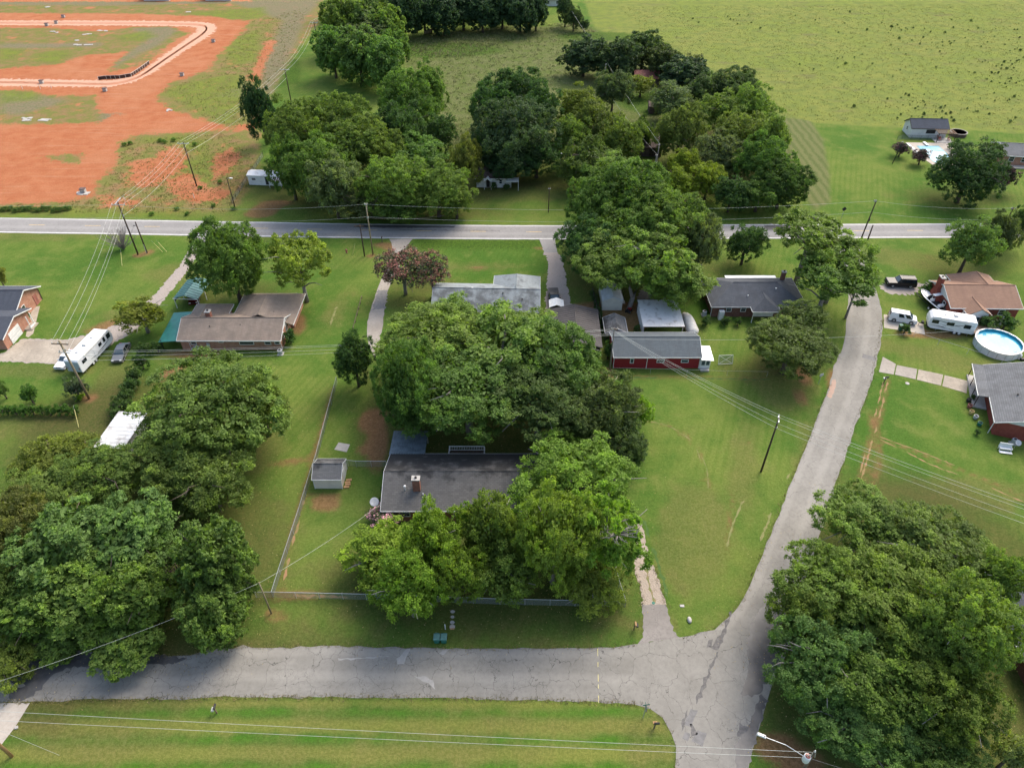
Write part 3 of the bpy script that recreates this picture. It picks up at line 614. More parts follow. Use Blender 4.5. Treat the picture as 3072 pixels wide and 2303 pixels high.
def roof(root,L,W,hw,hr,mat,over=.45,ends='gable',ovx=.3,inset=None,fascia='white',ridge=True):
    sl=(hr-hw)/(W/2); ez=hw-sl*over+.14; a=L/2+ovx; b=W/2+over; rz=hr+.14
    if ends=='gable':
        v=[(-a,-b,ez),(a,-b,ez),(a,0,rz),(-a,0,rz),(-a,b,ez),(a,b,ez)]; f=[(0,1,2,3),(3,2,5,4)]; rl=a
    else:
        i=inset if inset is not None else b; a=L/2+over; rl=a-i
        v=[(-a,-b,ez),(a,-b,ez),(rl,0,rz),(-rl,0,rz),(-a,b,ez),(a,b,ez)]; f=[(0,1,2,3),(3,2,5,4),(0,3,4),(1,5,2)]
    ro=solid(v,f,'roof',mat,root)
    if fascia:
        for s in(-1,1): MB().box((0,s*(b+.03),ez-.10),(2*a+.02,.055,.17)).build('fascia',fascia,root)
        if ends=='hip':
            for s in(-1,1): MB().box((s*(a+.035),0,ez-.10),(.055,2*b-.02,.17)).build('fascia',fascia,root)
        else:
            for s in(-1,1):
                mb=MB()
                for t in(-1,1):
                    y0,y1=t*(b+.02),0; l=math.hypot(b,rz-ez); ang=math.atan2(rz-ez,b)
                    mb.box((s*(a+.03),t*b/2,(ez+rz)/2-.10),(.05,l,.17),0,-t*ang)
                mb.build('rake_board',fascia,root)
    if ridge: MB().tube([(-rl,0,rz+.015),(rl,0,rz+.015)],.07,6).build('ridge_cap',mat,root)
    return ro
def win(root,face,p,z,w,h,L,W,frame='white',pane='glass_dark',mull=True,shut=None,name='window'):
    # window: frame with its pane as sub-part, proud of the wall
    mb=MB(); d=.05; t=.09
    def B(u,v,su,sv,dep,off):
        if face in('front','back'):
            s=-1 if face=='front' else 1; return ((p+u,s*(W/2+off),z+v),(su,dep,sv))
        s=-1 if face=='left' else 1; return ((s*(L/2+off),p+u,z+v),(dep,su,sv))
    for u,v,su,sv in ((-w/2,0,t,h+t),(w/2,0,t,h+t),(0,h/2,w-t,t),(0,-h/2,w-t,t)): mb.box(*B(u,v,su,sv,d*2,.02))
    if mull: mb.box(*B(0,0,w-t,.05,d*1.7,.02))
    o=mb.build(name,frame,root)
    q=MB(); q.box(*B(0,0,w-.04,h-.04,.04,.016)); q.build('pane',pane,o)
    if shut:
        for s in(-1,1): q=MB(); q.box(*B(s*(w/2+.24),0,.34,h+.1,.05,.027)); q.build('shutter',shut,root)
    return o
def door(root,face,p,z0,w,h,L,W,mat='white',frame='white'):
    mb=MB(); q=MB()
    if face in('front','back'):
        s=-1 if face=='front' else 1; y=s*(W/2+.03)
        mb.box((p,y,z0+h/2),(w,.06,h)); q.box((p+w*.38,y+s*.05,z0+h*.48),(.06,.06,.12))
    else:
        s=-1 if face=='left' else 1; x=s*(L/2+.03)
        mb.box((x,p,z0+h/2),(.06,w,h)); q.box((x+s*.05,p+w*.38,z0+h*.48),(.06,.06,.12))
    o=mb.build('door',mat,root); q.build('handle','steel',o); return o
def chimney(root,x,y,z0,z1,sx=.8,sy=.8,mat='brick_red',flash=True):
    o=MB().box((x,y,(z0+z1)/2),(sx,sy,z1-z0)).build('chimney',mat,root)
    MB().box((x,y,z1+.06),(sx+.16,sy+.16,.14)).build('cap','concrete',o)
    MB().lathe([(.16,0),(.16,.22)],(x,y,z1+.12),10).build('flue','dark',o)
    if flash: MB().box((x,y-sy/2-.03,z0+.55),(sx+.12,.1,.12)).build('flashing','white',o)
    return o
def vent(root,x,y,z,mat='steel',r=.06,h=.4):
    o=MB().lathe([(r,-.25),(r,h*.7),(r*2,h*.75),(r*2,h),(r*.5,h+.05)],(x,y,z),8).build('roof_vent',mat,root); return o
def wingroof(root,x0,x1,y0,y1,ez,rz,mat,dirn=1,hip=True,name='wing_roof',hipin=None):
    # ridge along y from y0 (inside the main roof) to y1, hipped at y1
    xm=(x0+x1)/2; hi=hipin if hipin is not None else (x1-x0)/2
    yr=y1-dirn*hi if hip else y1
    v=[(x0,y0,ez),(x0,y1,ez),(xm,yr,rz),(xm,y0,rz),(x1,y0,ez),(x1,y1,ez)]
    f=[(0,1,2,3),(3,2,5,4)]+([(1,5,2)] if hip else [])
    o=solid(v,f,name,mat,root,.14)
    MB().tube([(xm,y0,rz+.02),(xm,yr,rz+.02)],.06,6).build('ridge_cap',mat,o)
    if hip: MB().box((xm,y1+dirn*.03,ez-.1),(x1-x0,.05,.16)).build('fascia','white',o)
    for s,x in((-1,x0),(1,x1)): MB().box((x+s*.03,(y0+y1)/2,ez-.1),(.05,abs(y1-y0),.16)).build('fascia','white',o)
    return o
def ribs(parent,x0,x1,y0,z0,y1,z1,n,mat,name='roof_rib',h=.05):
    # standing ribs running up a slope from (y0,z0) to (y1,z1); each a part
    l=math.hypot(y1-y0,z1-z0); ang=math.atan2(z1-z0,y1-y0)
    first=None
    for i in range(n):
        x=x0+(x1-x0)*(i+.5)/n
        if first is None:
            first=MB().box((0,0,0),(.05,l,h)).build(name,mat,parent); o=first
        else:
            o=first.copy(); COL.objects.link(o)
        o.location=(x,(y0+y1)/2,(z0+z1)/2+h*.35); o.rotation_euler=(ang,0,0)
# ================================================================ BUILDINGS
# --- main brick house under the trees
h=thing('ranch_house','long brick ranch house with dark mossy shingle roof between the shade trees','house',(-5.0,64,0))
L,W,hw,hr=23.4,9.2,2.75,4.55
gwalls(h,L,W,hw,hr,'brick_red','side_white'); roof(h,L,W,hw,hr,'roof_main',.5)
chimney(h,-7.45,-2.3,3.0,5.8,.95,.7,'brick_red')
o=MB().lathe([(.07,-.3),(.07,.6),(.16,.62),(.16,.8),(.04,.86)],(-9.0,-2.4,3.7),10).build('vent_pipe','white',h)
vent(h,-6.6,-3.1,3.4,'trim_grey')
for x in(-9,-5.2,-1.5,2.5,6.5,9.6): win(h,'front',x,1.65,1.3 if x!=-1.5 else 2.2,1.2,L,W)
door(h,'front',4.6,.2,1.0,2.05,L,W,'white'); win(h,'left',1,1.6,1.1,1.1,L,W); win(h,'left',-2,1.6,1.1,1.1,L,W)
for x in(-6,0,6): win(h,'back',x,1.65,1.2,1.1,L,W)
pr=MB().face([(-12.2,4.7,2.62),(-7.2,4.7,2.62),(-7.2,9.8,2.3),(-12.2,9.8,2.3)]); 
o=solid([(-12.2,4.98,2.72),(-7.2,4.98,2.72),(-7.2,10.0,2.35),(-12.2,10.0,2.35)],[(0,1,2,3)],'porch_roof','metal_blue',h,.08)
ribs(o,-12.2,-7.2,4.98,2.72,10.0,2.35,14,'metal_blue')
for x in(-12.0,-9.7,-7.4): MB().box((x,9.8,1.15),(.12,.12,2.3)).build('post','white',h)
dkk=thing('back_deck','small raised deck with white slatted railing behind the mossy roof','deck',(-6.45,70.2,0))
for i in range(12): MB().box((-2.35+i*.43,0,.95),(.40,2.4,.06)).build('deck_board','wood_dark',dkk)
for x in(-2.5,2.5):
    for y in(-1.15,1.15): MB().box((x,y,.95),(.14,.14,1.9)).build('post','white',dkk)
MB().box((0,1.15,1.86),(5.1,.12,.07)).build('top_rail','white',dkk); MB().box((0,1.15,1.12),(4.9,.06,.06)).build('bottom_rail','white',dkk)
for i in range(20): MB().box((-2.3+i*.242,1.15,1.48),(.045,.045,.70)).build('baluster','white',dkk)
for s in(-1,1): MB().box((s*2.5,0,1.86),(.1,2.3,.07)).build('side_rail','white',dkk)
# --- garden shed
h=thing('garden_shed','beige garden shed with weathered grey shingle roof beside the chain-link fence','shed',(-25.3,66.85,0))
L,W,hw,hr=3.75,3.6,1.95,2.95
gwalls(h,L,W,hw,hr,'side_beige'); roof(h,L,W,hw,hr,'roof_moss',.15,ovx=.12)
for sx in(-1,1):
    for sy in(-1,1): MB().box((sx*(L/2+.01),sy*(W/2+.01),hw/2),(.1,.1,hw)).build('corner_trim','white',h)
door(h,'right',.2,.1,1.3,1.75,L,W,'white'); vent(h,1.7,.3,2.75,'dark',.05,.2)
MB().box((L/2+.03,-.0,2.3),(.05,.3,.3)).build('gable_vent','dark',h)
pl=thing('lumber_pile','short boards stacked as a step beside the beige garden shed','lumber',(-22.9,66.0,0))
for i in range(4): MB().box((.12*(i%2),-.75+i*.42,.09+.05*(i%2)),(.75,.32,.16),.05*i).build('board','lumber',pl)
# --- brown-roof brick ranch house
h=thing('ranch_house','brick ranch house with brown shingle roof and green metal lean-to at one end','house',(-47.8,99.6,0))
L,W,hw,hr=17.0,7.0,2.5,4.15
gwalls(h,L,W,hw,hr,'brick_pink','side_white'); roof(h,L,W,hw,hr,'roof_brown',.5)
MB().box((4.2,6.4,1.25),(9.8,6.8,2.5)).build('wing_wall','brick_pink',h)
wingroof(h,-1.4,9.8,.6,10.4,2.35,4.55,'roof_brown',1,True,'wing_roof',4.0)
MB().box((-5.6,4.6,1.25),(5.6,3.2,2.5)).build('wing_wall','brick_pink',h)
wingroof(h,-9.0,-2.4,.4,7.0,2.35,4.25,'roof_brown',1,True,'wing_roof',3.0)
chimney(h,-4.4,.9,3.6,4.95,.8,.8,'brick_red',False)
for x,w_ in((-6.3,.9),(-1.6,.75),(2.7,2.4),(6.3,1.0)): win(h,'front',x,1.75 if w_>.8 else 1.95,w_,1.0 if w_>.8 else .6,L,W)
win(h,'front',7.9,1.75,.8,.9,L,W)
for y,w_ in((-1.6,.6),(.6,.8),(2.2,.6)): win(h,'right',y,1.75,w_,1.0,L,W)
o=solid([(-12.0,-3.9,2.0),(-8.72,-3.9,2.25),(-8.72,3.9,2.85),(-12.0,3.9,2.6)],[(0,1,2,3)],'lean_to_roof','metal_green',h,.07)
for i in range(11): 
    y=-3.6+i*.72; MB().box((-10.36,y,2.28+.077*y+.05),(3.3,.05,.05),0,0,-.076).build('roof_rib','metal_green',o)
for y in(-3.6,0,3.6): MB().box((-11.7,y,1.1),(.12,.12,2.2)).build('post','wood_dark',h)
for x,y in((-3.6,-1.6),(1.5,-1.2),(4.5,3.2),(6.2,2.6)): vent(h,x,y,3.5,'dark',.06,.25)
for x,y in((-7.2,-3.98),(8.3,-3.98)): MB().tube([(x,y,2.2),(x+.2,y+.35,1.9),(x+.25,y+.4,.1)],.045,6).build('downspout','white',h)
MB().box((-3.9,-3.56,1.15),(.5,.14,.8)).build('meter_box','trim_grey',h)
# carport green
h=thing('carport','open-sided teal metal carport roof beneath the leafy trees','carport',(-59.4,111.5,0),R_(-4))
L,W,hw,hr=6.5,4.4,2.2,2.95
o=solid([(-2.3,-3.2,2.2),(-2.3,3.2,2.2),(0,3.2,3.0),(0,-3.2,3.0),(2.3,-3.2,2.2),(2.3,3.2,2.2)],[(0,1,2,3),(3,2,5,4)],'roof','metal_teal',h,.06)
for i in range(9):
    y=-2.9+i*.725
    for s in(-1,1): MB().box((s*1.15,y,2.63),(2.42,.05,.05),0,0,s*.335).build('roof_rib','metal_teal',o)
for sx in(-1,1):
    for y in(-3,-.0,3): MB().box((sx*2.2,y,1.08),(.1,.1,2.16)).build('post','white',h)
MB().box((-2.27,0,1.75),(.04,6,.8)).build('side_panel','metal_teal',h); MB().box((0,-3.23,2.25),(4.6,.05,.12)).build('fascia','white',h)
# --- far-left house
h=thing('brick_house','brick house with dark navy roof and white garage door beside the concrete pad','house',(-94.7,107.6,0),0)
L,W,hw,hr=13,8,2.7,4.5
gwalls(h,L,W,hw,hr,'brick_pink','brick_pink'); roof(h,L,W,hw,hr,'roof_navy',.5,ovx=.5)
win(h,'right',-1.4,1.7,.9,1.0,L,W); door(h,'right',2.4,0,1.0,2.0,L,W,'metal_rust')
MB().box((2.0,-7.4,1.25),(12.6,8.0,2.5)).build('garage_wall','brick_pink',h)
solid([(-4.8,-11.9,2.5),(8.8,-11.9,2.5),(8.8,-7.2,4.0),(-4.8,-7.2,4.0),(-4.8,-2.5,2.5),(8.8,-2.5,2.5)],[(0,1,2,3),(3,2,5,4)],'garage_roof','roof_navy',h,.15)
MB().extr([(-11.3,2.502),(-3.5,2.502),(-7.3,3.75)],'x',8.15,8.28).build('gable_panel','brick_pink',h)
for t_ in(-1,1): MB().box((8.83,-7.2+t_*2.35,3.16),(.05,4.95,.17),0,-t_*math.atan2(1.5,4.7)).build('rake_board','white',h)
o=MB().box((8.34,-8.2,1.05),(.07,3.2,2.1)).build('garage_door','white',h)
for z in(.5,1.0,1.5): MB().box((8.385,-8.2,z),(.02,3.2,.03)).build('panel_seam','trim_grey',o)
for y in(-5.4,-4.2): MB().box((9.3,y,1.3),(.12,.12,2.6)).build('porch_post','white',h)
MB().box((9.3,-4.8,.35),(.3,1.6,.12)).build('porch_rail','white',h); MB().box((9.0,-4.8,.1),(1.4,2.2,.2)).build('porch_slab','conc_old',h)
MB().tube([(7.0,4.3,2.6),(6.6,4.0,2.3),(6.56,3.9,.1)],.06,6).build('downspout','dark',h)
# --- grey-roof house
h=thing('ranch_house','brick house with weathered light grey roof and stepped front gable behind the gravel drive','house',(-4.6,108.6,0),R_(-2))
L,W,hw,hr=18.8,8.0,2.5,4.2
gwalls(h,L,W,hw,hr,'brick_brown','side_white'); roof(h,L,W,hw,hr,'roof_grey',.5,fascia='trim_grey')
MB().box((5.3,5.2,1.25),(6.5,2.8,2.5)).build('wing_wall','brick_brown',h)
wingroof(h,1.0,9.7,.3,7.4,2.45,4.3,'roof_grey',1,True,'wing_roof',2.2)
for x in(-6,-2,2.0,6.4): win(h,'front',x,1.7,1.0,1.1,L,W)
vent(h,-2.6,.3,4.0,'white',.12,.2); vent(h,3.0,-1.0,3.8,'dark'); vent(h,6.5,-2.2,3.4,'dark')
# --- dark brown metal building
h=thing('metal_garage','long dark brown metal-roofed garage beside the vine-covered fence','garage',(10.9,99.0,0),R_(90-1))
L,W,hw,hr=10.4,7.8,2.6,3.6
gwalls(h,L,W,hw,hr,'side_dark'); o=roof(h,L,W,hw,hr,'metal_brown',.3,fascia='metal_brown')
for i in range(18):
    x=-5.2+i*.612
    for s in(-1,1): MB().box((x,s*2.05,3.23),(.05,4.2,.04),0,-s*math.atan2(1.0,3.8)).build('roof_rib','metal_brown',o)
# --- white gabled shed
h=thing('storage_shed','white metal storage shed with shiny gabled roof under the leaning tree','shed',(18.35,111.2,0),R_(90))
L,W,hw,hr=6.5,3.6,2.2,2.9
gwalls(h,L,W,hw,hr,'side_cream'); roof(h,L,W,hw,hr,'metal_shed',.08,ovx=.1,fascia='metal_shed')
o=MB().box((-1.6,-2.2,.7),(.9,.7,.06)).build('side_shelf','offwhite',h)
# --- small dark-roofed shed
h=thing('garden_shed','small shed with blackened shingle roof tucked behind the red barn','shed',(18.0,100.7,0),R_(90))
L,W,hw,hr=4.2,3.5,1.9,2.75
gwalls(h,L,W,hw,hr,'side_grey'); roof(h,L,W,hw,hr,'roof_moss',.2,ovx=.15)
# --- flat carport
h=thing('carport','flat white metal carport roof streaked with rust stains behind the red barn','carport',(26.3,103.4,0))
o=solid([(-3.6,-3.7,2.35),(3.6,-3.7,2.35),(3.6,3.9,2.75),(-3.6,3.9,2.75)],[(0,1,2,3)],'roof','metal_stain',h,.1)
for i in range(16): MB().box((-3.4+i*.453,.1,2.60),(.035,7.5,.03),0,math.atan2(.4,7.6)).build('roof_rib','metal_stain',o)
for sx in(-1,1):
    for y in(-3.4,0,3.4): MB().box((sx*3.4,y,1.15+.025*y),(.09,.09,2.35)).build('post','white',h)
MB().box((-3.5,0,1.3),(.04,6.8,1.9)).build('side_panel','side_white',h)
# --- red barn
h=thing('red_barn','long red workshop barn with blue-grey shingle roof and white trim','barn',(23.85,94.35,0))
L,W,hw,hr=14.2,6.3,2.55,4.0
gwalls(h,L,W,hw,hr,'side_red'); roof(h,L,W,hw,hr,'roof_blue',.3,ovx=.15)
for x in(-7.08,-1.6,7.08): MB().box((x,-3.17,1.25),(.1,.06,2.5)).build('corner_trim','white',h)
win(h,'front',-4.1,1.6,.55,.95,L,W,mull=False,pane='glass_sky'); win(h,'front',.6,1.55,1.15,.6,L,W,mull=False); win(h,'front',4.6,1.55,1.15,.6,L,W,mull=False,pane='glass_sky')
MB().box((8.0,-2.1,1.05),(1.7,2.5,2.1)).build('entry_wall','white',h)
o=solid([(7.15,-3.7,2.2),(9.2,-3.7,2.05),(9.2,-.2,2.35),(7.15,-.2,2.5)],[(0,1,2,3)],'entry_roof','metal_shed',h,.08)
for x in(7.65,8.4):
    o=MB().box((x,-3.38,1.35),(.66,.06,1.05)).build('window','white',h); MB().box((x,-3.415,1.35),(.54,.03,.93)).build('pane','glass_sky',o)
MB().box((8.0,-3.7,.12),(1.4,.7,.24)).build('step','concrete',h)
# --- dark hip-roof house
h=thing('ranch_house','dark brick house with charcoal hip roof and small hipped back porch','house',(44.3,110.2,0))
L,W,hw,hr=16.2,8.6,2.6,4.5
gwalls(h,L,W,hw,hr,'brick_dark',ends='hip'); roof(h,L,W,hw,hr,'roof_slate',.5,'hip',inset=4.6,fascia='trim_grey')
MB().box((1.0,5.35,2.32),(9.6,1.1,.12)).build('porch_roof','metal_shed',h)
for x in(-3.5,1,5.5): MB().box((x,5.75,1.13),(.12,.12,2.26)).build('porch_post','white',h)
wingroof(h,-1.6,3.4,-1.8,-6.4,2.55,3.9,'roof_slate',-1,True,'porch_hip',2.5)
for x in(-1.3,3.1): MB().box((x,-6.1,1.2),(.1,.1,2.4)).build('porch_post','white',h)
MB().box((.9,-5.0,1.2),(3.6,.06,1.2)).build('porch_screen','side_white',h)
chimney(h,5.9,2.6,3.4,5.2,.7,.6,'brick_dark',False)
for x in(-5.2,-2.6,5.0): win(h,'front',x,1.7,.9 if x<0 else 1.2,1.0,L,W)
win(h,'left',-1,1.7,1.0,1.0,L,W); vent(h,3.5,-1.4,4.1,'white',.08,.2); vent(h,-1.8,-2.8,3.5,'white',.06,.2)
MB().tube([(-8.5,-4.8,2.4),(-8.35,-4.4,2.1),(-8.3,-4.36,.1)],.05,6).build('downspout','white',h)
MB().box((-6.6,-4.95,.9),(.9,.7,1.8)).build('water_heater_box','white',h)
# --- right brick house with chimney
h=thing('brick_house','brick house with tan shingle roof and tall end chimney beside the round pool','house',(84.5,109.0,0),R_(-1))
L,W,hw,hr=12.2,8.2,2.9,4.7
gwalls(h,L,W,hw,hr,'brick_wine','side_white'); roof(h,L,W,hw,hr,'roof_tan',.45)
wingroof(h,-2.4,5.6,.2,6.6,2.9,4.85,'roof_tan',1,True,'wing_roof',1.9); MB().box((1.6,5.1,1.4),(7,2.6,2.8)).build('wing_wall','brick_wine',h)
o=MB().extr([(-2.6+2.2,0),(.2+2.2,0),(.2+2.2,2.2),(-.45+2.2,3.3),(-.45+2.2,5.6),(-1.55+2.2,5.6),(-1.55+2.2,3.3),(-2.6+2.2,2.2)],'x',-6.75,-6.1).build('chimney','brick_wine',h)
MB().box((-6.42,1.2,5.67),(.85,1.3,.14)).build('cap','concrete',o); MB().lathe([(.15,0),(.15,.2)],(-6.42,1.2,5.73),8).build('flue','dark',o)
win(h,'left',-1.9,1.9,.8,1.1,L,W,shut='dark'); win(h,'front',3.2,1.7,1.0,1.1,L,W)
wingroof(h,-4.1,.1,-1.4,-6.3,2.6,3.8,'roof_tan',-1,False,'porch_gable')
MB().box((-2.0,-5.1,1.3),(3.4,2.0,2.6)).build('porch_wall','side_white',h)
g=MB().extr([(-3.7,2.602),(-.3,2.602),(-2.0,3.6)],'y',-6.15,-6.05).build('gable_panel','side_white',h)
o=MB().box((-2.0,-6.12,1.6),(.75,.06,1.0)).build('window','white',h); MB().box((-2.0,-6.16,1.6),(.6,.03,.85)).build('pane','glass_sky',o)
for s in(-1,1): MB().box((-2.0+s*.62,-6.125,1.6),(.34,.05,1.05)).build('shutter','metal_rust',h)
o=MB().box((-3.72,-5.1,1.5),(.06,.9,1.9)).build('porch_door','metal_rust',h)
vent(h,-4.5,-2.0,3.7,'dark',.1,.15)
# --- right edge house (turned)
h=thing('brick_house','red brick house with long ash-grey gable roof beside the slab driveway','house',(78.3,80.5,0),R_(90-20.5))
L,W,hw,hr=13.6,9.0,2.65,4.4
gwalls(h,L,W,hw,hr,'brick_wine','side_white'); roof(h,L,W,hw,hr,'roof_ash',.6,ovx=.35)
for y,w_ in((-.2,1.0),(-3.2,.9)): win(h,'left',y,1.75,w_,1.1,L,W)
MB().box((-L/2-.35+.4,5.0,1.3),(.08,.08,2.6)).build('corner_post','white',h)
solid([(-1.2,4.7,2.62),(7.1,4.7,2.62),(7.1,6.6,2.4),(-1.2,6.6,2.4)],[(0,1,2,3)],'porch_roof','roof_ash',h,.12)
MB().box((2.9,6.65,2.36),(8.4,.06,.18)).build('porch_fascia','white',h)
for x in(-1,1.6,4.2,6.8): MB().box((x,6.4,1.15),(.1,.1,2.3)).build('porch_post','wood_dark',h)
MB().box((2.9,5.6,.12),(8.2,2.0,.24)).build('porch_slab','concrete',h)
for x in(1.0,3.0,5.0): vent(h,x,-1.2,4.1,'white',.2,.18)
vent(h,-1.0,1.8,3.8,'dark',.08,.25)
# --- pool house with pergola
pp=P(2750,414)
h=thing('pool_house','white pool house with black roof and timber pergola by the swimming pool','pool house',(pp.x+2.9,pp.y+2.6,0),R_(-3))
L,W,hw,hr=9.4,5.2,2.6,4.1
gwalls(h,L,W,hw,hr,'side_white'); roof(h,L,W,hw,hr,'roof_navy',.25,fascia='dark')
o=MB().box((.4,-2.62,1.7),(2.4,.06,1.0)).build('serving_hatch','dark',h); win(h,'left',.2,1.6,.7,.9,L,W)
for x in(1.2,5.6): MB().box((x,-5.8,1.15),(.14,.14,2.3)).build('pergola_post','wood_dark',h)
MB().box((3.4,-5.8,2.33),(4.9,.14,.18)).build('pergola_beam','wood_dark',h)
for i in range(9): MB().box((1.2+i*.55,-4.3,2.5),(.09,3.4,.16)).build('rafter','wood_deck',h)
MB().box((3.4,-4.3,.06),(4.8,3.4,.12)).build('pergola_deck','concrete',h)
for i,(x,y) in enumerate(((2.2,-4.8),(4.6,-4.8),(2.3,-3.5))):
    c_=thing('patio_chair','red patio chair under the timber pergola','chair',h.location+Vector((x,y,.12)),R_(40*i),'red pergola chairs')
    MB().box((0,0,.42),(.6,.6,.1)).build('seat','metal_rust',c_); MB().box((0,.28,.75),(.6,.08,.6)).build('backrest','metal_rust',c_)
    for sx in(-1,1):
        for sy in(-1,1): MB().box((sx*.26,sy*.26,.2),(.05,.05,.4)).build('leg','dark',c_)
# --- far right house
pp=P(3055,500)
h=thing('ranch_house','grey-roofed house behind the dark round tree near the swimming pool','house',(pp.x+4.5,pp.y+4,0),R_(-8))
L,W,hw,hr=16,8,2.6,4.0
gwalls(h,L,W,hw,hr,'brick_pink','side_white'); roof(h,L,W,hw,hr,'roof_ash',.5)
for x in(-6,-3): win(h,'front',x,1.6,1.2,1.2,L,W)
MB().box((-2,-5.2,.1),(10,1.8,.2)).build('patio','conc_new',h)
# --- trailer home by the woods
pp=P(782,557)
h=thing('mobile_home','white trailer home with stained roof and striped awning at the wood edge','mobile home',(pp.x+1.6,pp.y+1.6,0),R_(-5))
L,W,hw,hr=8.6,3.0,2.35,2.75
gwalls(h,L,W,hw,hr,'side_white'); roof(h,L,W,hw,hr,'metal_stain',.12,ovx=.1,ridge=False)
win(h,'front',-2.9,1.5,1.0,.6,L,W); door(h,'front',.3,.2,.8,1.9,L,W,'dark'); 
o=solid([(1.0,-1.5,2.2),(4.2,-1.5,2.2),(4.4,-3.0,1.9),(1.2,-3.0,1.9)],[(0,1,2,3)],'awning','rust_dark',h,.05)
for i in range(6): MB().box((1.45+i*.52,-2.25,2.10),(.12,1.5,.03),0,.197).build('awning_stripe','white',o)
for x in(1.3,4.2): MB().box((x,-2.9,.95),(.06,.06,1.9)).build('awning_post','white',h)
# --- white cottage
pp=P(1490,566)
h=thing('cottage','white clapboard cottage with dark roof and tiny gabled porch beneath the oaks','house',(pp.x-.6,pp.y+3.6,0),R_(-1))
L,W,hw,hr=8.2,6,2.5,4.3
gwalls(h,L,W,hw,hr,'side_white','rust_dark'); roof(h,L,W,hw,hr,'rust_dark',.35,fascia='white')
win(h,'front',1.6,1.5,.7,1.0,L,W); door(h,'front',-1.4,.1,.8,1.9,L,W,'dark')
wingroof(h,-2.3,-.5,-2.9,-4.4,2.15,2.8,'side_white',-1,False,'porch_gable')
for x in(-2.2,-.6): MB().box((x,-4.2,1.05),(.1,.1,2.1)).build('porch_post','white',h)
MB().box((4.4,-3.6,2.25),(3.0,2.4,.1)).build('side_porch_roof','white',h); MB().box((5.8,-4.6,1.1),(.1,.1,2.2)).build('porch_post','white',h)
# --- sheds in the woods
for px,z,L,W,hw,hr,wl,rf,lab in ((P(1940,256),0,7.4,5.5,2.2,3.6,'rust_dark','metal_rust','old shed with reddish metal roof in the clearing among the trees'),
   (P(1966,342),0,3.6,3.6,2.2,3.0,'rust_dark','rust_dark','small brown rusted shed at the edge of the wooded clearing'),
   (P(1955,470),0,5,8,2.6,4.6,'rust_dark','rust_dark','dark brown barn half hidden beneath the woodland trees')):
    h=thing('old_shed',lab,'shed',(px.x,px.y+W/2,0),R_(-2)); gwalls(h,L,W,hw,hr,wl); o=roof(h,L,W,hw,hr,rf,.4,fascia=None)
    for i in range(int(L/.6)):
        b=W/2+.4; sl=(hr-hw)/(W/2); MB().box((-L/2+.3+i*.6,-b/2,(hr+hw-sl*.4)/2+.17),(.05,math.hypot(b,b*sl),.04),0,math.atan(sl)).build('roof_rib',rf,o)
    door(h,'front',0,0,1.2,1.9,L,W,'wood_dark','wood_dark')
# --- shed with white metal roof among the left trees
h=thing('tool_shed','low shed with flat white metal roof stained black beside the clipped shrubs','shed',(-57.0,74.9,0),R_(-6))
o=solid([(-2.3,-4.2,2.1),(2.3,-4.2,2.3),(2.3,3.0,2.6),(-2.3,3.0,2.4)],[(0,1,2,3)],'roof','metal_white',h,.08)
MB().box((0,-.6,1.02),(4.2,6.8,2.04)).build('wall','side_grey',h); door(h,'front',0,0,1,1.9,4.6,10,'wood_dark') if False else None
for i in range(10): MB().box((0,-3.9+i*.75,2.2+.0417*(-3.9+i*.75+4.2)+.02),(4.6,.04,.03),0,0,-.0434).build('roof_rib','metal_white',o)
# --- distant houses beyond the clay plot
for px,lab in ((P(470,3),'white house beyond the far edge of the red clay plot'),(P(655,3),'white house beyond the far edge of the red clay plot')):
    h=thing('distant_house',lab,'house',(px.x,px.y+4,0),0,'houses beyond the clay plot'); gwalls(h,11,8,3,5.5,'side_white'); roof(h,11,8,3,5.5,'roof_ash',.4)
    for x in(-3.5,0,3.5): win(h,'front',x,1.6,1.2,1.3,11,8)
px=P(1662,22); h=thing('distant_house','white house glimpsed through the gap at the end of the far woods','house',(px.x,px.y+5,0)); gwalls(h,9,7,2.8,5,'side_white'); roof(h,9,7,2.8,5,'roof_ash',.4)
for x in(-2.5,1.5): win(h,'front',x,1.5,1.1,1.2,9,7)
# dark-roofed house at the right edge behind the big trees
h=thing('corner_house','house with charcoal shingle roof mostly hidden behind the big shade trees','house',(61.2,41.0,0),R_(88))
L,W,hw,hr=16,11,2.7,4.9
gwalls(h,L,W,hw,hr,'brick_dark','side_white'); roof(h,L,W,hw,hr,'roof_slate',.5); win(h,'front',-3,1.6,1.2,1.1,L,W); win(h,'front',3,1.6,1.2,1.1,L,W)
# ================================================================ FOLIAGE
def leafmat(name,tl=.4,hue=(1.22,1.2,.6),spread=.62):
    m=bpy.data.materials.new(name); M[name]=m; t=NT(m)
    oc=t.n('ObjectInfo').outputs['Color']; a=t.attr('tuft'); b=t.attr('lv')
    k=t.math('ADD',t.math('MULTIPLY',a,spread*1.4),t.math('ADD',1-spread*.75,t.math('MULTIPLY',b,.45)))
    c=t.n('VectorMath',{0:oc,'Scale':t.math('MULTIPLY',k,1.12)},operation='SCALE').outputs[0]
    c=t.mix(t.rng(a,.45,1.0,0,.7),c,t.mix(1.0,c,hue,'MULTIPLY'))
    s=t.bsdf(c,.6,0,.16); tr=t.n('BsdfTranslucent',{'Color':t.mix(1.0,c,(1.25,1.35,.5),'MULTIPLY')}).outputs[0]
    t.end(t.n('MixShader',{0:tl,1:s,2:tr}).outputs[0])
leafmat('leaf'); 
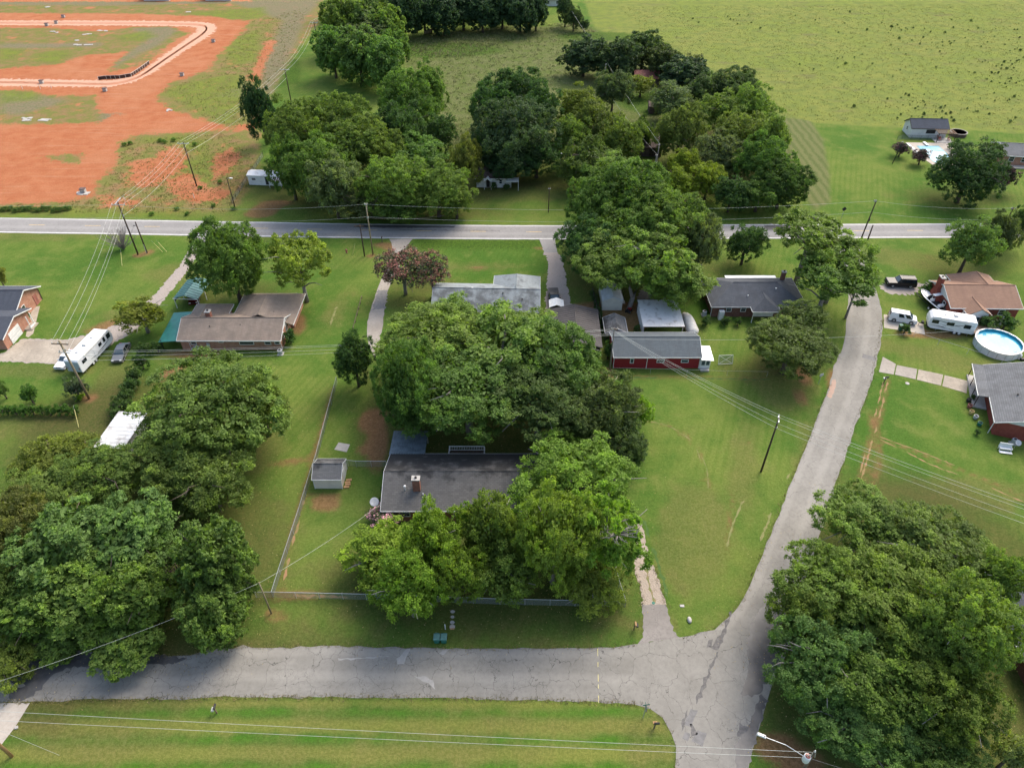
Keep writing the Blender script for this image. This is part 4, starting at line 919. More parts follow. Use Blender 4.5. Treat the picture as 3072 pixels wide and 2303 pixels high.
def flowermat(name,fc):
    m=bpy.data.materials.new(name); M[name]=m; t=NT(m)
    oc=t.n('ObjectInfo').outputs['Color']; a=t.attr('tuft'); b=t.attr('lv')
    c=t.n('VectorMath',{0:oc,'Scale':t.math('ADD',.6,t.math('MULTIPLY',b,.6))},operation='SCALE').outputs[0]
    c=t.mix(t.rng(t.math('ADD',a,t.math('MULTIPLY',b,.5)),.62,.8),c,fc)
    t.end(t.bsdf(c,.65,0,.25))
flowermat('leaf_red',(.25,.10,.075)); flowermat('leaf_pink',(.60,.30,.34)); flowermat('leaf_plum',(.14,.055,.06)); flowermat('leaf_dry',(.12,.08,.06))
def crown(name,R,Rz,ncl,ntuft,nleaf,leaf,seed,lump=.30,core=2500,low=-.55,tr=.5,mat='leaf'):
    rg=np.random.default_rng(seed); P_=[];N_=[];T_=[]
    cc=[];cr=[]
    tries=0
    while len(cc)<ncl and tries<9000:
        tries+=1
        d=rg.normal(size=3); d/=np.linalg.norm(d)
        if d[2]<low: continue
        rad=rg.uniform(.50,1.04)*(1-.12*max(0,-d[2])); c=d*rad; r=rg.uniform(.65,1.25)*lump*(1-.25*abs(d[2]))
        if all(np.linalg.norm(c-q)>.62*(r+s)*.8 for q,s in zip(cc,cr)) or tries>4500:
            cc.append(c); cr.append(r)
    S=np.array([R,R,Rz]); mean=(R*R*Rz)**(1/3)
    for c,r in zip(cc,cr):
        ct=rg.random()
        nt=max(4,int(ntuft*(r/lump)**2))
        for _ in range(nt):
            d=rg.normal(size=3); d/=np.linalg.norm(d)
            cn=c/np.linalg.norm(c); d=d+cn*.75+np.array([0,0,.35]); d/=np.linalg.norm(d)
            tc=c*S+d*r*mean*rg.uniform(.72,1.08); tv=np.clip(.45*ct+.55*rg.random()+rg.normal()*.05,0,1)
            q=rg.normal(size=(nleaf,3))*tr*np.array([1,1,.7])*.5
            P_.append(tc+q); nn=rg.normal(size=(nleaf,3))*.75+d*.6+np.array([0,0,.5]); N_.append(nn); T_.append(np.full(nleaf,tv))
    P1=np.concatenate(P_);N1=np.concatenate(N_);T1=np.concatenate(T_); n1=len(P1)
    # inner leaves that close the crown
    d=rg.normal(size=(core,3)); d/=np.linalg.norm(d,axis=1)[:,None]; d[:,2]=np.abs(d[:,2])*np.where(rg.random(core)<.72,1,-.5)
    Pc=d*(rg.uniform(.25,.80,core)**.7)[:,None]*S; Nc=rg.normal(size=(core,3))+d*.5
    Pt=np.concatenate([P1,Pc]);Nn=np.concatenate([N1,Nc]);Tt=np.concatenate([T1,rg.random(core)*.6])
    sz=np.concatenate([leaf*rg.uniform(.6,1.3,n1),leaf*rg.uniform(1.6,2.6,core)])
    kk=np.percentile(np.linalg.norm(P1/S,axis=1),95); Pt=Pt/kk
    n=len(Pt); Nn/=np.linalg.norm(Nn,axis=1)[:,None]
    a=np.cross(Nn,rg.normal(size=(n,3))); a/=np.linalg.norm(a,axis=1)[:,None]; b=np.cross(Nn,a)
    hl=(sz*.62)[:,None]; hw=(sz*.36)[:,None]
    V=np.stack([Pt-a*hl,Pt+b*hw+a*hl*.1,Pt+a*hl+Nn*hw*.3,Pt-b*hw+a*hl*.1],1).reshape(-1,3)
    me=bpy.data.meshes.new(name); me.vertices.add(n*4); me.vertices.foreach_set('co',V.ravel().astype(np.float32))
    me.loops.add(n*4); me.loops.foreach_set('vertex_index',np.arange(n*4)); me.polygons.add(n); me.polygons.foreach_set('loop_start',np.arange(n)*4)
    me.update(calc_edges=True)
    q=me.attributes.new('tuft','FLOAT','FACE'); q.data.foreach_set('value',Tt.astype(np.float32))
    q=me.attributes.new('lv','FLOAT','FACE'); q.data.foreach_set('value',rg.random(n).astype(np.float32))
    me.materials.append(M[mat]); me['R']=R; me['Rz']=Rz
    return me
CR={}
for i in range(5): CR['big%d'%i]=crown('crown',8,6.4,(70,84,66,90,76)[i],24,34,.235,11+i,(.27,.24,.28,.23,.26)[i],3600,-.78,.46)
for i in range(4): CR['mid%d'%i]=crown('crown',5,4.6,(46,56,44,62)[i],18,27,.21,31+i,(.30,.26,.31,.25)[i],1900,-.8,.42)
CR['open0']=crown('crown',6,5.2,44,20,24,.27,91,.21,500,-.5,.42); CR['open1']=crown('crown',6,5.2,52,18,24,.27,92,.19,500,-.6,.42)
for i in range(3): CR['sml%d'%i]=crown('crown',2.5,2.3,(22,26,18)[i],13,14,.19,51+i,.36,700,-.7,.36)
CR['mag0']=crown('crown',6,6,95,16,20,.34,61,.22,2600,-.85,.42); CR['mag1']=crown('crown',6,6,110,14,20,.34,62,.20,2600,-.85,.40)
CR['red0']=crown('crown',3.5,3.2,40,14,16,.17,71,.27,700,-.4,.34,'leaf_red'); CR['pink0']=crown('crown',2,1.6,20,12,16,.16,72,.36,500,-.6,.3,'leaf_pink'); CR['plum0']=crown('crown',2.5,2.3,24,13,15,.2,73,.34,700,-.8,.4,'leaf_plum')
CR['bush0']=crown('crown',1.2,1.0,14,10,12,.14,81,.42,250,-.8,.24); CR['bush1']=crown('crown',1.2,1.0,18,9,12,.14,82,.36,250,-.8,.24)
for k,me in CR.items(): print('crown',k,len(me.polygons))
def trunk_mesh(R,Rz,Zc,seed,multi=1,gray=False,lean=(0,0),thick=1.0):
    rn=random.Random(seed); mb=MB()
    r0=max(.10,.045*R+.05)*thick
    for m_ in range(multi):
        ox,oy=(rn.uniform(-.3,.3)*R*.25,rn.uniform(-.3,.3)*R*.25) if multi>1 else (0,0)
        k=.6 if multi>1 else 1.0
        zt=Zc+.15*Rz
        pts=[(ox*.3-lean[0],oy*.3-lean[1],-.15),(ox*.4-lean[0]*.7,oy*.4-lean[1]*.7,zt*.25),(ox*1.0-lean[0]*.3,oy*1.0-lean[1]*.3,zt*.6),(ox*1.6,oy*1.6,zt)]
        mb.tube(pts,[r0*1.35*k,r0*k,r0*.8*k,r0*.45*k],8)
        for j in range(7 if multi==1 else 3):
            a=rn.uniform(0,6.28); s=rn.uniform(.35,.95); z0=zt*s
            b=Vector(pts[1]).lerp(Vector(pts[3]),min(1,max(0,(s-.25)/.75)))
            ln=R*rn.uniform(.6,.98); e=Vector((math.cos(a)*ln,math.sin(a)*ln,rn.uniform(.15,.55)*Rz))
            q=[b,b+e*.35+Vector((0,0,.1*R)),b+e*.7+Vector((rn.uniform(-.1,.1)*R,rn.uniform(-.1,.1)*R,.1*R)),b+e]
            zmax=Zc+Rz*.93
            for v in q: v.z=min(v.z,zmax)
            mb.tube(q,[r0*.5*k,r0*.34*k,r0*.2*k,.025],5)
    return mb
TREES=[]
def tree(cx,cy,rx,ry,c0,proto,col,label,cat='tree',group=None,seed=None,multi=1,name='shade_tree',gray=False,disp=True,minz=.5,trunk=True,thick=1.0,maxz=1.6):
    if disp: cx,cy,rx,ry=[q*1.38879 for q in(cx,cy,rx,ry)]
    Zc=5.0
    for _ in range(12):
        p=P(cx,cy,Zc); dp=depth(p); R=rx*1.10*dp/CF; e=math.atan2(CH-Zc,math.hypot(p.x,p.y)); b=ry*1.08*dp/CF
        rz2=b*b-(R*math.sin(e))**2; Rz=math.sqrt(max(rz2,(minz*R*math.cos(e))**2))/math.cos(e); Rz=min(Rz,maxz*R)
        Zc=Zc*.5+.5*(Rz*.92+c0)
    p=P(cx,cy,Zc); seed=seed if seed is not None else len(TREES)*7+3; rn=random.Random(seed)
    t=thing(name,label,cat,(p.x,p.y,0),0,group)
    me=CR[proto]; o=bpy.data.objects.new('crown',me); COL.objects.link(o); o.parent=t
    o.location=(0,0,Zc); ax=rn.uniform(.88,1.1); o.scale=(R/me['R']*.97*ax,R/me['R']*.97*(1.98-ax),Rz/me['Rz']*.97); o.rotation_euler=(rn.uniform(-.16,.16),rn.uniform(-.16,.16),rn.uniform(0,6.28))
    v=rn.uniform(.9,1.1); o.color=(col[0]*v*rn.uniform(.95,1.05),col[1]*v,col[2]*v,1)
    if trunk: trunk_mesh(R,Rz,Zc,seed,multi,thick=thick).build('trunk','bark_grey' if gray else 'bark',t,True,fix=False)
    TREES.append((p.x,p.y,R,Zc,Rz)); return t
O_=(.100,.148,.034);G_=(.082,.142,.032);D_=(.046,.092,.028);Y_=(.120,.195,.030);B_=(.092,.158,.042);L_=(.118,.178,.040);GR_=(.115,.150,.062)
# lower-left block
g='trees of the lower-left thicket'
for a,lb in zip(((455,880,165,95,2,'big0',O_),(560,870,66,68,2,'mid0',O_),(400,995,108,78,1.5,'big1',O_),(450,1040,95,80,1.5,'mid1',O_),(360,930,58,48,1,'mid2',O_),(505,960,55,60,1,'mid3',O_)),('wide olive tree nearest the brown-roofed house back lawn', 'small olive tree on the lawn side of the wide olive tree', 'olive tree just below the white-roofed tool shed', 'olive tree between the tool shed and the glossy street thicket', 'olive tree with branches touching the tool shed roof', 'slim olive tree at the lawn edge below the wide olive tree')):
    tree(*a,lb,'tree','olive trees by the tool shed')
for a,lb in zip(((125,995,85,55,2,'mid3',(0.133,0.157,0.028)),(215,1030,105,75,2,'big2',O_),(85,1085,95,75,2,'big3',O_),(30,1150,85,95,1,'big4',(0.099,0.116,0.035)),(10,1260,70,80,1,'mid0',O_)),('yellowest olive tree beside the open back lawn', 'olive tree below the white metal shed roof', 'olive tree between lawn and blue-green thicket', 'brownish olive tree behind the glossy thicket end', 'small olive tree above the low street tree')):
    tree(*a,lb,'tree','olive trees behind the thicket')
for a,lb in zip(((150,1180,115,105,1,'mag0',(.096,.162,.044)),(290,1165,110,95,2,'mag1',(.096,.162,.044)),(462,1215,84,105,.5,'mag0',(0.099,0.157,0.039)),(200,1290,105,95,.3,'mag1',(.098,.158,.034)),(90,1310,95,85,.3,'mag0',(.098,.158,.034)),(295,1290,78,90,.2,'mag1',(.098,.158,.034)),(465,1325,72,78,.2,'mag0',(0.093,0.151,0.035)),(270,1378,85,48,.1,'mag1',(.098,.158,.034)),(508,1265,46,80,.2,'mag1',(0.099,0.151,0.035)),(130,1375,60,42,.1,'mag0',(.098,.158,.034))),('blue-green broadleaf tree at the back of the glossy street thicket', 'pale-topped broadleaf tree next to the olive trees in the glossy thicket', 'tallest bushy broadleaf facing the fenced lawn corner', 'broadleaf tree in the middle of the glossy thicket', 'broadleaf tree beside the low yellow-green street tree', 'broadleaf above the damp asphalt strip in the thicket middle', 'broadleaf at the thicket end beside the dry leaf litter', 'low broadleaf skirt drooping onto the damp street edge', 'slim broadleaf facing the slanting service pole', 'low broadleaf bough hanging over the darkest damp asphalt')):
    tree(*a,lb,'tree','glossy trees along the near street',name='broadleaf_tree')
tree(18,1432,58,50,.3,'mid1',(0.110,0.145,0.028),'low yellow-green tree overhanging the damp end of the near street')
# centre block behind the main house
tree(765,775,48,66,.3,'mid2',D_,'dark evergreen tree standing at the chain-link fence corner',name='evergreen_tree')
for a,lb in zip(((885,830,85,105,2,'big0',G_),(955,745,130,98,3,'big1',L_),(1085,765,140,108,3,'open0',L_),(1195,795,120,100,3,'big3',G_),(1010,838,140,82,4,'big4',G_),(1165,858,130,80,4,'big0',(0.072,0.114,0.032)),(1290,880,95,85,2,'big1',(0.070,0.102,0.032)),(975,700,85,50,4,'mid3',L_),(900,878,75,50,3,'mid0',G_),(1140,715,75,48,4,'mid1',L_),(1250,950,60,40,.5,'mid2',(0.058,0.099,0.030))),('shade tree next to the dark evergreen at the fence', 'shade tree between centre driveway and brown garage roofs', 'shade tree in the heart of the grove behind the mossy roof', 'shade tree reaching toward the red barn corner pole', 'shade tree directly above the blue metal porch', 'dull green shade tree behind the white deck railing', 'dark olive shade tree on the open lawn side of the grove', 'lighter shade tree top in front of the grey-roofed house', 'low shade tree over the bare clay yard patch', 'light shade tree top beside the dark brown garage', 'low dark tree touching the yellow-green driveway tree')):
    tree(*a,lb,'tree','shade trees behind the main house',gray=True)
tree(1345,955,55,55,.2,'mid3',(0.067,0.100,0.035),'rounded dark tree at the lawn edge behind the driveway trees')
tree(1372,985,32,24,.1,'sml0',D_,'dark glossy shrub at the foot of the rounded tree','shrub',name='shrub')
tree(1388,890,26,36,.3,'sml1',(0.139,0.232,0.028),'small bright yellow-green sapling at the lawn edge','tree',name='sapling')
# front of the main house
for a,lb in zip(((1243,1045,146,112,2,'big2',Y_),(1310,1150,90,105,1.5,'open1',Y_),(1200,1160,95,115,1.5,'big4',(0.145,0.203,0.035)),(1275,1250,85,70,.5,'mid0',(0.116,0.162,0.028))),('broadest yellow-green tree rising over the mossy roof end', 'yellow-green tree on the lawn side above the gravel driveway', 'yellow-green tree nearest the mossy roof front eave', 'lower yellow-green tree leaning over the front fence corner')):
    tree(*a,lb,'tree','yellow-green trees by the driveway',gray=True)
DT=TREES[-3]
for a,lb in zip(((840,1195,96,74,1,'mid1',(.150,.225,.028)),(885,1268,84,92,.3,'mid2',(.135,.215,.028)),(935,1170,70,88,1,'mid3',(.13,.205,.028)),(985,1235,68,86,.3,'mid0',(0.116,0.168,0.026)),(1065,1145,72,105,1,'mid1',(0.104,0.151,0.030)),(1090,1240,78,82,.3,'mid2',(0.093,0.139,0.028)),(1020,1120,35,55,1,'sml2',Y_)),('lime-green tree nearest the pink crepe myrtle shrub', 'lime-green tree drooping over the front fence to the verge', 'lime-green tree under the eave beside the pink shrub', 'green tree by the front gate stepping stones', 'tall green tree covering the middle of the front eave', 'low dark green tree beside the driveway trees at the front fence', 'young tree top overlapping the mossy roof')):
    tree(*a,lb,'tree','bright trees in the front yard',gray=True)
tree(830,1112,42,33,.1,'pink0',(0.070,0.093,0.035),'pink-flowering crepe myrtle shrub at the corner of the mossy-roofed house','shrub',name='flowering_shrub',multi=4)
# lower-right block
for a,lb in zip(((1870,1125,110,80,3,'big0',L_),(2010,1190,130,95,3,'big1',(0.110,0.151,0.039)),(1800,1275,135,100,3,'big2',(0.099,0.151,0.028)),(1950,1300,150,120,4,'big3',(0.099,0.151,0.028)),(2085,1350,110,120,4,'big4',L_),(1775,1420,120,110,2,'big0',B_),(1900,1450,140,120,3,'big1',(0.090,0.139,0.026)),(2050,1500,115,105,3,'big2',(0.093,0.139,0.026)),(1850,1560,110,75,2,'big3',B_),(2010,1600,100,60,2,'big4',(0.070,0.116,0.026)),(2150,1250,60,80,3,'mid0',L_),(1740,1340,80,80,1.5,'mid1',(0.104,0.151,0.028))),('leafy corner tree closest to the tyre-marked lawn', 'corner tree spreading over the rough lawn toward the charcoal roof', 'corner tree hanging over the side street mid-way', 'largest corner tree at the middle of the mass', 'light green corner tree beside the charcoal-roofed corner house', 'blue-green corner tree overhanging the damp junction asphalt', 'corner tree between the blue-green tree and the charcoal roof', 'corner tree in front of the charcoal-roofed house', 'blue-green low corner tree above the street lamp', 'low dark corner tree beside the pale feathery shrub', 'light corner tree at the far end of the charcoal roof', 'small corner tree brushing the side street edge')):
    tree(*a,lb,'tree','great trees at the street corner',gray=True)
tree(2190,1625,45,65,.3,'sml1',(0.186,0.232,0.081),'pale feathery shrub at the foot of the great corner trees','shrub',name='shrub')
# mid right
tree(1735,690,62,45,3,'mid0',(.085,.118,.034),'round upper oak with reddish ground beneath it beside the side street')
tree(1708,748,94,58,2,'big4',(.078,.112,.032),'broad low oak beside the side street sign','tree')
for a,lb in zip(((1750,510,92,60,6,'open0',L_),(1815,560,82,60,5,'open1',(0.116,0.180,0.035)),(1790,605,92,55,4,'open0',G_),(1855,610,38,34,5,'sml0',L_)),('open-crowned tree over the highway at the side street', 'open-crowned tree beside the leaning street-head pole', 'open-crowned tree hanging over the side street surface', 'small leafy bough tree above the black SUV drive')):
    tree(*a,lb,'tree','open trees over the side street',gray=True)
tree(1612,525,45,45,.8,'mid0',D_,'small dark bushy tree on the verge between highway and hip-roofed house')
for a,lb in zip(((1290,440,75,75,3,'big0',G_),(1370,420,90,80,4,'big1',G_),(1275,530,75,65,2,'big2',D_),(1440,480,85,75,4,'big3',L_),(1330,370,60,45,6,'mid0',L_),(1355,500,80,70,3,'big4',G_)),('large tree beside the gravel driveway mouth', 'large tree spreading over the highway tarmac', 'darkest large tree beside the gravel drive', 'large light tree overlapping the highway near the pale-flowered tree', 'light treetop reaching across to the north verge', 'large tree above the leaning trees by the storage shed')):
    tree(*a,lb,'tree','large trees at the highway edge')
for a,lb in zip(((1335,560,92,56,4,'big1',L_),(1420,560,95,74,4,'open1',(0.133,0.197,0.041)),(1465,600,75,55,3,'mid1',L_),(1440,615,62,36,3,'mid2',(0.104,0.162,0.035))),('light leaning tree nearest the gravel drive', 'light open tree above the storage shed', 'light leaning tree near the hip-roofed house', 'low light boughs behind the flat white carport')):
    tree(*a,lb,'tree','leaning trees by the storage shed',gray=True)
tree(1515,525,48,72,1,'mid3',GR_,'grey-green pale-flowered tree near the hip-roofed house')
tree(2100,530,58,64,1,'mid2',B_,'dense blue-green tree behind the tan-roofed house')
tree(2165,505,38,52,1,'mid1',(0.087,0.116,0.046),'thin grey-green tree beside the dense blue-green tree')
tree(2203,485,30,55,1,'mid0',D_,'dark tree at the roadside beyond the tan-roofed house')
tree(2092,378,80,62,.5,'big2',(0.041,0.079,0.026),'big round dark tree beside the swimming pool')
tree(2140,330,35,30,.2,'sml2',(0.058,0.093,0.035),'loose shrub behind the big round pool tree','shrub',name='shrub')
tree(2175,385,22,32,.2,'plum0',(0.070,0.081,0.035),'reddish shrub in front of the far grey-roofed house','shrub',name='shrub')
for a in ((1947,322,19,17,.1,'plum0',(0.058,0.070,0.035)),(1991,337,20,19,.1,'plum0',(0.058,0.070,0.035))):
    tree(*a,'rounded plum-leaved shrub beside the swimming pool deck','shrub','plum shrubs by the pool',name='shrub')
# near the brown house
tree(495,565,84,92,1,'big3',G_,'tall full maple beside the teal carport')
tree(645,570,74,70,2.5,'open0',(0.151,0.197,0.035),'rounded yellow-green tree behind the brown-roofed house',gray=True)
tree(305,680,58,44,.8,'sml0',(0.151,0.174,0.030),'low yellowish tree beside the gravel drive and parked trailer',gray=True)
tree(-2,598,16,32,.5,'sml1',(0.139,0.151,0.035),'small yellowish tree at the corner of the navy-roofed house')
tree(870,582,62,56,1,'red0',(.10,.125,.048),'larger crepe myrtle with red blossom beside the centre driveway',name='crepe_myrtle',multi=4,gray=True)
tree(932,588,42,44,1.5,'red0',(.095,.13,.048),'smaller crepe myrtle with red blossom and open trunks on the lawn',name='crepe_myrtle',multi=4,gray=True)
# woods north of the highway, left block
tree(560,238,36,72,.2,'mid0',(0.030,0.064,0.028),'narrow dark vine-smothered tree at the edge of the clay plot',name='vine_tree',maxz=2.6)
for a,lb in zip(((640,290,70,75,1,'big0',O_),(730,265,70,65,2,'big1',O_),(690,370,80,75,1,'big2',G_),(800,320,70,65,2,'big3',O_),(625,360,50,70,.5,'mid1',G_),(740,330,70,60,3,'mid2',O_)),('olive tree next to the narrow vine-smothered tree', 'olive tree behind the middle of the woodland strip', 'green tree directly behind the trailer home', 'olive tree beside the dark vine-hung trees', 'green tree leaning over the trailer home roof', 'olive tree in the heart of the trailer woods')):
    tree(*a,lb,'tree','woodland trees behind the trailer home')
for a,lb in zip(((720,400,60,72,.5,'mid3',GR_),(850,400,80,72,.5,'big4',L_),(945,410,72,62,.5,'big0',L_),(905,345,70,50,1,'mid0',G_),(780,440,55,38,.2,'mid1',GR_),(870,450,60,35,.2,'mid2',G_),(985,430,45,45,.2,'mid3',L_)),('grey-green roadside tree beside the trailer home drive', 'broad light green tree in the middle of the highway woods edge', 'light green roadside tree nearest the cottage', 'tree rising behind the broad light green roadside tree', 'low grey-green roadside boughs by the damp highway', 'low dark boughs touching the damp highway edge', 'low light green roadside tree with rust-brown foot')):
    tree(*a,lb,'tree','roadside trees north of the highway')
tree(1008,350,36,66,1,'mid1',(0.116,0.133,0.030),'tall yellowish tree between the roadside trees and the cottage')
for a,lb in zip(((885,215,65,65,3,'big1',G_),(930,195,40,60,3,'mid2',G_),(865,285,60,70,.5,'mid3',D_),(945,290,45,48,.2,'mid0',D_)),('tall vine-hung tree in the gap before the rough meadow', 'slim vine-hung tree beside the rough meadow', 'dark vine-hung tree in shade behind the roadside trees', 'low vine mound at the foot of the rough meadow')):
    tree(*a,lb,'tree','vine-hung trees by the rough meadow',name='vine_tree')
for a,lb in zip(((718,112,44,54,.1,'mag1',B_),(775,122,58,62,.1,'mag0',B_),(828,138,50,60,.1,'mag1',B_),(795,85,58,45,.2,'mag0',GR_),(850,110,34,50,.1,'mag1',B_)),('vine-smothered tree leaning to the power line', 'largest vine-smothered tree with hanging curtains', 'vine-smothered tree beside the rough meadow corner', 'greyish vine-smothered tree behind the hanging curtains', 'slim vine-smothered tree against the rough meadow')):
    tree(*a,lb,'tree','vine-smothered trees by the power line',name='vine_tree')
for a in ((745,50,52,60,.2,'mag0',L_),(797,50,54,60,.2,'mag1',(0.116,0.162,0.046)),(843,70,36,55,.1,'mag1',L_),(760,0,55,35,1,'big4',L_),(820,15,35,40,1,'mid2',L_)):
    tree(*a,'light green tree of the strip running along the power line','tree','trees of the strip by the power line')
g='trees of the far wood'
for i,a in enumerate(((872,25,36,46),(915,20,36,42),(958,26,38,40),(1000,14,38,40),(1042,24,36,36),(1085,14,38,38),(1124,24,36,36),(1158,20,26,36),(890,-15,40,40),(940,-20,40,40),(1020,-20,44,40),(1100,-22,44,40),(1150,-15,34,36))):
    tree(a[0],a[1]+3,a[2]*1.12,a[3]*1.12,.1,'mag%d'%(i%2),(0.039,0.072,0.035),'dark tree of the far wood behind the rough meadow','tree',g)
for a in ((1222,20,22,34,.3,'mid0',(0.042,0.077,0.035)),(1240,40,20,24,.2,'mid1',(0.058,0.093,0.035)),(1262,56,14,13,.1,'sml0',(0.046,0.081,0.035))):
    tree(*a,'dark tree on the spur beside the gap in the far wood','tree','trees on the spur of the far wood')
# centre block
for a,lb in zip(((1110,205,75,60,2,'big1',D_),(1060,235,50,60,1,'mid3',D_),(1165,240,55,60,2,'mid2',D_),(1110,290,95,80,2,'big0',(0.053,0.086,0.037)),(1060,320,50,50,1,'mid1',D_),(1160,330,60,50,1,'mid0',D_),(1095,350,70,35,.5,'mid3',(0.035,0.070,0.028))),('rear dark oak crown behind the cottage', 'narrow dark oak beside the rough meadow', 'dark oak beside the yellow-green clearing trees', 'greyish giant oak above the cottage roof', 'dark oak over the cottage gable end', 'dark oak beside the yard lamp', 'low dark oak boughs just above the cottage roof')):
    tree(*a,lb,'tree','giant oaks over the cottage')
for a in ((1262,122,50,42,.1,'mag0',(0.049,0.079,0.039)),(1340,128,50,46,.1,'mag1',(0.052,0.084,0.037)),(1390,108,48,42,.1,'mag0',(0.058,0.093,0.035)),(1430,134,40,38,.1,'mag1',(0.064,0.093,0.035)),(1475,164,54,40,.1,'mag0',(0.044,0.074,0.037)),(1500,145,24,30,.3,'sml2',(0.070,0.084,0.046))):
    tree(*a,'dark tree on the far side of the wooded clearing','tree','trees on the far side of the clearing')
for a,lb in zip(((1325,195,46,46,1,'mid3',(0.070,0.102,0.044)),(1385,185,30,24,.2,'sml1',(0.139,0.162,0.029)),(1250,235,50,50,2,'mid2',(0.122,0.162,0.032)),(1290,275,55,55,2,'mid1',(0.099,0.128,0.030)),(1340,310,55,60,1.5,'mid0',(0.093,0.133,0.029)),(1235,300,45,55,1,'mid3',O_),(1265,350,60,55,1,'mid1',(0.072,0.110,0.030)),(1320,380,50,40,.5,'mid2',G_)),('greyish round tree in the middle of the clearing', 'small yellow tree by the rusty-roofed shed', 'yellow tree beside the giant oaks', 'olive tree in the clearing centre', 'yellow-green tree beside the slim vine column', 'olive tree touching the giant oaks', 'green tree behind the yard lamp', 'green tree in front of the slim vine column')):
    tree(*a,lb,'tree','yellow-green trees of the clearing')
tree(1385,290,26,75,.2,'mid1',(0.058,0.099,0.026),'slim column of vine-covered foliage beside the twin poles',name='vine_tree')
for a,lb in zip(((1590,190,55,42,1,'big3',(0.064,0.099,0.035)),(1520,195,45,36,1,'mid1',(0.052,0.087,0.032)),(1450,215,50,38,1,'mid2',GR_),(1470,285,58,58,1.5,'big1',(0.099,0.139,0.035)),(1560,240,52,45,1.5,'mid3',L_),(1630,230,48,50,1.5,'mid0',L_),(1600,290,62,52,2,'big4',(0.104,0.145,0.035)),(1665,300,45,58,1.5,'mid2',L_)),('dark woodland tree at the meadow edge', 'small dark woodland tree behind the rusty-roofed shed', 'grey-green woodland tree beside the rusty-roofed shed', 'big yellow-green woodland tree behind the twin poles', 'light woodland tree deep in the hay strip block', 'light woodland tree at the top of the hay strip', 'broad yellow-green woodland tree above the grey-green pair', 'light woodland tree halfway along the hay strip')):
    tree(*a,lb,'tree','woodland trees by the hay strip')
for a in ((1480,355,38,36,1,'mid1',(0.151,0.197,0.026)),(1465,395,36,34,.5,'mid2',(0.139,0.186,0.026)),(1530,388,42,42,.5,'mid3',(0.151,0.191,0.026))):
    tree(*a,'bright yellow-green tree in front of the woodland','tree','bright trees in front of the woodland')
for a,lb in zip(((1550,330,55,48,1,'mid0',GR_),(1595,345,48,40,1,'mid1',GR_),(1580,420,45,40,.3,'mid2',D_),(1650,350,62,60,1,'big2',G_),(1690,400,60,52,.5,'big3',(0.058,0.107,0.026)),(1640,420,50,40,.3,'mid3',G_)),('grey-green tree behind the bright yellow-green pair', 'paler grey-green tree between bright trees and hay strip', 'dark tree beneath the bright yellow-green trees', 'green tree between grey-green pair and hay strip', 'green tree at the highway corner of the hay strip', 'low green tree above the highway verge')):
    tree(*a,lb,'tree','trees at the corner of the wood')
# shrubs, hedges
g='clipped shrubs of the hedge row'
for a in ((430,1045,26,24),(470,1040,22,20),(422,1085,24,26),(405,1125,28,30),(390,1155,28,28),(375,1185,28,26),(355,1210,26,24),(345,1240,24,22),(372,1215,24,24)):
    tree(a[0],a[1],a[2],a[3],.05,'bush%d'%(a[0]%2),(0.052,0.095,0.028),'dark rounded shrub in the hedge row beside the lawn track','shrub',g,name='hedge_shrub',disp=False,minz=.7)
for x in range(-10,245,26):
    tree(x,1228+(x%3),17,19,.05,'bush%d'%(x%2),(0.070,0.139,0.030),'leafy shrub in the low hedge across the back lawn','shrub','low hedge across the back lawn',name='hedge_shrub',disp=False,minz=.8)
tree(87,1185,32,34,.1,'sml0',(0.070,0.139,0.028),'upright bush rising from the low hedge','shrub',name='shrub',disp=False)
tree(5,1170,20,50,.1,'sml1',(0.070,0.128,0.028),'tall bush at the frame end of the low hedge','shrub',name='shrub',disp=False)
tree(226,1165,38,38,.1,'sml2',(0.064,0.090,0.046),'grey-green bush at the foot of the leaning view of the power pole','shrub',name='shrub',disp=False)
tree(238,1190,16,12,.05,'bush0',(0.186,0.302,0.023),'bright lime plant beside the power pole foot','shrub',name='shrub',disp=False)
for a,lab in (((868,1008,22,26),'shrub at the corner of the brown-roofed house'),((875,935,12,26),'tall clipped shrub at the end of the brown-roofed house'),((72,938,16,17),'round shrub beside the navy-roofed house'),((2790,868,24,24),'leafy bush by the tall chimney'),((2118,962,17,18),'clipped dark shrub at the corner of the hip-roofed house'),((2178,960,17,17),'clipped dark shrub beside the white heater box'),((2215,965,13,14),'small dark shrub by the hipped porch'),((2960,965,30,26),'dark shrub beside the small porch'),((3020,965,34,20),'spreading shrub under the tan-roofed house window'),((2718,985,17,18),'light green bush beside the green bin'),((1825,1050,20,34),'vine-clad shrub between the red barn and brown garage'),((1152,1415,8,18),'dark shrub at the end wall of the mossy-roofed house'),((1148,1465,7,14),'dark shrub below the end eave of the mossy-roofed house'),((1140,1500,9,14),'low dark shrub near the satellite dish'),((2105,870,14,22),'dark bush at the corner of the charcoal hip roof'),((1910,985,12,14),'small shrub beside the flat white carport'),((2943,1150,9,7),'small shrub by the slab driveway porch'),((2920,1190,9,9),'potted shrub near the porch of the ash-roofed house'),((2935,1295,10,10),'thin shrub at the corner of the ash-roofed house'),((1480,555,14,10),'dark foundation shrub beside the cottage porch'),((1520,560,12,8),'low foundation shrub under the cottage window'),((2840,500,12,6),'low shrub at the near edge of the pool deck'),((2870,435,22,12),'teal-shadowed shrub at the far end of the pool deck')):
    tree(*a,.05,'bush%d'%(a[0]%2),(0.052,0.099,0.030),lab,'shrub',name='shrub',disp=False,minz=.8)
g='vines along the wooden fence'
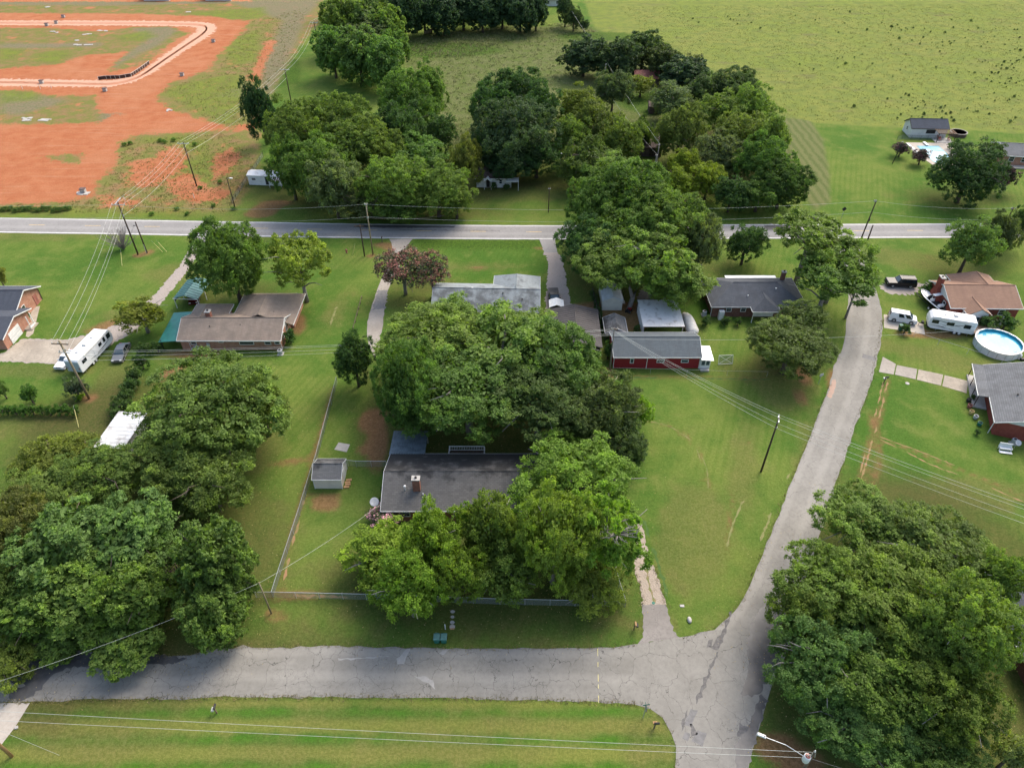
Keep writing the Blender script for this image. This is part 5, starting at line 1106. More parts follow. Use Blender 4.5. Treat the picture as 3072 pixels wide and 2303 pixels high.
for i in range(9):
    x=1778+i*5.5; y=880+i*17
    tree(x,y,11,13,.05,'bush%d'%(i%2),(0.046,0.087,0.030),'tangled vine clump on the fence beside the brown metal garage','vine',g,name='vine_clump',disp=False,minz=.9)
# roadside weeds by the clay plot
for i in range(12):
    tree(-8+i*19,628-(i%3)*2,13,6,.02,'bush%d'%(i%2),(0.064,0.116,0.028),'rank green weeds along the highway edge of the clay plot','weeds','weeds along the clay plot',name='weed_clump',disp=False,trunk=False)
for x,y in ((480,420),(492,424),(520,418),(585,432),(600,562),(390,428),(372,432),(560,640),(640,615),(700,625),(530,625),(455,640),(660,545)):
    tree(x,y,9,6,.02,'bush%d'%(x%2),(0.081,0.151,0.028),'low weed clump growing on the bare clay ground','weeds','weed clumps on the clay',name='weed_clump',disp=False,trunk=False)
# weed clumps dotted over the meadow
rn=random.Random(5); WC=[(2480,60),(2520,180),(2700,90),(2850,120),(2990,140),(3020,180),(2960,210),(3050,250),(2790,130),(2420,200),(2800,320),(2950,330),(2690,310),(2880,80),(2250,60)]
for i in range(190):
    for _ in range(50):
        if rn.random()<.55: cxx,cyy=WC[rn.randrange(len(WC))]; x=rn.gauss(cxx,55); y=rn.gauss(cyy,16)
        else: x=rn.uniform(2050,3090); y=25+(360)*rn.random()**.8
        if y<15 or y>372: continue
        if y>150 and x<2350+(y-150)*.2: continue
        if rn.random()<.35+.65*(x>2650): break
    p=P(x,y); s=rn.uniform(.22,.48)*(1.0 if rn.random()<.85 else 1.5)
    o=bpy.data.objects.new('meadow_weed',CR['bush%d'%(i%2)]); COL.objects.link(o); o.location=(p.x,p.y,.55*s); o.scale=(s*.75,s*.75,s*rn.uniform(.6,.9)); o.rotation_euler=(0,0,rn.random()*6)
    k=rn.uniform(.7,1.3); o.color=(.085*k,.125*k,.045*k,1); tag(o,'small dark weed clump dotted in the yellow-green meadow','weeds','weed clumps over the meadow')
# tall grass tufts of the rough meadow and road edges: uncountable
def tufts(name,pts,h,wd,cols,seed,mat,label,nb=5):
    rg=np.random.default_rng(seed); pts=np.array(pts); n=len(pts); V=[];C=[]
    base=np.repeat(pts,nb,0); m=len(base); base=base+rg.normal(size=(m,2))*wd*1.5
    a=rg.uniform(0,6.28,m); hh=h*rg.uniform(.5,1.3,m); dx=np.cos(a);dy=np.sin(a); ln=rg.uniform(.2,.9,m)*hh
    b0=np.stack([base[:,0]-dy*wd*.5,base[:,1]+dx*wd*.5,np.zeros(m)],1); b1=np.stack([base[:,0]+dy*wd*.5,base[:,1]-dx*wd*.5,np.zeros(m)],1)
    tp=np.stack([base[:,0]+dx*ln,base[:,1]+dy*ln,hh],1)
    V=np.stack([b0,b1,tp],1).reshape(-1,3)
    me=bpy.data.meshes.new(name); me.vertices.add(m*3); me.vertices.foreach_set('co',V.ravel().astype(np.float32)); me.loops.add(m*3); me.loops.foreach_set('vertex_index',np.arange(m*3)); me.polygons.add(m); me.polygons.foreach_set('loop_start',np.arange(m)*3); me.update(calc_edges=True)
    q=me.attributes.new('lv','FLOAT','FACE'); q.data.foreach_set('value',np.repeat(rg.random(n),nb).astype(np.float32))
    me.materials.append(M[mat]); o=bpy.data.objects.new(name,me); COL.objects.link(o); return tag(o,label,None,None,'stuff')
def grassmat(name,c1,c2,c3):
    m=bpy.data.materials.new(name); M[name]=m; t=NT(m); a=t.attr('lv')
    c=t.mix(t.rng(a,0,.5),c1,c2); c=t.mix(t.rng(a,.6,1),c,c3); s=t.bsdf(c,.8,0,.2); tr=t.n('BsdfTranslucent',{'Color':c}).outputs[0]; t.end(t.n('MixShader',{0:.25,1:s,2:tr}).outputs[0])
grassmat('grass_tall',(.12,.165,.045),(.19,.20,.075),(.24,.22,.12)); grassmat('grass_mead',(.14,.17,.035),(.20,.20,.05),(.22,.20,.07)); grassmat('grass_dead',(.30,.24,.12),(.22,.19,.08),(.13,.13,.045)); grassmat('grass_lush',(.10,.16,.03),(.13,.18,.035),(.08,.12,.03))
rg=np.random.default_rng(2)
def inpoly(poly,n):
    q=np.array([(p.x,p.y) for p in PX(poly)]); lo,hi=q.min(0),q.max(0); pts=rg.uniform(lo,hi,(n,2)); return pts[sdf(pts,PX(poly))>.3]
tufts('rough_grass',inpoly([(1200,130),(1300,100),(1520,78),(1730,60),(1790,95),(1850,130),(1760,180),(1680,250),(1500,300),(1400,470),(1330,420),(1290,300)],4500),.4,.2,None,3,'grass_tall','tall rough grass of the unmown meadow')
tufts('reed_grass',inpoly([(1225,150),(1300,105),(1420,100),(1560,95),(1600,110),(1480,140),(1400,175),(1260,175)],1100),.7,.2,None,4,'grass_tall','stand of tall lush grass in the rough meadow')
tufts('meadow_grass',inpoly([(1850,20),(3072,10),(3072,395),(2800,382),(2440,368),(2360,350),(2200,240),(1950,130)],12000),.2,.2,None,6,'grass_mead','loose seeding grass across the open meadow',3)
ep=[]
for pl,k in ((stB,26),(stT[2:],16),([(1905,2112),(1952,2126),(1988,2152),(2014,2199),(2028,2238),(2025,2303)],14),([(2039,1913),(2079,1907),(2151,1874),(2216,1815),(2245,1764),(2308,1606),(2366,1462),(2424,1324),(2489,1154)],10),([(2646,960),(2612,1150),(2572,1259),(2507,1451)],10),([(1998,1815),(1985,1770),(1963,1703)],16),([(1927,1815),(1920,1760),(1904,1703)],16)):
    q=smoothpoly(PX(pl),False,.5)
    for p in q:
        for _ in range(max(1,k//5)): ep.append((p.x+rg.normal()*.16,p.y+rg.normal()*.16))
tufts('verge_grass',ep,.16,.07,None,7,'grass_dead','bleached dry grass fringing the pavement edges',5)

tufts('plot_weeds',inpoly([(0,640),(0,612),(280,600),(345,500),(370,430),(560,405),(700,400),(770,480),(745,560),(690,640)],2600),.28,.14,None,8,'grass_mead','patchy weeds over the near part of the clay plot',4)
tufts('plot_weeds',inpoly([(480,270),(640,220),(760,60),(930,20),(840,230),(770,380),(690,385),(560,335)],2200),.28,.16,None,9,'grass_mead','patchy weeds along the wooded side of the clay plot',4)
# fallen leaves, litter specks on the lawns
lp=[]
for x_,y_,R0,Zc0,Rz0 in TREES:
    if R0>4 and y_<125:
        k=int(R0*26); a=rg.uniform(0,6.28,k); r=R0*rg.uniform(.5,1.7,k); lp.append(np.stack([x_+r*np.cos(a),y_+r*np.sin(a)],1))
lp=np.concatenate(lp); mL=len(lp); a=rg.uniform(0,6.28,mL); s=rg.uniform(.03,.09,mL)
ca,sa=np.cos(a)*s,np.sin(a)*s; z0=np.full(mL,.035)
V=np.stack([np.stack([lp[:,0]-ca,lp[:,1]-sa,z0],1),np.stack([lp[:,0]+sa*.6,lp[:,1]-ca*.6,z0+.02],1),np.stack([lp[:,0]+ca,lp[:,1]+sa,z0+.01],1),np.stack([lp[:,0]-sa*.6,lp[:,1]+ca*.6,z0],1)],1).reshape(-1,3)
me=bpy.data.meshes.new('fallen_leaves'); me.vertices.add(mL*4); me.vertices.foreach_set('co',V.ravel().astype(np.float32)); me.loops.add(mL*4); me.loops.foreach_set('vertex_index',np.arange(mL*4)); me.polygons.add(mL); me.polygons.foreach_set('loop_start',np.arange(mL)*4); me.update(calc_edges=True)
q=me.attributes.new('lv','FLOAT','FACE'); q.data.foreach_set('value',rg.random(mL).astype(np.float32)); grassmat('litter',(.20,.12,.05),(.33,.26,.10),(.42,.33,.18)); me.materials.append(M['litter'])
o=bpy.data.objects.new('fallen_leaves',me); COL.objects.link(o); tag(o,'scattered fallen leaves on grass and pavement around the shade trees',None,None,'stuff')
# ================================================================ VEHICLES
def paint(name,c,rough=.25,metal=.0):
    m=bpy.data.materials.new(name); M[name]=m; t=NT(m); o=t.obj()
    t.end(t.bsdf(t.mix(t.rng(t.noise(2.5,4,.6,o),.35,.7,0,.25),c,tuple(k*.8 for k in c)),rough,metal,.25,None,**{'Coat Weight':.15,'Coat Roughness':.08}))
paint('car_black',(.012,.012,.014)); paint('car_grey',(.22,.215,.21),.3,.5); paint('car_white',(.70,.70,.70)); paint('car_silver',(.45,.44,.42),.3,.45); paint('car_maroon',(.09,.012,.014))
paint('rv_white',(.74,.75,.76),.35); paint('rv_grey',(.38,.42,.46),.35); vm('lamp_red',(.35,.02,.02),None,3,.3); vm('lamp_white',(.75,.75,.72),None,3,.2)
def wheel(root,x,y,r=.34,w=.22,rim='steel'):
    s=-1 if y<0 else 1
    mb=MB(); mb.tube([(x,y-w/2,r),(x,y+w/2,r)],r,18); o=mb.build('wheel','rubber',root)
    MB().tube([(x,y+s*(w/2-.02),r),(x,y+s*(w/2+.012),r)],r*.62,14).build('rim',rim,o)
def car(name,label,cat,a,b,L,W,H,mat,kind='sedan',group=None,near=True):
    # a = rear, b = front ground points (world) of the centre line
    a=Vector(a);b=Vector(b); d=b-a; c=(a+b)/2; rz=math.atan2(d.y,d.x)
    t=thing(name,label,cat,(c.x,c.y,0),rz,group); l=L/2; w_=W/2; g=.30
    belt=H*.60 if kind in('sedan','pickup','suv') else H*.52
    if kind=='sedan': low=[(-l,g+.12),(-l+.12,g-.06),(l-.15,g-.08),(l,g+.1),(l,belt*.72),(l-.12,belt*.82),(l*.32,belt*.98),(-l*.55,belt),(-l+.12,belt*.97),(-l,belt*.8)]; cab=[(-l*.80,belt-.02),(l*.42,belt-.06),(l*.12,H),(-l*.42,H)]
    elif kind=='suv': low=[(-l,g+.15),(-l+.1,g),(l-.15,g),(l,g+.15),(l,belt*.86),(l-.1,belt*.97),(l*.36,belt*1.03),(-l+.04,belt*1.03)]; cab=[(-l+.06,belt),(l*.38,belt),(l*.16,H),(-l+.28,H)]
    elif kind=='van': low=[(-l,g+.1),(-l+.1,g-.05),(l-.15,g-.05),(l,g+.1),(l,belt*.85),(l-.2,belt*1.02),(l*.66,belt*1.12),(-l+.02,belt*1.12)]; cab=[(-l+.03,belt*1.1),(l*.70,belt*1.1),(l*.34,H),(-l+.14,H)]
    else: low=[(-l,g+.15),(-l+.05,g),(l-.15,g),(l,g+.15),(l,belt*.88),(l-.1,belt*.98),(l*.36,belt*1.02),(-l,belt*1.0)]; cab=[(-l*.18,belt),(l*.40,belt),(l*.20,H),(-l*.10,H)]
    rings=[]
    for f,zo in((-1,0),(-.86,.04)): pass
    body=MB()
    n=len(low); ys=[(-w_*.93,.07),(-w_,0.0),(w_,0.0),(w_*.93,.07)]
    body.loft([[(x*(1-.01*(i in(0,3))),y,z if i in(1,2) else (z-.03 if z>g+.2 else z+.03)) for x,z in low] for i,(y,_) in enumerate(ys)])
    bo=body.build('body',mat,t,False,.045)
    cb=MB(); k=.80
    def ring(y,f): return [(x,y*(1 if z<H-.05 else k),z) for x,z in cab]
    cb.loft([[(x,-w_*.95*(1 if z<H-.05 else k),z) for x,z in cab],[(x,w_*.95*(1 if z<H-.05 else k),z) for x,z in cab]])
    cb.build('cabin',mat,t,False,.05)
    # glazing proud of the cabin
    (x0,z0),(x1,z1),(x2,z2),(x3,z3)=cab
    def lerp(p,q,f): return tuple(p[i]+(q[i]-p[i])*f for i in range(3))
    def glz(p00,p10,p11,p01,nm,off,m0=.1):
        q=[]
        for u,v in((m0,.12),(1-m0,.12),(1-m0,.88),(m0,.88)):
            q.append(Vector(lerp(lerp(p00,p10,u),lerp(p01,p11,u),v)))
        nn=(q[1]-q[0]).cross(q[3]-q[0]).normalized()*off
        mb=MB(); mb.loft([[v-nn*.5 for v in q],[v+nn for v in q]]); mb.build(nm,'glass_sky' if nm=='windscreen' else 'glass_dark',t)
    yb,yt=w_*.95,w_*.95*k
    glz((x1,-yb,z1),(x1,yb,z1),(x2,yt,z2),(x2,-yt,z2),'windscreen',.03,.06)
    glz((x0,yb,z0),(x0,-yb,z0),(x3,-yt,z3),(x3,yt,z3),'rear_window',.03,.08)
    nw=2 if kind in('sedan','pickup') else 3
    for s in(-1,1):
        for i in range(nw):
            if kind=='van' and i==0: continue
            u0,u1=i/nw,(i+1)/nw
            p00=lerp((x0,s*yb,z0),(x1,s*yb,z1),u0+.04);p10=lerp((x0,s*yb,z0),(x1,s*yb,z1),u1-.02);p01=lerp((x3,s*yt,z3),(x2,s*yt,z2),u0+.04);p11=lerp((x3,s*yt,z3),(x2,s*yt,z2),u1-.02)
            if s<0: glz(p00,p10,p11,p01,'side_window',.03,.06)
            else: glz(p10,p00,p01,p11,'side_window',.03,.06)
        MB().box((l-.06,s*w_*.68,belt*.76),(.12,.34,.16)).build('headlight','lamp_white',t); MB().box((-l+.03,s*w_*.74,belt*.85),(.1,.26,.2)).build('tail_light','lamp_red',t)
        MB().box((x1-.25,s*(w_+.08),belt+.08),(.14,.2,.14)).build('mirror',mat,t)
        for x in(l*.62,-l*.60): wheel(t,x,s*(w_-.10),.34 if kind=='sedan' else .38)
    MB().box((l-.02,0,g+.1),(.1,W*.9,.18)).build('front_bumper','dark' if kind!='sedan' else mat,t); MB().box((-l+.02,0,g+.14),(.1,W*.9,.18)).build('rear_bumper','dark' if kind!='sedan' else mat,t)
    MB().box((l+.005,0,belt*.72),(.05,W*.45,.16)).build('grille','dark',t)
    if kind=='suv':
        for s in(-1,1): MB().tube([(x3+.1,s*yt*.85,H+.05),(x2-.2,s*yt*.85,H+.05)],.03,6).build('roof_rail','dark',t)
    if kind=='pickup':
        MB().box((-l*.60,0,belt+.03),(l*.78,W*.86,.07)).build('bed_cover','dark',t)
    return t
car('parked_suv','black full-size SUV parked beside the road verge','car',P(2745,866)+Vector((0,.9,0)),P(2664,862)+Vector((0,.9,0)),5.4,2.0,1.9,'car_black','suv')
a=P(2668,964);b=P(2742,977); n=(b-a).normalized(); pe=Vector((-n.y,n.x,0)); m_=(a+b)/2+pe*.9
car('cargo_van','silver-white compact cargo van parked on the concrete pad','van',m_-n*2.35,m_+n*2.35,4.7,1.8,1.9,'car_white','van')
car('parked_sedan','grey four-door sedan parked on the grass beside the trailer','car',P(376,1046),P(357,1084),4.9,1.85,1.45,'car_grey')
car('parked_sedan','white sedan half hidden behind the parked white travel trailer','car',P(222,1066),P(187,1104),4.8,1.8,1.45,'car_white')
car('pickup_truck','black pickup truck on the gravel drive beside the grey-roofed house','truck',P(1659,884),P(1664,922),5.5,2.0,1.85,'car_black','pickup')
car('parked_sedan','maroon sedan sheltered under the teal carport','car',P(590,880),P(583,914),4.7,1.8,1.45,'car_maroon')
def camper(name,label,a,b,W,H,base=.55,stripe='dark',nwheel=2):
    # a rear, b front (hitch) near-side bottom ground points; body lies to the left of a->b
    a=Vector(a);b=Vector(b); d=b-a; L=d.length; n=d.normalized(); pe=Vector((-n.y,n.x,0)); return a,b,L,n,pe
def trailer(label,c,rz,L,W,H,windows,stripes,rear='rv_grey',side=-1,bumpfront=True):
    t=thing('travel_trailer',label,'trailer',c,rz); l=L/2; w_=W/2; b0=.55
    prof=[(-l,b0+.2),(-l+.15,b0),(l-.7,b0),(l-.15,b0+.35),(l,b0+1.2),(l-.12,H-.5),(l-.5,H-.06),(l-1.0,H),(-l+.25,H),(-l,H-.2)]
    MB().extr(prof,'y',-w_,w_).build('body','rv_white',t,False,.06)
    MB().box((-l-.012,0,b0+.2+(H-b0-.55)/2),(.03,W*.94,H-b0-.6)).build('rear_panel',rear,t)
    MB().box((-.4,0,H+.13),(.75,.7,.26),taper=.85).build('air_conditioner','offwhite',t,False,.04); MB().box((-l*.55,.1,H+.05),(.4,.4,.1)).build('roof_hatch','trim_grey',t); MB().box((l*.35,.1,H+.05),(.4,.4,.1)).build('roof_hatch','trim_grey',t)
    for s in(-1,1):
        for x,z,ww,hh in windows:
            o=MB().box((x,s*(w_+.015),z),(ww+.08,.05,hh+.08)).build('window','dark',t); MB().box((x,s*(w_+.035),z),(ww,.03,hh)).build('pane','glass_dark',o)
        for x0,z0,x1,z1,th in stripes:
            q=MB(); pts=[(x0,s*(w_+.012),z0),((x0+x1)/2,s*(w_+.012),(z0+z1)/2-.08*(x1-x0)/abs(x1-x0)),(x1,s*(w_+.012),z1)]; q.tube(pts,[th*.4,th,th*.3],4); q.build('stripe','dark',t)
        MB().tube([(-l*.65,s*(w_+.08),H-.18),(l*.55,s*(w_+.08),H-.18)],.06,8).build('awning_roll','offwhite',t)
        o=MB().box((-.35 if s<0 else .6,s*(w_+.02),b0+1.0),(.68,.04,1.75)).build('entry_door','rv_white',t); MB().box((-.05 if s<0 else .9,s*(w_+.05),b0+.95),(.05,.04,.12)).build('handle','steel',o)
        for x in(-.5,-1.25): wheel(t,x-.4,s*(w_-.14),.36,.22,'white')
        MB().box((l*.55,s*(w_-.2),.28),(.08,.08,.56)).build('jack','steel',t); MB().box((-l*.8,s*(w_-.2),.28),(.08,.08,.56)).build('jack','steel',t)
        MB().box((-l-.03,s*(w_-.25),b0+.9),(.05,.12,.3)).build('tail_light','lamp_red',t)
    MB().box((0,0,b0-.06),(L*.94,W*.8,.14)).build('chassis','dark',t)
    q=MB(); q.tube([(l-.5,-.5,.5),(l+.95,0,.48)],.05,6); q.tube([(l-.5,.5,.5),(l+.95,0,.48)],.05,6); q.tube([(l+.95,0,.48),(l+.95,0,.02)],.04,6); q.build('hitch','dark',t)
    o=MB().box((l+.45,0,.72),(.4,.6,.45)).build('gas_tank_cover','dark',t,False,.08)
    for i in range(4): MB().box((-l-.04,.55,b0+.5+i*.4),(.05,.4,.03)).build('ladder_rung','steel',t)
    return t
# left: rear towards the camera
a=P(253,1127);b=P(343,1030); n=(b-a).normalized(); pe=Vector((-n.y,n.x,0)); L=min(9.6,(b-a).length+.4); m_=a+n*(L/2)+pe*1.25
trailer('long white travel trailer with grey rear panel parked on the concrete pad',(m_.x,m_.y,0),math.atan2(n.y,n.x),L,2.5,3.05,((-3.2,2.1,1.0,.55),(1.2,2.1,.7,.5),(2.4,2.2,.45,.75),(3.6,2.15,.85,.8)),((-1.8,1.3,1.5,.9,.06),(0,1.2,3.5,1.5,.07)))
a=P(2914,1012);b=P(2780,990); n=(b-a).normalized(); pe=Vector((n.y,-n.x,0)); L=(b-a).length+.3; m_=a+n*(L/2)+pe*1.25
trailer('white travel trailer with swooping dark stripes parked beside the round pool',(m_.x,m_.y,0),math.atan2(n.y,n.x),L,2.5,3.0,((-2.4,1.95,1.0,.65),(.3,2.0,1.1,.6),(2.7,2.0,1.0,.6)),((3.3,2.5,-1.5,1.6,.05),(3.3,1.3,-.6,.85,.06),(1.5,1.5,-3.5,2.2,.05)),'rv_white')
# motor boat on its trailer
a=P(2742,893);b=P(2812,944); c=(P(2752,905)+P(2808,948))/2+Vector((1.0,1.0,0)); d=P(2750,905)-P(2812,955)
t=thing('motor_boat','white and dark motor boat with open cockpit on a road trailer','boat',(c.x,c.y,0),math.atan2(d.y,d.x))
def hullring(x,w_,zk,zt): return [(x,0,zk),(x,w_*.7,zk+.25),(x,w_,zt),(x,w_*.98,zt+.02),(x,-w_*.98,zt+.02),(x,-w_,zt),(x,-w_*.7,zk+.25)]
MB().loft([hullring(-3.0,1.12,.55,1.35),hullring(-1,1.18,.55,1.4),hullring(1,1.1,.58,1.5),hullring(2.2,.75,.7,1.58),hullring(3.1,.12,1.15,1.65)]).build('hull',['car_black'],t)
MB().loft([[(x,w_*q,z) for q in(1,.86,-.86,-1)] for x,w_,z in((-3.05,1.14,1.42),(-1,1.2,1.46),(1,1.12,1.55),(2.2,.78,1.63),(3.15,.12,1.7))]).build('deck','rv_white',t) if False else None
mb=MB()
for s in(-1,1):
    for (x0,w0,z0),(x1,w1,z1) in zip(((-3.05,1.14,1.40),(-1,1.2,1.45),(1,1.12,1.53),(2.2,.78,1.62)),((-1,1.2,1.45),(1,1.12,1.53),(2.2,.78,1.62),(3.15,.10,1.7))):
        mb.loft([[(x0,s*w0,z0),(x0,s*w0*.8,z0),(x0,s*w0*.8,z0+.07),(x0,s*w0,z0+.07)],[(x1,s*w1,z1),(x1,s*w1*.8,z1),(x1,s*w1*.8,z1+.07),(x1,s*w1,z1+.07)]])
mb.build('gunwale','rv_white',t)
MB().prism([(.6,-.85),(2.0,-.55),(2.9,0),(2.0,.55),(.6,.85)],1.56,1.66).build('foredeck','rv_white',t); MB().box((-1.2,0,1.44),(3.2,1.7,.05)).build('cockpit_floor','dark',t)
for x,y in((-.4,.45),(-.4,-.45),(-2.4,0)): MB().box((x,y,1.66),(.6,.55 if y else 1.6,.4),taper=.9).build('seat','rv_white',t,False,.05)
MB().box((.45,0,1.9),(.06,1.5,.55),0,0,-.5).build('windscreen','glass_dark',t)
for s in(-1,1): MB().tube([(-.7,s*1.05,1.45),(-.6,s*.95,2.7),(-.55,0,2.85)],.045,6).build('tower_arm','white',t)
MB().box((-.6,0,2.86),(.7,1.7,.06)).build('tower_top','rv_white',t); MB().box((-3.35,0,1.2),(.55,.6,.9),taper=.8).build('engine','dark',t,False,.08)
mb=MB(); mb.tube([(-2.9,-.7,.45),(2.2,-.5,.45),(3.9,0,.45)],.06,6); mb.tube([(-2.9,.7,.45),(2.2,.5,.45),(3.9,0,.45)],.06,6); mb.box((-1,0,.5),(.12,2.2,.1)); mb.tube([(3.7,0,.5),(3.7,0,.0)],.05,6); mb.build('trailer_frame','dark',t)
for s in(-1,1): wheel(t,-1,s*1.1,.33,.2,'white')
# covered vehicle
t=thing('covered_boat','boat under a pale grey tarpaulin beside the flat carport','boat',(P(2068,990)+Vector((0,1.2,0)))[:],R_(97))
rr=[]
for x,w_,z in((-3,.8,.9),(-2.4,1.05,1.35),(-.8,1.1,1.5),(.2,1.05,1.9),(1.2,1.0,1.75),(2.4,.8,1.3),(3.0,.3,.95)): rr.append([(x,-w_,.35),(x,-w_,z*.6),(x,-w_*.6,z*.92),(x,0,z),(x,w_*.6,z*.92),(x,w_,z*.6),(x,w_,.35)])
MB().loft(rr).build('tarpaulin','offwhite',t,True); 
for s in(-1,1): wheel(t,-.6,s*.95,.32)
MB().box((0,0,.36),(5.6,1.2,.1)).build('trailer_frame','dark',t)
# white canopy tent
t=thing('canopy_tent','small white canopy tent in front of the black pickup','tent',(P(1668,938))[:],R_(0))
solid([(-1.35,-1.2,2.0),(1.35,-1.2,2.0),(1.35,1.2,2.0),(-1.35,1.2,2.0),(0,-1.2,2.55),(0,1.2,2.55)],[(0,4,5,3),(4,1,2,5)],'cover','white',t,.04)
for sx in(-1,1):
    for sy in(-1,1): MB().tube([(sx*1.3,sy*1.15,0),(sx*1.3,sy*1.15,1.97)],.03,6).build('leg','white',t)
# ================================================================ POOLS
m=bpy.data.materials.new('water'); M['water']=m; q=NT(m); o_=q.obj(); q.end(q.bsdf(q.mix(q.rng(q.noise(.8,4,.6,o_),.3,.7),(.02,.22,.36),(.06,.34,.47)),.05,0,.6,q.bump(q.noise(3,3,.5,o_),.15,.03)))
vm('pool_wall',(.66,.69,.72),(.55,.58,.61),1.2,.45); vm('pool_tile',(.02,.30,.38),(.02,.24,.32),3,.3)
pc=P(2999,1024,1.3); t=thing('round_pool','round above-ground pool with pale panelled wall and clear blue water','swimming pool',(pc.x,pc.y,0))
for i in range(18):
    a0=2*math.pi*i/18;a1=2*math.pi*(i+1)/18; am=(a0+a1)/2; r=3.62
    MB().box((r*math.cos(am),r*math.sin(am),.63),(.05,1.27,1.26),am).build('wall_panel','pool_wall',t)
    MB().box(((r+.03)*math.cos(a0),(r+.03)*math.sin(a0),.65),(.1,.12,1.3),a0).build('upright','trim_grey',t)
    MB().box((r*math.cos(am),r*math.sin(am),1.32),(.26,1.36,.07),am).build('rim_cap','white',t)
MB().lathe([(3.55,0),(3.55,.92)],(0,0,0),36).build('water','water',t)
mb=MB(); mb.lathe([(3.58,.90),(3.585,1.28),(3.57,1.28),(3.56,.90)],(0,0,0),36); mb.build('liner','pool_tile',t)
mb=MB()
for s in(-.25,.25): mb.tube([(-2.7+s,2.1+s,.5),(-2.75+s,2.15+s,1.9),(-3.0+s,2.4+s,1.95),(-3.1+s,2.5+s,1.2)],.04,6)
for k in range(3): mb.box((-2.72,2.12,.9+.35*k),(.6,.1,.06),R_(45))
mb.build('ladder','white',t)
pq=P(3060,1080); u=thing('pool_pump','white pool pump and filter on a small stand beside the round pool','pump',(pq.x,pq.y,0)); MB().lathe([(.28,0),(.3,.1),(.3,.75),(.18,.95)],(0,.4,0),14).build('filter_tank','white',u); MB().box((.3,-.1,.25),(.7,.35,.4)).build('motor','dark',u); MB().tube([(0,.4,.9),(-.4,.7,1.0),(-.6,1.3,.9)],.05,6).build('hose','white',u)
dk2=thing('pool_deck','timber deck between the round pool and the small porch','deck',(P(2950,1000,.8)+Vector((.6,1.2,-.8)))[:],R_(-18))
for i in range(13): MB().box((-1.9+i*.32,0,.82),(.29,3.6,.05)).build('deck_board','wood_deck',dk2)
for x in(-1.8,1.8):
    for y in(-1.6,1.6): MB().box((x,y,.4),(.14,.14,.8)).build('post','wood_dark',dk2)
for y in(-1.6,0,1.6): MB().box((0,y,.74),(4,.08,.12)).build('joist','wood_dark',dk2)
MB().box((.2,1.75,1.25),(3.6,.06,.06)).build('rail','trim_grey',dk2)
for x in(-1.5,0,1.9): MB().box((x,1.75,1.05),(.06,.06,.45)).build('rail_post','trim_grey',dk2)
pu=P(2993,985); t=thing('patio_umbrella','closed cream patio umbrella standing beside the foundation shrubs','umbrella',(pu.x,pu.y,0)); MB().tube([(0,0,.05),(0,0,2.6)],.03,8).build('pole','steel',t); MB().lathe([(.22,.9),(.2,1.2),(.14,1.9),(.07,2.45),(.02,2.6)],(0,0,0),10).build('canopy','offwhite',t); MB().lathe([(.3,0),(.28,.08),(.06,.12)],(0,0,0),14).build('base','concrete',t)
# in-ground pool
w1=[(2753,440),(2815,440),(2842,464),(2856,486),(2838,497),(2800,485),(2775,462)]; dkp=[(2716,428),(2842,430),(2866,450),(2890,495),(2840,512),(2796,494),(2760,470),(2735,450)]
t=thing('swimming_pool','in-ground swimming pool with turquoise edge and tan concrete surround','swimming pool',(P(2800,465))[:])
q0=P(2800,465); mb=MB(); mb.prism([(p-q0)[:2] for p in PX(dkp)],.0,.05); mb.build('surround','conc_new',t)
mb=MB(); cq=sum(PX(w1),Vector())/len(w1); mb.prism([((cq+(p-cq)*1.05)-q0)[:2] for p in PX(w1)],.01,.075); mb.build('coping','pool_tile',t)
m=bpy.data.materials.new('pool_water'); M['pool_water']=m; q=NT(m); o_=q.obj(); q.end(q.bsdf(q.mix(q.rng(q.noise(.5,3,.6,o_),.3,.7),(.28,.52,.62),(.40,.62,.70)),.04,0,.8,q.bump(q.noise(2,3,.5,o_),.08,.02)))
mb=MB(); mb.prism([((cq+(p-cq)*.97)-q0)[:2] for p in PX(w1)],.02,.09); mb.build('water','pool_water',t)
a=P(2745,436);b=P(2780,430); MB().box((P(2776,434)-q0+Vector((0,0,.3)))[:],(.7,2.2,.12)).build('diving_board','white',t); MB().box((P(2776,432)-q0+Vector((0,.6,.15)))[:],(.5,.5,.3)).build('board_stand','white',t)
MB().box(((P(2722,432)+P(2756,462))/2-q0+Vector((0,0,.12)))[:],(.5,(P(2722,432)-P(2756,462)).length,.14),math.atan2(*( (P(2722,432)-P(2756,462)).yx))-math.pi/2).build('border_wall','white',t)
pr_=P(2880,412); t=thing('stock_tank_pool','small round tub pool with brown sides on the lawn behind the big dark tree','swimming pool',(pr_.x,pr_.y+1.4,0)); MB().lathe([(2.1,0),(2.15,.85),(2.15,.95),(2.0,.95),(2.0,.8)],(0,0,0),28).build('wall','rust_dark',t); MB().lathe([(1.98,.3),(1.98,.78)],(0,0,0),28).build('water','water',t); MB().lathe([(2.2,.9),(2.2,1.0),(1.95,1.0),(1.95,.9)],(0,0,0),28).build('rim','car_black',t)
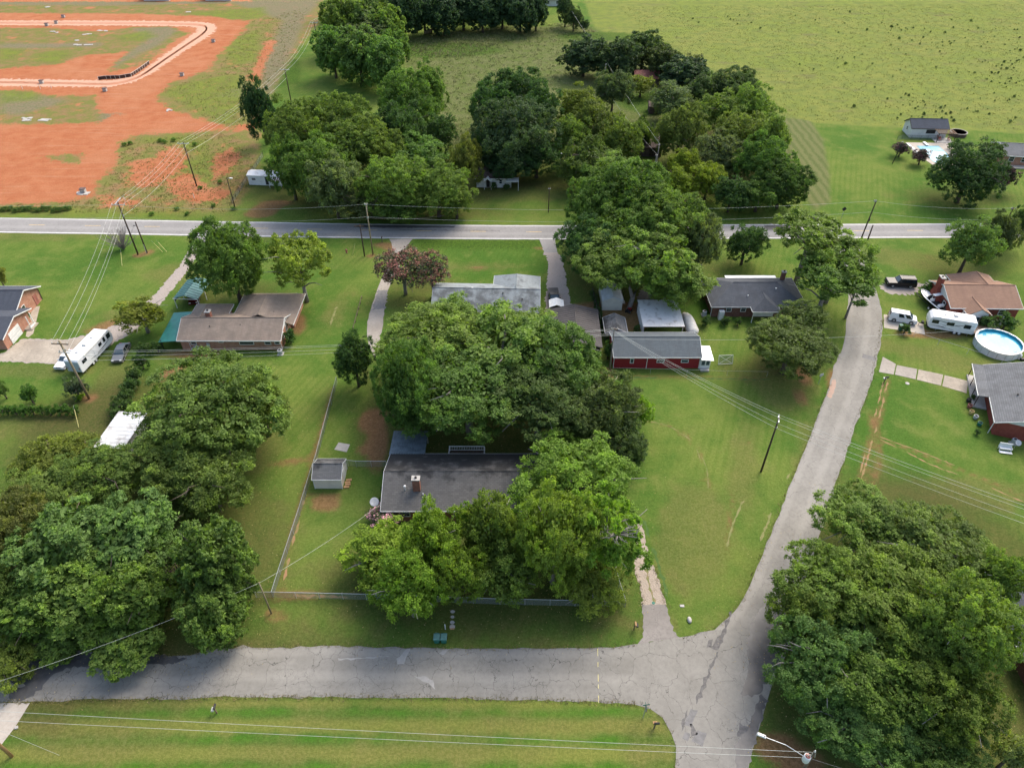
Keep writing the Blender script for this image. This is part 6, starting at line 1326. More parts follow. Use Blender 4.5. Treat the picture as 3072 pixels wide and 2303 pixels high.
# ================================================================ POLES AND WIRES
def wire(a,b,sag=.8,r=.013,label=None,mat='wire',group=None,name='power_wire',n=22):
    a=Vector(a);b=Vector(b); pts=[]
    for i in range(n+1):
        t=i/n; p=a.lerp(b,t); p.z-=4*sag*t*(1-t); pts.append(p)
    o=MB().tube(pts,r,5).build(name,mat,None,True); return tag(o,label,'wire',group)
def pole(px,py,h,label,r=.15,mat='wood_pole',arms=(),group=None,name='utility_pole',rz=0.0,ground=False,lean=(0,0)):
    p=P(px,py,0 if ground else h); t=thing(name,label,'pole',(p.x,p.y,0),rz,group)
    MB().tube([(-lean[0],-lean[1],-.3),(0,0,h*.5),(lean[0],lean[1],h)],[r,r*.85,r*.68],10).build('pole',mat,t,True)
    for z,l,dz in arms:
        o=MB().box((0,-.12,z),(l,.12,.14)).build('crossarm','galv' if dz else 'wood_pole',t)
        for x in(-l/2+.12,-.25,l/2-.12): MB().lathe([(.04,0),(.07,.08),(.05,.16),(.07,.2),(.03,.28)],(x,-.12,z+.07),8).build('insulator','offwhite',o)
    t['h']=h; return t,p
pA,a_=pole(177,1022,11.5,'tall weathered power pole with wooden crossarm beside the travel trailer',.2,'wood_new',((11.0,2.6,0),),rz=R_(-4))
for x in(-.5,.55,.2): MB().lathe([(.05,0),(.08,.25),(.05,.5)],(x,-.3,9.6+.3*x),8).build('fuse_switch','galv',pA)
MB().box((0,-.16,9.4),(1.8,.1,.1)).build('lower_arm','galv',pA)
pB,b_=pole(352,604,11.8,'dark power pole with pale crossarm beside the highway verge',.17,'wood_dark',((11.1,2.6,1),)); 
MB().box((0,.1,11.75),(.14,2.6,.14)).build('crossarm','galv',pB); MB().tube([(1.2,-.1,11.2),(1.5,.3,12.0),(.9,1.0,12.3),(.3,1.3,11.9)],.03,5).build('jumper','wire',pB); MB().lathe([(.08,0),(.1,.4)],(.15,-.1,8.6),8).build('bracket','galv',pB)
pC,c_=pole(550,428,10.6,'power pole with white crossarm standing on the clay plot',.16,'wood_dark',((10.4,2.6,1),))
pD,d_=pole(854,207,10.6,'power pole with pale crossarm at the edge of the woods',.16,'wood_dark',((10.4,2.6,1),))
pE,e_=pole(942,66,10.6,'distant power pole on the strip beside the clay plot',.16,'wood_dark',((10.4,2.6,1),))
g='high-voltage lines over the left yards'
def top(p,x,z): return Vector((p.x+x,p.y-.12,z))
for s,lab in((-1.2,0),(-.2,1),(1.2,2)):
    wire(top(a_,s,11.3),top(b_,s,11.4),1.1,.015,'bright power wire strung from the trailer pole to the highway pole',group=g); wire(top(b_,s,11.4),top(c_,s,10.7),.9,.016,'bright power wire from the highway pole across the clay plot','wire','lines across the clay plot'); wire(top(c_,s,10.7),top(d_,s,10.7),1.2,.018,'bright power wire from the clay plot pole to the woods','wire','lines to the woods'); wire(top(d_,s,10.7),top(e_,s,10.7),1.6,.02,'bright power wire along the strip beside the woods','wire','lines along the strip'); wire(top(e_,s,10.7),Vector((e_.x+15+s,e_.y+110,10.5)),2,.026,'bright power wire running beyond the farthest power pole','wire','lines beyond the far pole')
wire(top(a_,.25,9.2),top(b_,.15,8.8),1.0,.015,'lower neutral wire between the trailer pole and highway pole'); wire(top(b_,.15,8.8),top(c_,.1,8.2),.9,.02,'lower neutral wire from the highway pole across the clay'); wire(top(c_,.1,8.2),top(d_,.1,8.2),1.2,.022,'lower neutral wire from the clay plot toward the woods')
pB2,_=pole(441,758,7.0,'short dark pole with a stub bracket beside the highway power pole',.16,'wood_dark',ground=True); MB().box((-.35,0,6.2),(.7,.1,.1)).build('bracket','dark',pB2); MB().tube([(.0,-.2,.0),(.0,-.18,2.0)],.06,6).build('cable_guard','galv',pB2)
pF,f_=pole(1097,612,11.3,'light timber power pole with white top beside the centre driveway',.15,'wood_new',((11.2,.5,1),)); MB().tube([(.0,0,8.5),(.1,.2,10.5),(.3,.2,11.35)],.05,6).build('riser','galv',pF); MB().box((0,0,8.4),(.3,.3,.3)).build('bracket','galv',pF)
pF2,_=pole(1094,769,7.2,'short dark pole with small crossarm beside the centre driveway',.14,'wood_dark',ground=True); MB().box((-.2,0,6.8),(1.9,.1,.12)).build('crossarm','wood_dark',pF2)
MB().box((.4,0,6.2),(.3,.1,.1)).build('bracket','wood_dark',pF2)
pG,gg_=pole(2626,602,11.0,'dark leaning power pole at the head of the side street',.16,'wood_dark',((10.9,.5,1),),lean=(.15,-.1)); MB().lathe([(.13,0),(.15,.5)],(.2,0,6.6),8).build('bracket','dark',pG)
pG2,_=pole(2604,717,3.2,'stub of a cut dark pole beside the side street junction',.17,'wood_dark',ground=True)
MB().tube([(0,0,3.15),(0,0,3.22)],.19,10).build('cap','dark',pG2)
pH,hh_=pole(3041,622,9.5,'dark pole behind the blue-green tree at the highway edge',.15,'wood_dark',((9.2,1.0,0),))
MB().tube([(2.4*-1,.4,0),(-.3,.1,9.0)],.012,4).build('guy_wire','wire',pG) if False else None
for z,z2 in((11.3,11.0),(8.6,8.6)):
    l='upper' if z>10 else 'lower'
    wire(Vector((-210,b_.y+3,z)),top(b_,0,z-.2),.9,.014,l+' roadside line arriving at the highway power pole from off the clay plot'); wire(top(b_,0,z-.2),top(f_,0,z),1.0,.014,l+' roadside line between the highway pole and the driveway pole'); wire(top(f_,0,z),top(gg_,0,z2),1.6,.015,l+' roadside line from the driveway pole to the side street pole'); wire(top(gg_,0,z2),top(hh_,0,z2-1.6),.7,.014,l+' roadside line past the lawn by the swimming pool')
wire(top(f_,0,8.4),P(1330,674,4)+Vector((0,4,0)),.5,.016,'sagging service wire dropping from the driveway pole toward the roadside trees','wire_dark')
# right-hand pole with four lines
pR,r_=pole(2337,1254,10.4,'slim dark power pole standing alone on the wide lawn',.15,'wood_dark',(),rz=R_(-15)); MB().box((0,0,10.2),(.14,1.3,.12)).build('top_bracket','galv',pR)
for y,z in((.5,10.4),(-.2,10.2),(-.7,9.3)): MB().lathe([(.05,0),(.08,.1),(.05,.2)],(0,y,z),8).build('insulator','offwhite',pR)
pM,m2=pole(1828,1116,9.0,'grey service pole between the red barn and the vine-clad shrub',.14,'bark_grey',((8.8,1.2,0),),ground=True)
for i,(py1,py2,dz) in enumerate(((1231,1509,10.6),(1241,1521,10.4),(1262,1545,9.6),(1281,1565,9.0))):
    A=Vector((m2.x+.3*i-.4,m2.y-.1,8.9-.3*i)); B_2=Vector((r_.x,r_.y+.5-.35*i,dz)); C_=P(3160,py2+36,dz)
    wire(A,B_2,.55,.016,'overhead line sloping from the barn pole to the lone lawn pole',group='lines to the lone lawn pole'); wire(B_2,C_,.3,.016,'overhead line crossing the side street beyond the lone lawn pole',group='lines beyond the lone lawn pole')
for i,(z,off) in enumerate(((9.6,0),(9.3,.3),(8.7,0),(7.8,.2))):
    wire(Vector((a_.x+.2,a_.y-.1,z)),Vector((m2.x-.3,m2.y+off,8.8-.45*i)),.9,.016,'long line running over the brown-roofed house toward the barn',group='long lines over the brown-roofed house')
wire(Vector((m2.x,m2.y,6.9)),Vector((70,m2.y+1.5,7.2)),.8,.014,'thin line stretched above the grass in front of the red barn')
# front yard service pole
pS,s_=pole(814,1839,6.3,'short slanting service pole in the clay beside the fence corner',.11,'wood_new',ground=True)
S_=Vector((s_.x,s_.y,6.2)); wire(S_,Vector((-16.9,60.0,3.0)),.5,.014,'twisted service cable from the short pole to the mossy-roofed house','wire'); wire(S_,Vector((-52,33.5,7.0)),.6,.014,'twisted service cable crossing the damp end of the near street')
# near wires and poles at the bottom edge
L0=P(-60,2296,0); 
t=thing('utility_pole','reddish wooden pole foot with guy wire beside the near concrete driveway','pole',(P(36,2268))[:]); MB().tube([(0,0,-.3),(0,0,5),(0,0,9.8)],[.17,.15,.12],10).build('pole','lumber',t,True)
BL=Vector((P(36,2268).x,P(36,2268).y,9.5)); 
q=P(178,2264); MB().tube([(q-P(36,2268))[:],(0,0,8.6)],.014,4).build('guy_wire','wire',t)
zz=9.2; BR=P(2444,2254,zz); t=thing('street_light_pole','power pole with street lamp arm and white transformer at the corner trees','pole',(BR.x,BR.y,0)); MB().tube([(0,0,-.3),(0,0,5),(0,0,zz)],[.17,.15,.12],10).build('pole','wood_pole',t,True)
lp=P(2296,2210,8.4)-Vector((BR.x,BR.y,0)); st_=Vector((-.1,0,7.6)); MB().tube([st_[:],(st_.lerp(lp,.55)+Vector((0,0,.45)))[:],lp[:]],.035,6).build('lamp_arm','galv',t)
dl_=(lp-st_).normalized(); az=math.atan2(dl_.y,dl_.x); o=MB().box((lp+dl_*.35)[:],(.85,.32,.18),az,taper=.8).build('lamp_head','white',t,False,.05); MB().box((lp+dl_*.1+Vector((0,0,.1)))[:],(.12,.12,.1),az).build('photocell','wire_dark',o)
MB().lathe([(.30,0),(.32,.05),(.32,.85),(.26,.95)],(-.45,-.1,7.6),14).build('transformer','white',t,True); MB().lathe([(.24,.96),(.2,1.02)],(-.45,-.1,7.6),14).build('transformer_lid','metal_rust',t)
for x in(-.55,-.35): MB().lathe([(.05,0),(.07,.12),(.03,.32)],(x,-.1,8.6),8).build('bushing','offwhite',t)
MB().lathe([(.06,0),(.1,.15),(.05,.35)],(.0,0,zz-.1),8).build('insulator','offwhite',t)
for x in(-.2,.25): MB().tube([(x,-.1,8.2),(x*.5,0,9.1)],.03,5).build('lead_wire','wire',t)
wire(P(-120,2126,9.1),Vector((BR.x,BR.y,9.1)),.25,.014,'upper pale wire crossing the near lawn to the lamp pole'); wire(P(-120,2154,7.9),Vector((BR.x,BR.y,7.9)),.25,.014,'lower pale wire crossing the near lawn to the lamp pole')
wire(Vector((BR.x,BR.y,7.8)),P(2620,2330,6.5),.1,.015,'dark service wire leaving the lamp pole beneath the corner trees','wire_dark')
# woodland poles
for px,py,h_,lab in((1978,430,9.5,'taller of the twin pale poles rising in front of the woods'),(1970,462,7.6,'shorter of the twin pale poles rising in front of the woods'),(1648,562,6.0,'lone dark post on the verge by the mown strip'),(1818,190,7.5,'pale pole rising among trees behind the clearing')):
    t,pp=pole(px,py,h_,lab,.12,'bark_grey' if 'pale' in lab else 'wood_dark'); MB().box((0,0,h_-.3),(.5,.1,.1)).build('crossarm','galv',t)
wire(P(1978,430,9.3),P(1820,185,7.3),.6,.02,'woodland line climbing from the twin poles to the clearing pole'); wire(P(1970,462,7.4),P(1840,300,6.5),.5,.018,'lower woodland line from the twin poles into the trees'); wire(P(1820,185,7.3),P(1690,-10,8),.8,.025,'woodland line from the clearing pole past the far wood')
def lamp(px,py,h_,d,lab,mat='wood_dark'):
    t,pp=pole(px,py,h_,lab,.12,mat,name='lamp_post'); MB().tube([(0,0,h_-.4),(d*.6,-.2,h_),(d,-.3,h_-.05)],.04,6).build('lamp_arm','galv',t); MB().box((d*1.15,-.3,h_-.08),(.6,.3,.16)).build('lamp_head','white',t); return t
lamp(680,532,7.4,.9,'street lamp on a dark pole beside the trailer home'); lamp(1698,458,7.0,-.8,'yard lamp on a dark post among the shaded trees')
t,_=pole(2681,491,5.8,'dark slanting pole on the lawn beside the plum shrubs',.11,'dark',ground=True,lean=(.35,0)); MB().box((.3,0,5.6),(.4,.1,.1)).build('bracket','galv',t)
wire(_+Vector((.3,0,5.6)),P(2790,495,.1),.2,.014,'thin guy line from the slanting pole to the pool border')
for i,(x0,y0,x1,y1) in enumerate(((363,759,366,797),(461,730,488,756),(475,728,500,755),(1064,738,1058,764),(224,1230,236,1281))):
    a=P(x1,y1); b=P(x0,y0,1.9); b=Vector((b.x,b.y,2.0)); g='yellow guards on the verge guy wires' if i in(1,2) else None
    t=thing('guy_guard',('yellow guy-wire guard near the bare shrub','yellow guy-wire guard beside the short dark pole','yellow guy-wire guard beside the short dark pole','yellow marker guard beside the driveway poles','yellow guy-wire guard at the end of the low hedge')[i],'guard',a[:],0,g)
    MB().tube([(0,0,0),((b-a)*.5)[:],((b-a))[:]],.05,6).build('sleeve','string_yellow',t); MB().tube([((b-a))[:],((b-a)*1.25)[:]],.012,4).build('cable','wire',t)
# hydrant
hp=P(1040,758); t=thing('fire_hydrant','red fire hydrant on the lawn beside the driveway poles','hydrant',hp[:]); MB().lathe([(.2,0),(.2,.06),(.14,.08),(.14,.6),(.2,.62),(.2,.68),(.15,.75),(.05,.88)],(0,0,0),12).build('barrel','metal_rust',t); MB().tube([(-.26,0,.5),(.26,0,.5)],.08,8).build('outlets','lamp_red',t)
# bare-branched shrub
bp=P(372,748); t=thing('bare_shrub','leafless many-stemmed crepe myrtle beside the highway power pole','shrub',bp[:]); rn=random.Random(3); mb=MB()
for i in range(60):
    a=rn.uniform(0,6.28); r=rn.uniform(.6,4.0); h_=rn.uniform(3.4,5.4)-.25*r; e=Vector((math.cos(a)*r,math.sin(a)*r,h_)); q=[Vector((0,0,0)),e*.3+Vector((0,0,.3)),e*.7,e]
    mb.tube(q,[.07,.05,.03,.012],5)
    for k in range(7):
        s=rn.uniform(.5,.98); b=e*s; mb.tube([b,b+Vector((rn.uniform(-.7,.7),rn.uniform(-.7,.7),rn.uniform(.2,.8)))],[.02,.008],4)
mb.build('stems','bark_grey',t,fix=False); o=bpy.data.objects.new('dry_leaves',CR['plum0']); COL.objects.link(o); o.parent=t; o.location=(0,0,3.4); o.scale=(.001,.001,.001) if False else (.0,.0,.0); bpy.data.objects.remove(o)
# ================================================================ FENCES
m=bpy.data.materials.new('chain_link'); M['chain_link']=m; q=NT(m); o_=q.obj(); x_=q.xyz(o_)
u=q.math('ADD',x_[0],x_[1]); A1=q.math('PINGPONG',q.math('ADD',u,x_[2]),.06); A2=q.math('PINGPONG',q.math('SUBTRACT',u,x_[2]),.06)
k=q.rng(q.math('MINIMUM',A1,A2),.008,.016,1,0); tb=q.n('BsdfTransparent').outputs[0]; sb=q.bsdf((.20,.235,.22),.6,.0,.2); q.end(q.n('MixShader',{0:k,1:tb,2:sb}).outputs[0])
def fence(name,label,pl,h,step=3.0,fabric='chain_link',rail='galv',cat='fence',r=.03):
    pts=PX(pl); o0=pts[0].copy(); t=thing(name,label,cat,o0[:])
    for a,b in zip(pts[:-1],pts[1:]):
        a,b=a-o0,b-o0; l=(b-a).length; n=max(1,round(l/step)); az=math.atan2((b-a).y,(b-a).x)
        for i in range(n+(1 if b==pts[-1]-o0 else 0)):
            p=a.lerp(b,i/n); MB().tube([(p.x,p.y,-.1),(p.x,p.y,h+.04)],r*1.2,6).build('post',rail,t)
        MB().tube([(a.x,a.y,h),(b.x,b.y,h)],r,5).build('top_rail',rail,t)
        if fabric:
            mb=MB(); d=(b-a).normalized(); pe=Vector((-d.y,d.x,0))*.006
            mb.face([a+pe,b+pe,b+pe+Vector((0,0,h-.02)),a+pe+Vector((0,0,h-.02))]); mb.build('mesh_panel',fabric,t,fix=False)
    return t
fence('chain_link_fence','chain-link fence running up the side of the garden shed yard',[(820,1792),(842,1722),(900,1545),(935,1430),(950,1385),(1005,1175),(1012,1148)],1.25)
fence('chain_link_fence','chain-link fence along the front yard behind the verge',[(770,1792),(820,1792),(1100,1798),(1340,1806),(1500,1812),(1875,1820)],1.2)
fence('chain_link_fence','chain-link fence turning up beside the gravel driveway',[(1875,1820),(1856,1760),(1840,1700)],1.2)
fence('chain_link_fence','chain-link fence and double gate between garden shed and house',[(945,1397),(1045,1397),(1070,1400),(1160,1400)],1.2,2.0)
fence('wire_fence','low wire fence with pale top rail in front of the round pool',[(2740,1010),(2812,1034),(2900,1062),(3000,1095),(3090,1125)],1.1,4.0,None,'trim_grey',r=.022)
fence('wire_fence','faint wire fence across the grass in front of the red barn',[(1838,1118),(1950,1121),(2060,1124),(2180,1128),(2300,1130)],1.1,5.0,None,'trim_grey',r=.012)
fence('rail_fence','low timber edging fence beside the centre driveway',[(1086,895),(1072,945),(1060,990)],.5,2.0,None,'wood_pole',r=.06)
fence('board_fence','weathered fence beneath the vines by the brown garage',[(1776,880),(1790,940),(1805,985),(1818,1030)],1.5,2.4,'chain_link','wood_dark',r=.04)
fence('pool_fence','dark iron fence behind the swimming pool',[(2690,422),(2705,418),(2760,420),(2845,420),(2850,430)],1.2,2.0,'chain_link','dark',r=.025)
fence('silt_fence_posts','thin fence line beside the trailer home woods',[(697,612),(730,560),(790,470)],1.2,3.0,'chain_link','wood_dark',r=.04)
vm('silt',(.05,.03,.025),(.09,.05,.04),1,.9)
t=fence('silt_fence','sagging black silt fence with pale stakes along the clay track',[(296,240),(320,237),(360,236),(395,230),(415,217),(435,203),(449,192)],1.0,1.6,'silt','offwhite',r=.05)
# ================================================================ SMALL THINGS
vm('bin_green',(.012,.14,.10),(.014,.11,.08),3,.5); vm('bin_lid',(.10,.21,.19),(.08,.17,.155),3,.45)
b0=None
for px in(1311,1332):
    p=P(px,1932); t=thing('wheelie_bin','green wheeled bin with grey-green lid, one of two side by side at the kerb','bin',(p.x,p.y+.38,0),0,'bins at the near street')
    MB().loft([[(-.27,-.30,.06),(.27,-.30,.06),(.27,.28,.06),(-.27,.28,.06)],[(-.36,-.40,1.0),(.36,-.40,1.0),(.36,.38,1.0),(-.36,.38,1.0)]]).build('bin_body','bin_green',t,False,.02)
    MB().loft([[(-.38,-.44,1.005),(.38,-.44,1.005),(.38,.42,1.005),(-.38,.42,1.005)],[(-.33,-.36,1.1),(.33,-.36,1.1),(.33,.36,1.1),(-.33,.36,1.1)]]).build('lid','bin_lid',t,False,.02)
    for s in(-1,1): MB().tube([(s*.24,.34,.13),(s*.34,.34,.13)],.13,10).build('wheel','rubber',t)
    MB().tube([(-.25,.47,.98),(.25,.47,.98)],.025,6).build('handle','bin_green',t)
    for z in(.55,.7): MB().box((0,-.375,z),(.4,.02,.04)).build('moulding','bin_lid',t)
p=P(1336,1886); t=thing('marker_post','slim white marker post on the verge beside the green bins','post',p[:]); MB().tube([(0,0,0),(0,0,.95)],.06,8).build('post','white',t); MB().lathe([(.065,0),(.02,.05)],(0,0,.95),8).build('cap','white',t)
for i,y in enumerate((1834,1850,1866,1876)):
    p=P(1358-i*.5,y); q=.28-.03*(i%2); rn=random.Random(i); tag(MB().prism([(p.x+q*rn.uniform(.85,1.1)*math.cos(k*.9),p.y+q*.8*rn.uniform(.85,1.1)*math.sin(k*.9)) for k in range(7)],-.02,.05).build('stepping_stone','concrete'),'flat stepping stone leading from the front gate to the street','stone','stepping stones to the gate')
p=P(1357,1880); t=thing('paver_step','tan stone step at the end of the stepping stones','step',p[:]); MB().box((0,0,.06),(.62,.34,.12)).build('slab','conc_new',t,False,.02)
MB().box((0,-.25,.03),(.5,.16,.06)).build('tread','lumber',t)
def mailbox(px,py,lab,col='dark',arm=True,rz=0.0,extra=None):
    p=P(px,py); t=thing('mailbox',lab,'mailbox',p[:],rz); MB().box((0,0,.52),(.11,.11,1.1)).build('post','wood_pole',t); MB().box((0,-.12,1.06),(.09,.5,.08)).build('bracket','wood_pole',t)
    MB().extr([(-.1,1.1),(.1,1.1),(.1,1.22),(.07,1.29),(0,1.32),(-.07,1.29),(-.1,1.22)],'y',-.42,.12).build('box',col,t); MB().box((.115,-.3,1.24),(.02,.04,.16)).build('flag','lamp_red',t)
    if extra: MB().box((.25,-.05,.75),(.24,.45,.2)).build('newspaper_box',extra,t)
    return t
mailbox(1903,1884,'mailbox on a post beside the main driveway apron','lumber',extra='dark'); mailbox(651,2138,'dark mailbox on a post on the near lawn edge','dark',rz=R_(180),extra='offwhite'); mailbox(1962,2184,'small dark mailbox on the lawn at the junction corner','dark',rz=R_(90),extra='lumber')
mailbox(2651,1148,'mailbox beside the slab driveway of the ash-roofed house','dark',rz=R_(90),extra='white'); mailbox(1147,728,'mailbox on a timber post at the centre driveway mouth','wood_dark',rz=R_(180))
p=P(2068,1860); rn=random.Random(9); mb=MB(); mb.lathe([(.22,-.03),(.34,.08),(.3,.25),(.14,.36)],(0,0,0),9); o=mb.build('garden_rock','concrete',None,True); o.location=p; o.scale=(.8,1.3,.9); tag(o,'pale rounded rock on the lawn near the junction','rock')
tag(MB().box((P(2046,1817)+Vector((0,0,.03)))[:],(.5,.32,.08)).build('meter_box_cover','concrete'),'flat grey meter lid set in the wide lawn','lid'); tag(MB().box((P(50,2182)+Vector((0,0,.06)))[:],(.3,.3,.16),.4).build('meter_cover','concrete',None,False,.03),'small pale meter cover beside the near concrete driveway','lid')
tag(MB().lathe([(.32,0),(.32,.05)],(P(2722,1150))[:],14).build('drain_cover','concrete'),'round pale drain cover on the lawn below the slab driveway','lid'); tag(MB().lathe([(.2,-.01),(.2,.03)],(P(1960,1808))[:],12).build('valve_lid','bin_green'),'small dark valve lid at the end of the gravel driveway','lid')
# stop sign with street-name blades
p=P(1929,2152); t=thing('stop_sign','red stop sign with green street-name blades at the junction corner','sign',p[:],R_(8)); MB().box((0,0,1.4),(.06,.05,2.8)).build('post','galv',t)
o=MB().extr([(.38*math.cos(R_(22.5+45*k)),2.1+.38*math.sin(R_(22.5+45*k))) for k in range(8)],'x',.035,.06).build('sign_plate','lamp_red',t)
def text(s,parent,loc,rot,size,mat):
    c=bpy.data.curves.new('lettering','FONT'); c.body=s; c.size=size; c.align_x='CENTER'; c.align_y='CENTER'; c.extrude=.003; o=bpy.data.objects.new('lettering',c); COL.objects.link(o)
    dg_=bpy.context.evaluated_depsgraph_get(); me=bpy.data.meshes.new_from_object(o.evaluated_get(dg_)); bpy.data.objects.remove(o)
    me.materials.append(M[mat]); o=bpy.data.objects.new('lettering',me); COL.objects.link(o); o.parent=parent; o.location=loc; o.rotation_euler=rot
text('STOP',o,(.066,0,2.1),(math.pi/2,0,math.pi/2),.26,'white')
MB().extr([(.35*math.cos(R_(22.5+45*k)),2.1+.35*math.sin(R_(22.5+45*k))) for k in range(8)],'x',.02,.034).build('sign_back','galv',t)
MB().box((0,0,2.92),(.75,.02,.18)).build('name_blade','bin_green',t); MB().box((0,0,2.72),(.02,.75,.18)).build('name_blade','bin_green',t)
def sign(px,py,lab,w_,h_,zt,mat='trim_grey',rz=0.0,dia=False):
    p=P(px,py); t=thing('road_sign',lab,'sign',p[:],rz); MB().box((0,.03,zt/2),(.06,.05,zt)).build('post','galv',t); MB().box((0,0,zt-h_/2),(w_,.025,h_),0,0,R_(45) if dia else 0).build('sign_plate',mat,t); return t
sign(2455,1152,'grey-backed road sign on a post beside the side street',.7,.5,2.2,'trim_grey',R_(20)); sign(2524,655,'diamond warning sign seen from behind across the highway',.75,.75,2.6,'dark',0,True)
# satellite dish
def dish(px,py,z,lab,rz=0,r=.45):
    p=P(px,py,z); t=thing('satellite_dish',lab,'dish',(p.x,p.y,0),rz); MB().tube([(0,.15,0),(0,.15,z-.1),(0,.05,z)],.03,6).build('mast','galv',t)
    o=MB().lathe([(.02,-.10),(r*.6,-.06),(r,.04),(r*.97,.05),(r*.6,-.03),(.02,-.07)],(0,0,0),18).build('reflector','trim_grey',t,True); o.location=(0,0,z); o.rotation_euler=(R_(38),0,0)
    MB().tube([(0,0,z-.1),(0,-.45,z+.05),(0,-.5,z+.25)],.02,5).build('feed_arm','galv',t); return t
dish(1123,1505,2.6,'grey satellite dish on a mast at the corner of the mossy-roofed house',R_(20),.6); dish(3055,1328,1.2,'grey satellite dish beside the ash-roofed brick house wall',0,.45)
# AC units, doghouse, tanks
def acunit(px,py,lab,s=.8):
    p=P(px,py); t=thing('air_conditioner',lab,'air conditioner',p[:]); MB().box((0,0,.05),(s+.2,s+.2,.1)).build('pad','concrete',t); MB().lathe([(s*.48,.1),(s*.5,.15),(s*.5,.85),(s*.45,.92)],(0,0,0),18).build('cabinet','trim_grey',t); MB().lathe([(s*.3,.925),(s*.28,.95)],(0,0,0),14).build('fan_grille','dark',t)
    for k in range(10):
        a=k*.628; MB().box((s*.5*math.cos(a),s*.5*math.sin(a),.5),(.03,.04,.66),a).build('fin','steel',t)
acunit(842,1062,'air conditioning unit at the corner of the brown-roofed house'); acunit(2112,945,'air conditioning unit at the corner of the charcoal hip-roofed house'); acunit(3038,1330,'air conditioning unit beside the ash-roofed brick house',.7)
p=P(588,1060); t=thing('dog_house','small wooden dog house against the brown-roofed house','dog house',(p.x,p.y+.5,0)); MB().box((0,0,.4),(.95,1.1,.8)).build('wall','wood_pole',t); solid([(-.6,-.65,.78),(-.6,.65,.78),(0,.65,1.15),(0,-.65,1.15),(.6,-.65,.78),(.6,.65,.78)],[(0,1,2,3),(3,2,5,4)],'roof','concrete',t,.06); MB().extr([(-.22,0),(.22,0),(.22,.45),(0,.6),(-.22,.45)],'y',-.57,-.548).build('doorway','dark',t)
p=P(2015+.0,1360) ; p=P(3012,1350); t=thing('garden_bench','white glider bench beside the ash-roofed brick house','bench',p[:],R_(-12))
MB().box((0,0,.45),(1.7,.6,.1)).build('seat','white',t); MB().box((0,.3,.8),(1.7,.1,.7)).build('backrest','white',t)
for s in(-1,1):
    MB().box((s*.8,0,.6),(.08,.65,.08)).build('arm_rest','white',t)
    for y in(-.25,.25): MB().box((s*.75,y,.22),(.08,.08,.44)).build('leg','white',t)
MB().box((0,-.55,.12),(1.7,.5,.08)).build('footboard','white',t)
p=P(2700,990); t=thing('wheelie_bin','dark green bin half hidden behind the light green bush','bin',(p.x,p.y,0)); MB().loft([[(-.26,-.28,.05),(.26,-.28,.05),(.26,.28,.05),(-.26,.28,.05)],[(-.34,-.38,1.0),(.34,-.38,1.0),(.34,.38,1.0),(-.34,.38,1.0)]]).build('bin_body','bin_green',t); MB().box((0,0,1.04),(.74,.82,.08)).build('lid','bin_green',t)
# rebound net
p=P(2176,1092); t=thing('sports_net','white-framed rebound net on the lawn beside the red barn','net',p[:],R_(4))
mb=MB(); 
for a,b in (((-1.2,0,0),(-1.2,.5,1.5)),((1.2,0,0),(1.2,.5,1.5)),((-1.2,.5,1.5),(1.2,.5,1.5)),((-1.2,0,.02),(1.2,0,.02))): mb.tube([a,b],.035,6)
mb.build('frame','white',t); mb=MB(); mb.tube([(-1.2,0,.05),(1.2,.5,1.5)],.025,5); mb.tube([(1.2,0,.05),(-1.2,.5,1.5)],.025,5); mb.build('cross_brace','white',t); mb=MB(); mb.face([(-1.15,.02,.05),(1.15,.02,.05),(1.15,.48,1.45),(-1.15,.48,1.45)]); mb.build('netting','chain_link',t,fix=False)
# red mower by the leaning trunk
p=P(1886,935); t=thing('garden_tractor','small red garden tractor beside the leaning tree trunk','tractor',p[:],R_(60)); MB().box((.35,0,.5),(.8,.6,.4)).build('hood','lamp_red',t,False,.06); MB().box((-.4,0,.6),(.45,.5,.3)).build('seat','dark',t,False,.05); MB().box((0,0,.3),(1.3,.5,.12)).build('chassis','dark',t)
for x,r in((.5,.2),(-.45,.28)):
    for s in(-1,1): wheel(t,x,s*.4,r,.16)
# leaning trunk beside the white shed
a=P(1885,930); t=thing('leaning_tree','thick leaning grey trunk with forked limbs beside the white storage shed','tree',a[:]); mb=MB()
mb.tube([(0,0,-.2),(.6,.6,2.2),(1.6,1.4,4.6),(3.2,2.2,7),(4.6,2.6,9.5)],[.5,.42,.34,.24,.12],9); mb.tube([(.6,.6,2.2),(-.2,1.6,4.6),(-1.6,2.6,7.2)],[.36,.26,.1],8); mb.tube([(1.6,1.4,4.6),(1.0,2.8,7),(.6,3.6,9)],[.26,.18,.08],7); mb.build('trunk','bark_grey',t,True)
o=bpy.data.objects.new('crown',CR['mid1']); COL.objects.link(o); o.parent=t; o.location=(5.0,3.8,11.5); o.scale=(.7,.7,.45); o.color=(.09,.135,.03,1)
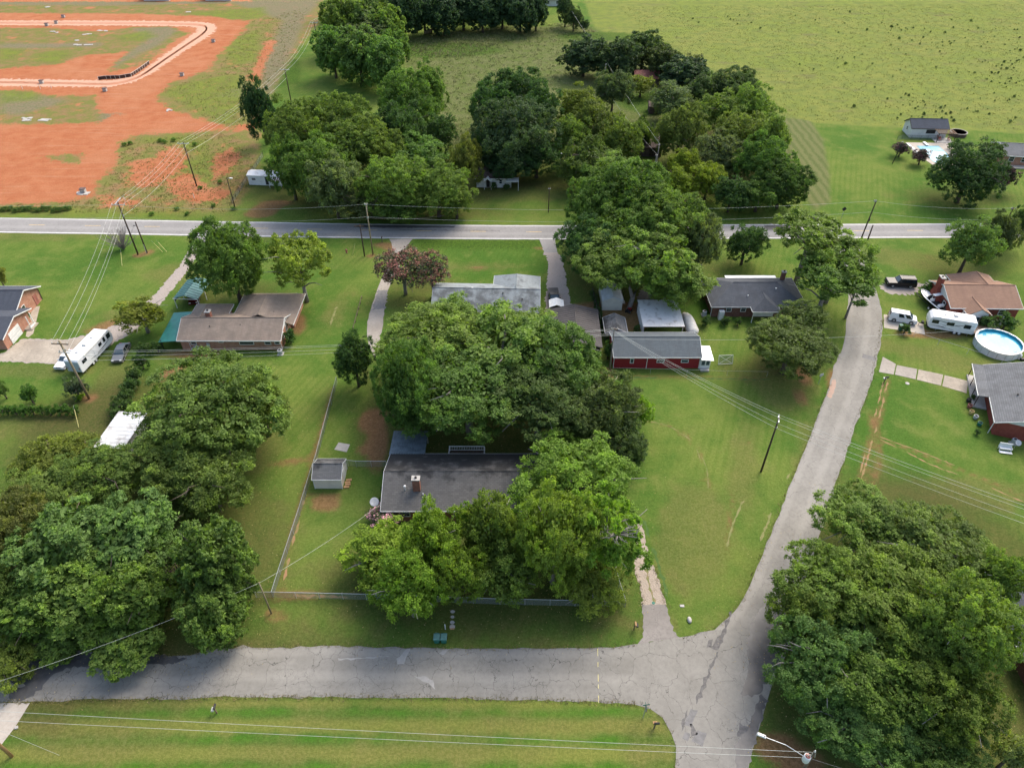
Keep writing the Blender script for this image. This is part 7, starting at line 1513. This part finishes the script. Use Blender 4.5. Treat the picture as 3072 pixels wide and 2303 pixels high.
# dead branches in the driveway tree
x0,y0,R0,Zc0,Rz0=DT; t=thing('dead_branches','bare grey dead limbs poking from the yellow-green driveway tree','branch',(x0,y0,0)); rn=random.Random(12); mb=MB(); top_=Vector((.8,-2.2,Zc0+Rz0*.35)); mb.tube([(.3,-.5,Zc0-Rz0*.6),(.5,-1.2,Zc0-Rz0*.1),top_[:]],[.22,.18,.12],7)
for i in range(13):
    a=rn.uniform(-3.0,.6); l=rn.uniform(1.6,3.2); e=top_+Vector((math.cos(a)*l,math.sin(a)*l*.9,rn.uniform(.6,2.0))); mm=(top_+e)/2+Vector((rn.uniform(-.3,.3),rn.uniform(-.3,.3),.2)); mb.tube([top_,mm,e],[.09,.06,.02],5)
    for k in range(3):
        b=mm.lerp(e,rn.uniform(.1,.9)); mb.tube([b,b+Vector((rn.uniform(-.8,.8),rn.uniform(-.8,.6),rn.uniform(.1,.8)))],[.04,.012],4)
mb.build('limbs','bark_grey',t,True)
# bare hollow inside the glossy thicket
q=D(385,1305); t=thing('dead_branches','fan of bare brown branches in a hollow of the glossy street thicket','branch',(q.x,q.y+2.2,0)); rn=random.Random(8); mb=MB()
for i in range(46):
    a=rn.uniform(0,6.28); l=rn.uniform(.8,2.6); z=rn.uniform(3.5,8.0); e=Vector((math.cos(a)*l,math.sin(a)*l-1.2,z)); mb.tube([(0,0,.0),(e*.5+Vector((0,0,.4)))[:],e[:]],[.10,.06,.02],5)
    for k in range(3):
        b=e*rn.uniform(.5,.95); mb.tube([b,b+Vector((rn.uniform(-.9,.9),rn.uniform(-.9,.5),rn.uniform(-.2,.7)))],[.03,.01],4)
mb.build('limbs','bark',t,True,fix=False)
# hay bales
for i,(x,y) in enumerate(((1279,103),(1291,100))):
    p=P(x,y); o=MB().tube([(-.7,0,.75),(.7,0,.75)],.8,16).build('hay_bale','wood_new',None,False,.06); o.location=p; o.rotation_euler=(0,0,.4*i); tag(o,'round brown hay bale at the edge of the far wood','hay bale','hay bales at the far wood')
# debris on the clay plot
rn=random.Random(4)
for i,(x,y,l) in enumerate(((105,360,9),(80,355,3),(265,104,4),(305,92,3),(240,135,8),(155,96,2),(168,98,2),(232,122,2),(318,94,2),(140,22,3),(565,37,3),(510,332,2),(245,581,4))):
    t=thing('rubble_heap','pale scatter of broken concrete on the red clay','rubble',P(x,y)[:],0,'rubble on the red clay')
    for k in range(5): MB().box((rn.uniform(-.4,.4)*l,rn.uniform(-.6,.6),.06),(l*rn.uniform(.15,.4),rn.uniform(.4,1.2),rn.uniform(.06,.16)),rn.uniform(-.3,.3)).build('concrete_chunk','concrete',t)
    pass
for i,(x,y) in enumerate(((191,53),(141,78),(641,127),(547,228),(316,274),(251,577),(170,71),(126,250))):
    p=P(x,y); t=thing('drain_box','small grey drain box standing on the clay plot','drain box',p[:],0,'drain boxes on the clay'); MB().box((0,0,.45),(1.1,.9,.9)).build('box','concrete',t,False,.04); MB().box((0,0,.94),(1.3,1.1,.1)).build('lid','rust_dark',t)
for i,(x,y) in enumerate(((68,268),(122,268),(155,265),(583,595))):
    p=P(x,y); t=thing('survey_stake','thin pale survey stake standing in the clay','stake',p[:],0,'survey stakes in the clay'); MB().box((0,0,.6),(.1,.1,1.2)).build('stake','offwhite',t); MB().box((0,0,1.15),(.16,.05,.12)).build('ribbon','paint_yellow',t)
# clutter at the ash-roofed house porch
for i,(x,y,mm,lab) in enumerate(((2907,1222,'metal_rust','rusty brown barrel planter by the porch'),(2912,1240,'paint_yellow','yellow bucket among the porch clutter'),(2925,1255,'trim_grey','grey folded chair among the porch clutter'),(2937,1275,'bin_green','green wheeled tub against the brick wall'),(2904,1205,'dark','dark plant pot beside the porch post'))):
    p=P(x,y); t=thing('porch_item',lab,'planter',p[:]); MB().lathe([(.25,0),(.32,.1),(.36,.5),(.33,.6),(.28,.6),(.27,.45)],(0,0,0),12).build('pot',mm,t); MB().lathe([(.27,.44),(.1,.55)],(0,0,0),10).build('soil','rubber',t)
    MB().box((.05,.0,.66),(.3,.04,.12),i).build('handle',mm,t)
# ground mat
p=P(1027,1340); o=sheet('ground_mat',[(q_-p)[:2] for q_ in PX([(1016,1327),(1050,1333),(1040,1356),(1003,1348)])],.03,'patch_light',None,None); o.location=(p.x,p.y,0); tag(o,'faded square mat lying on the back lawn','mat')
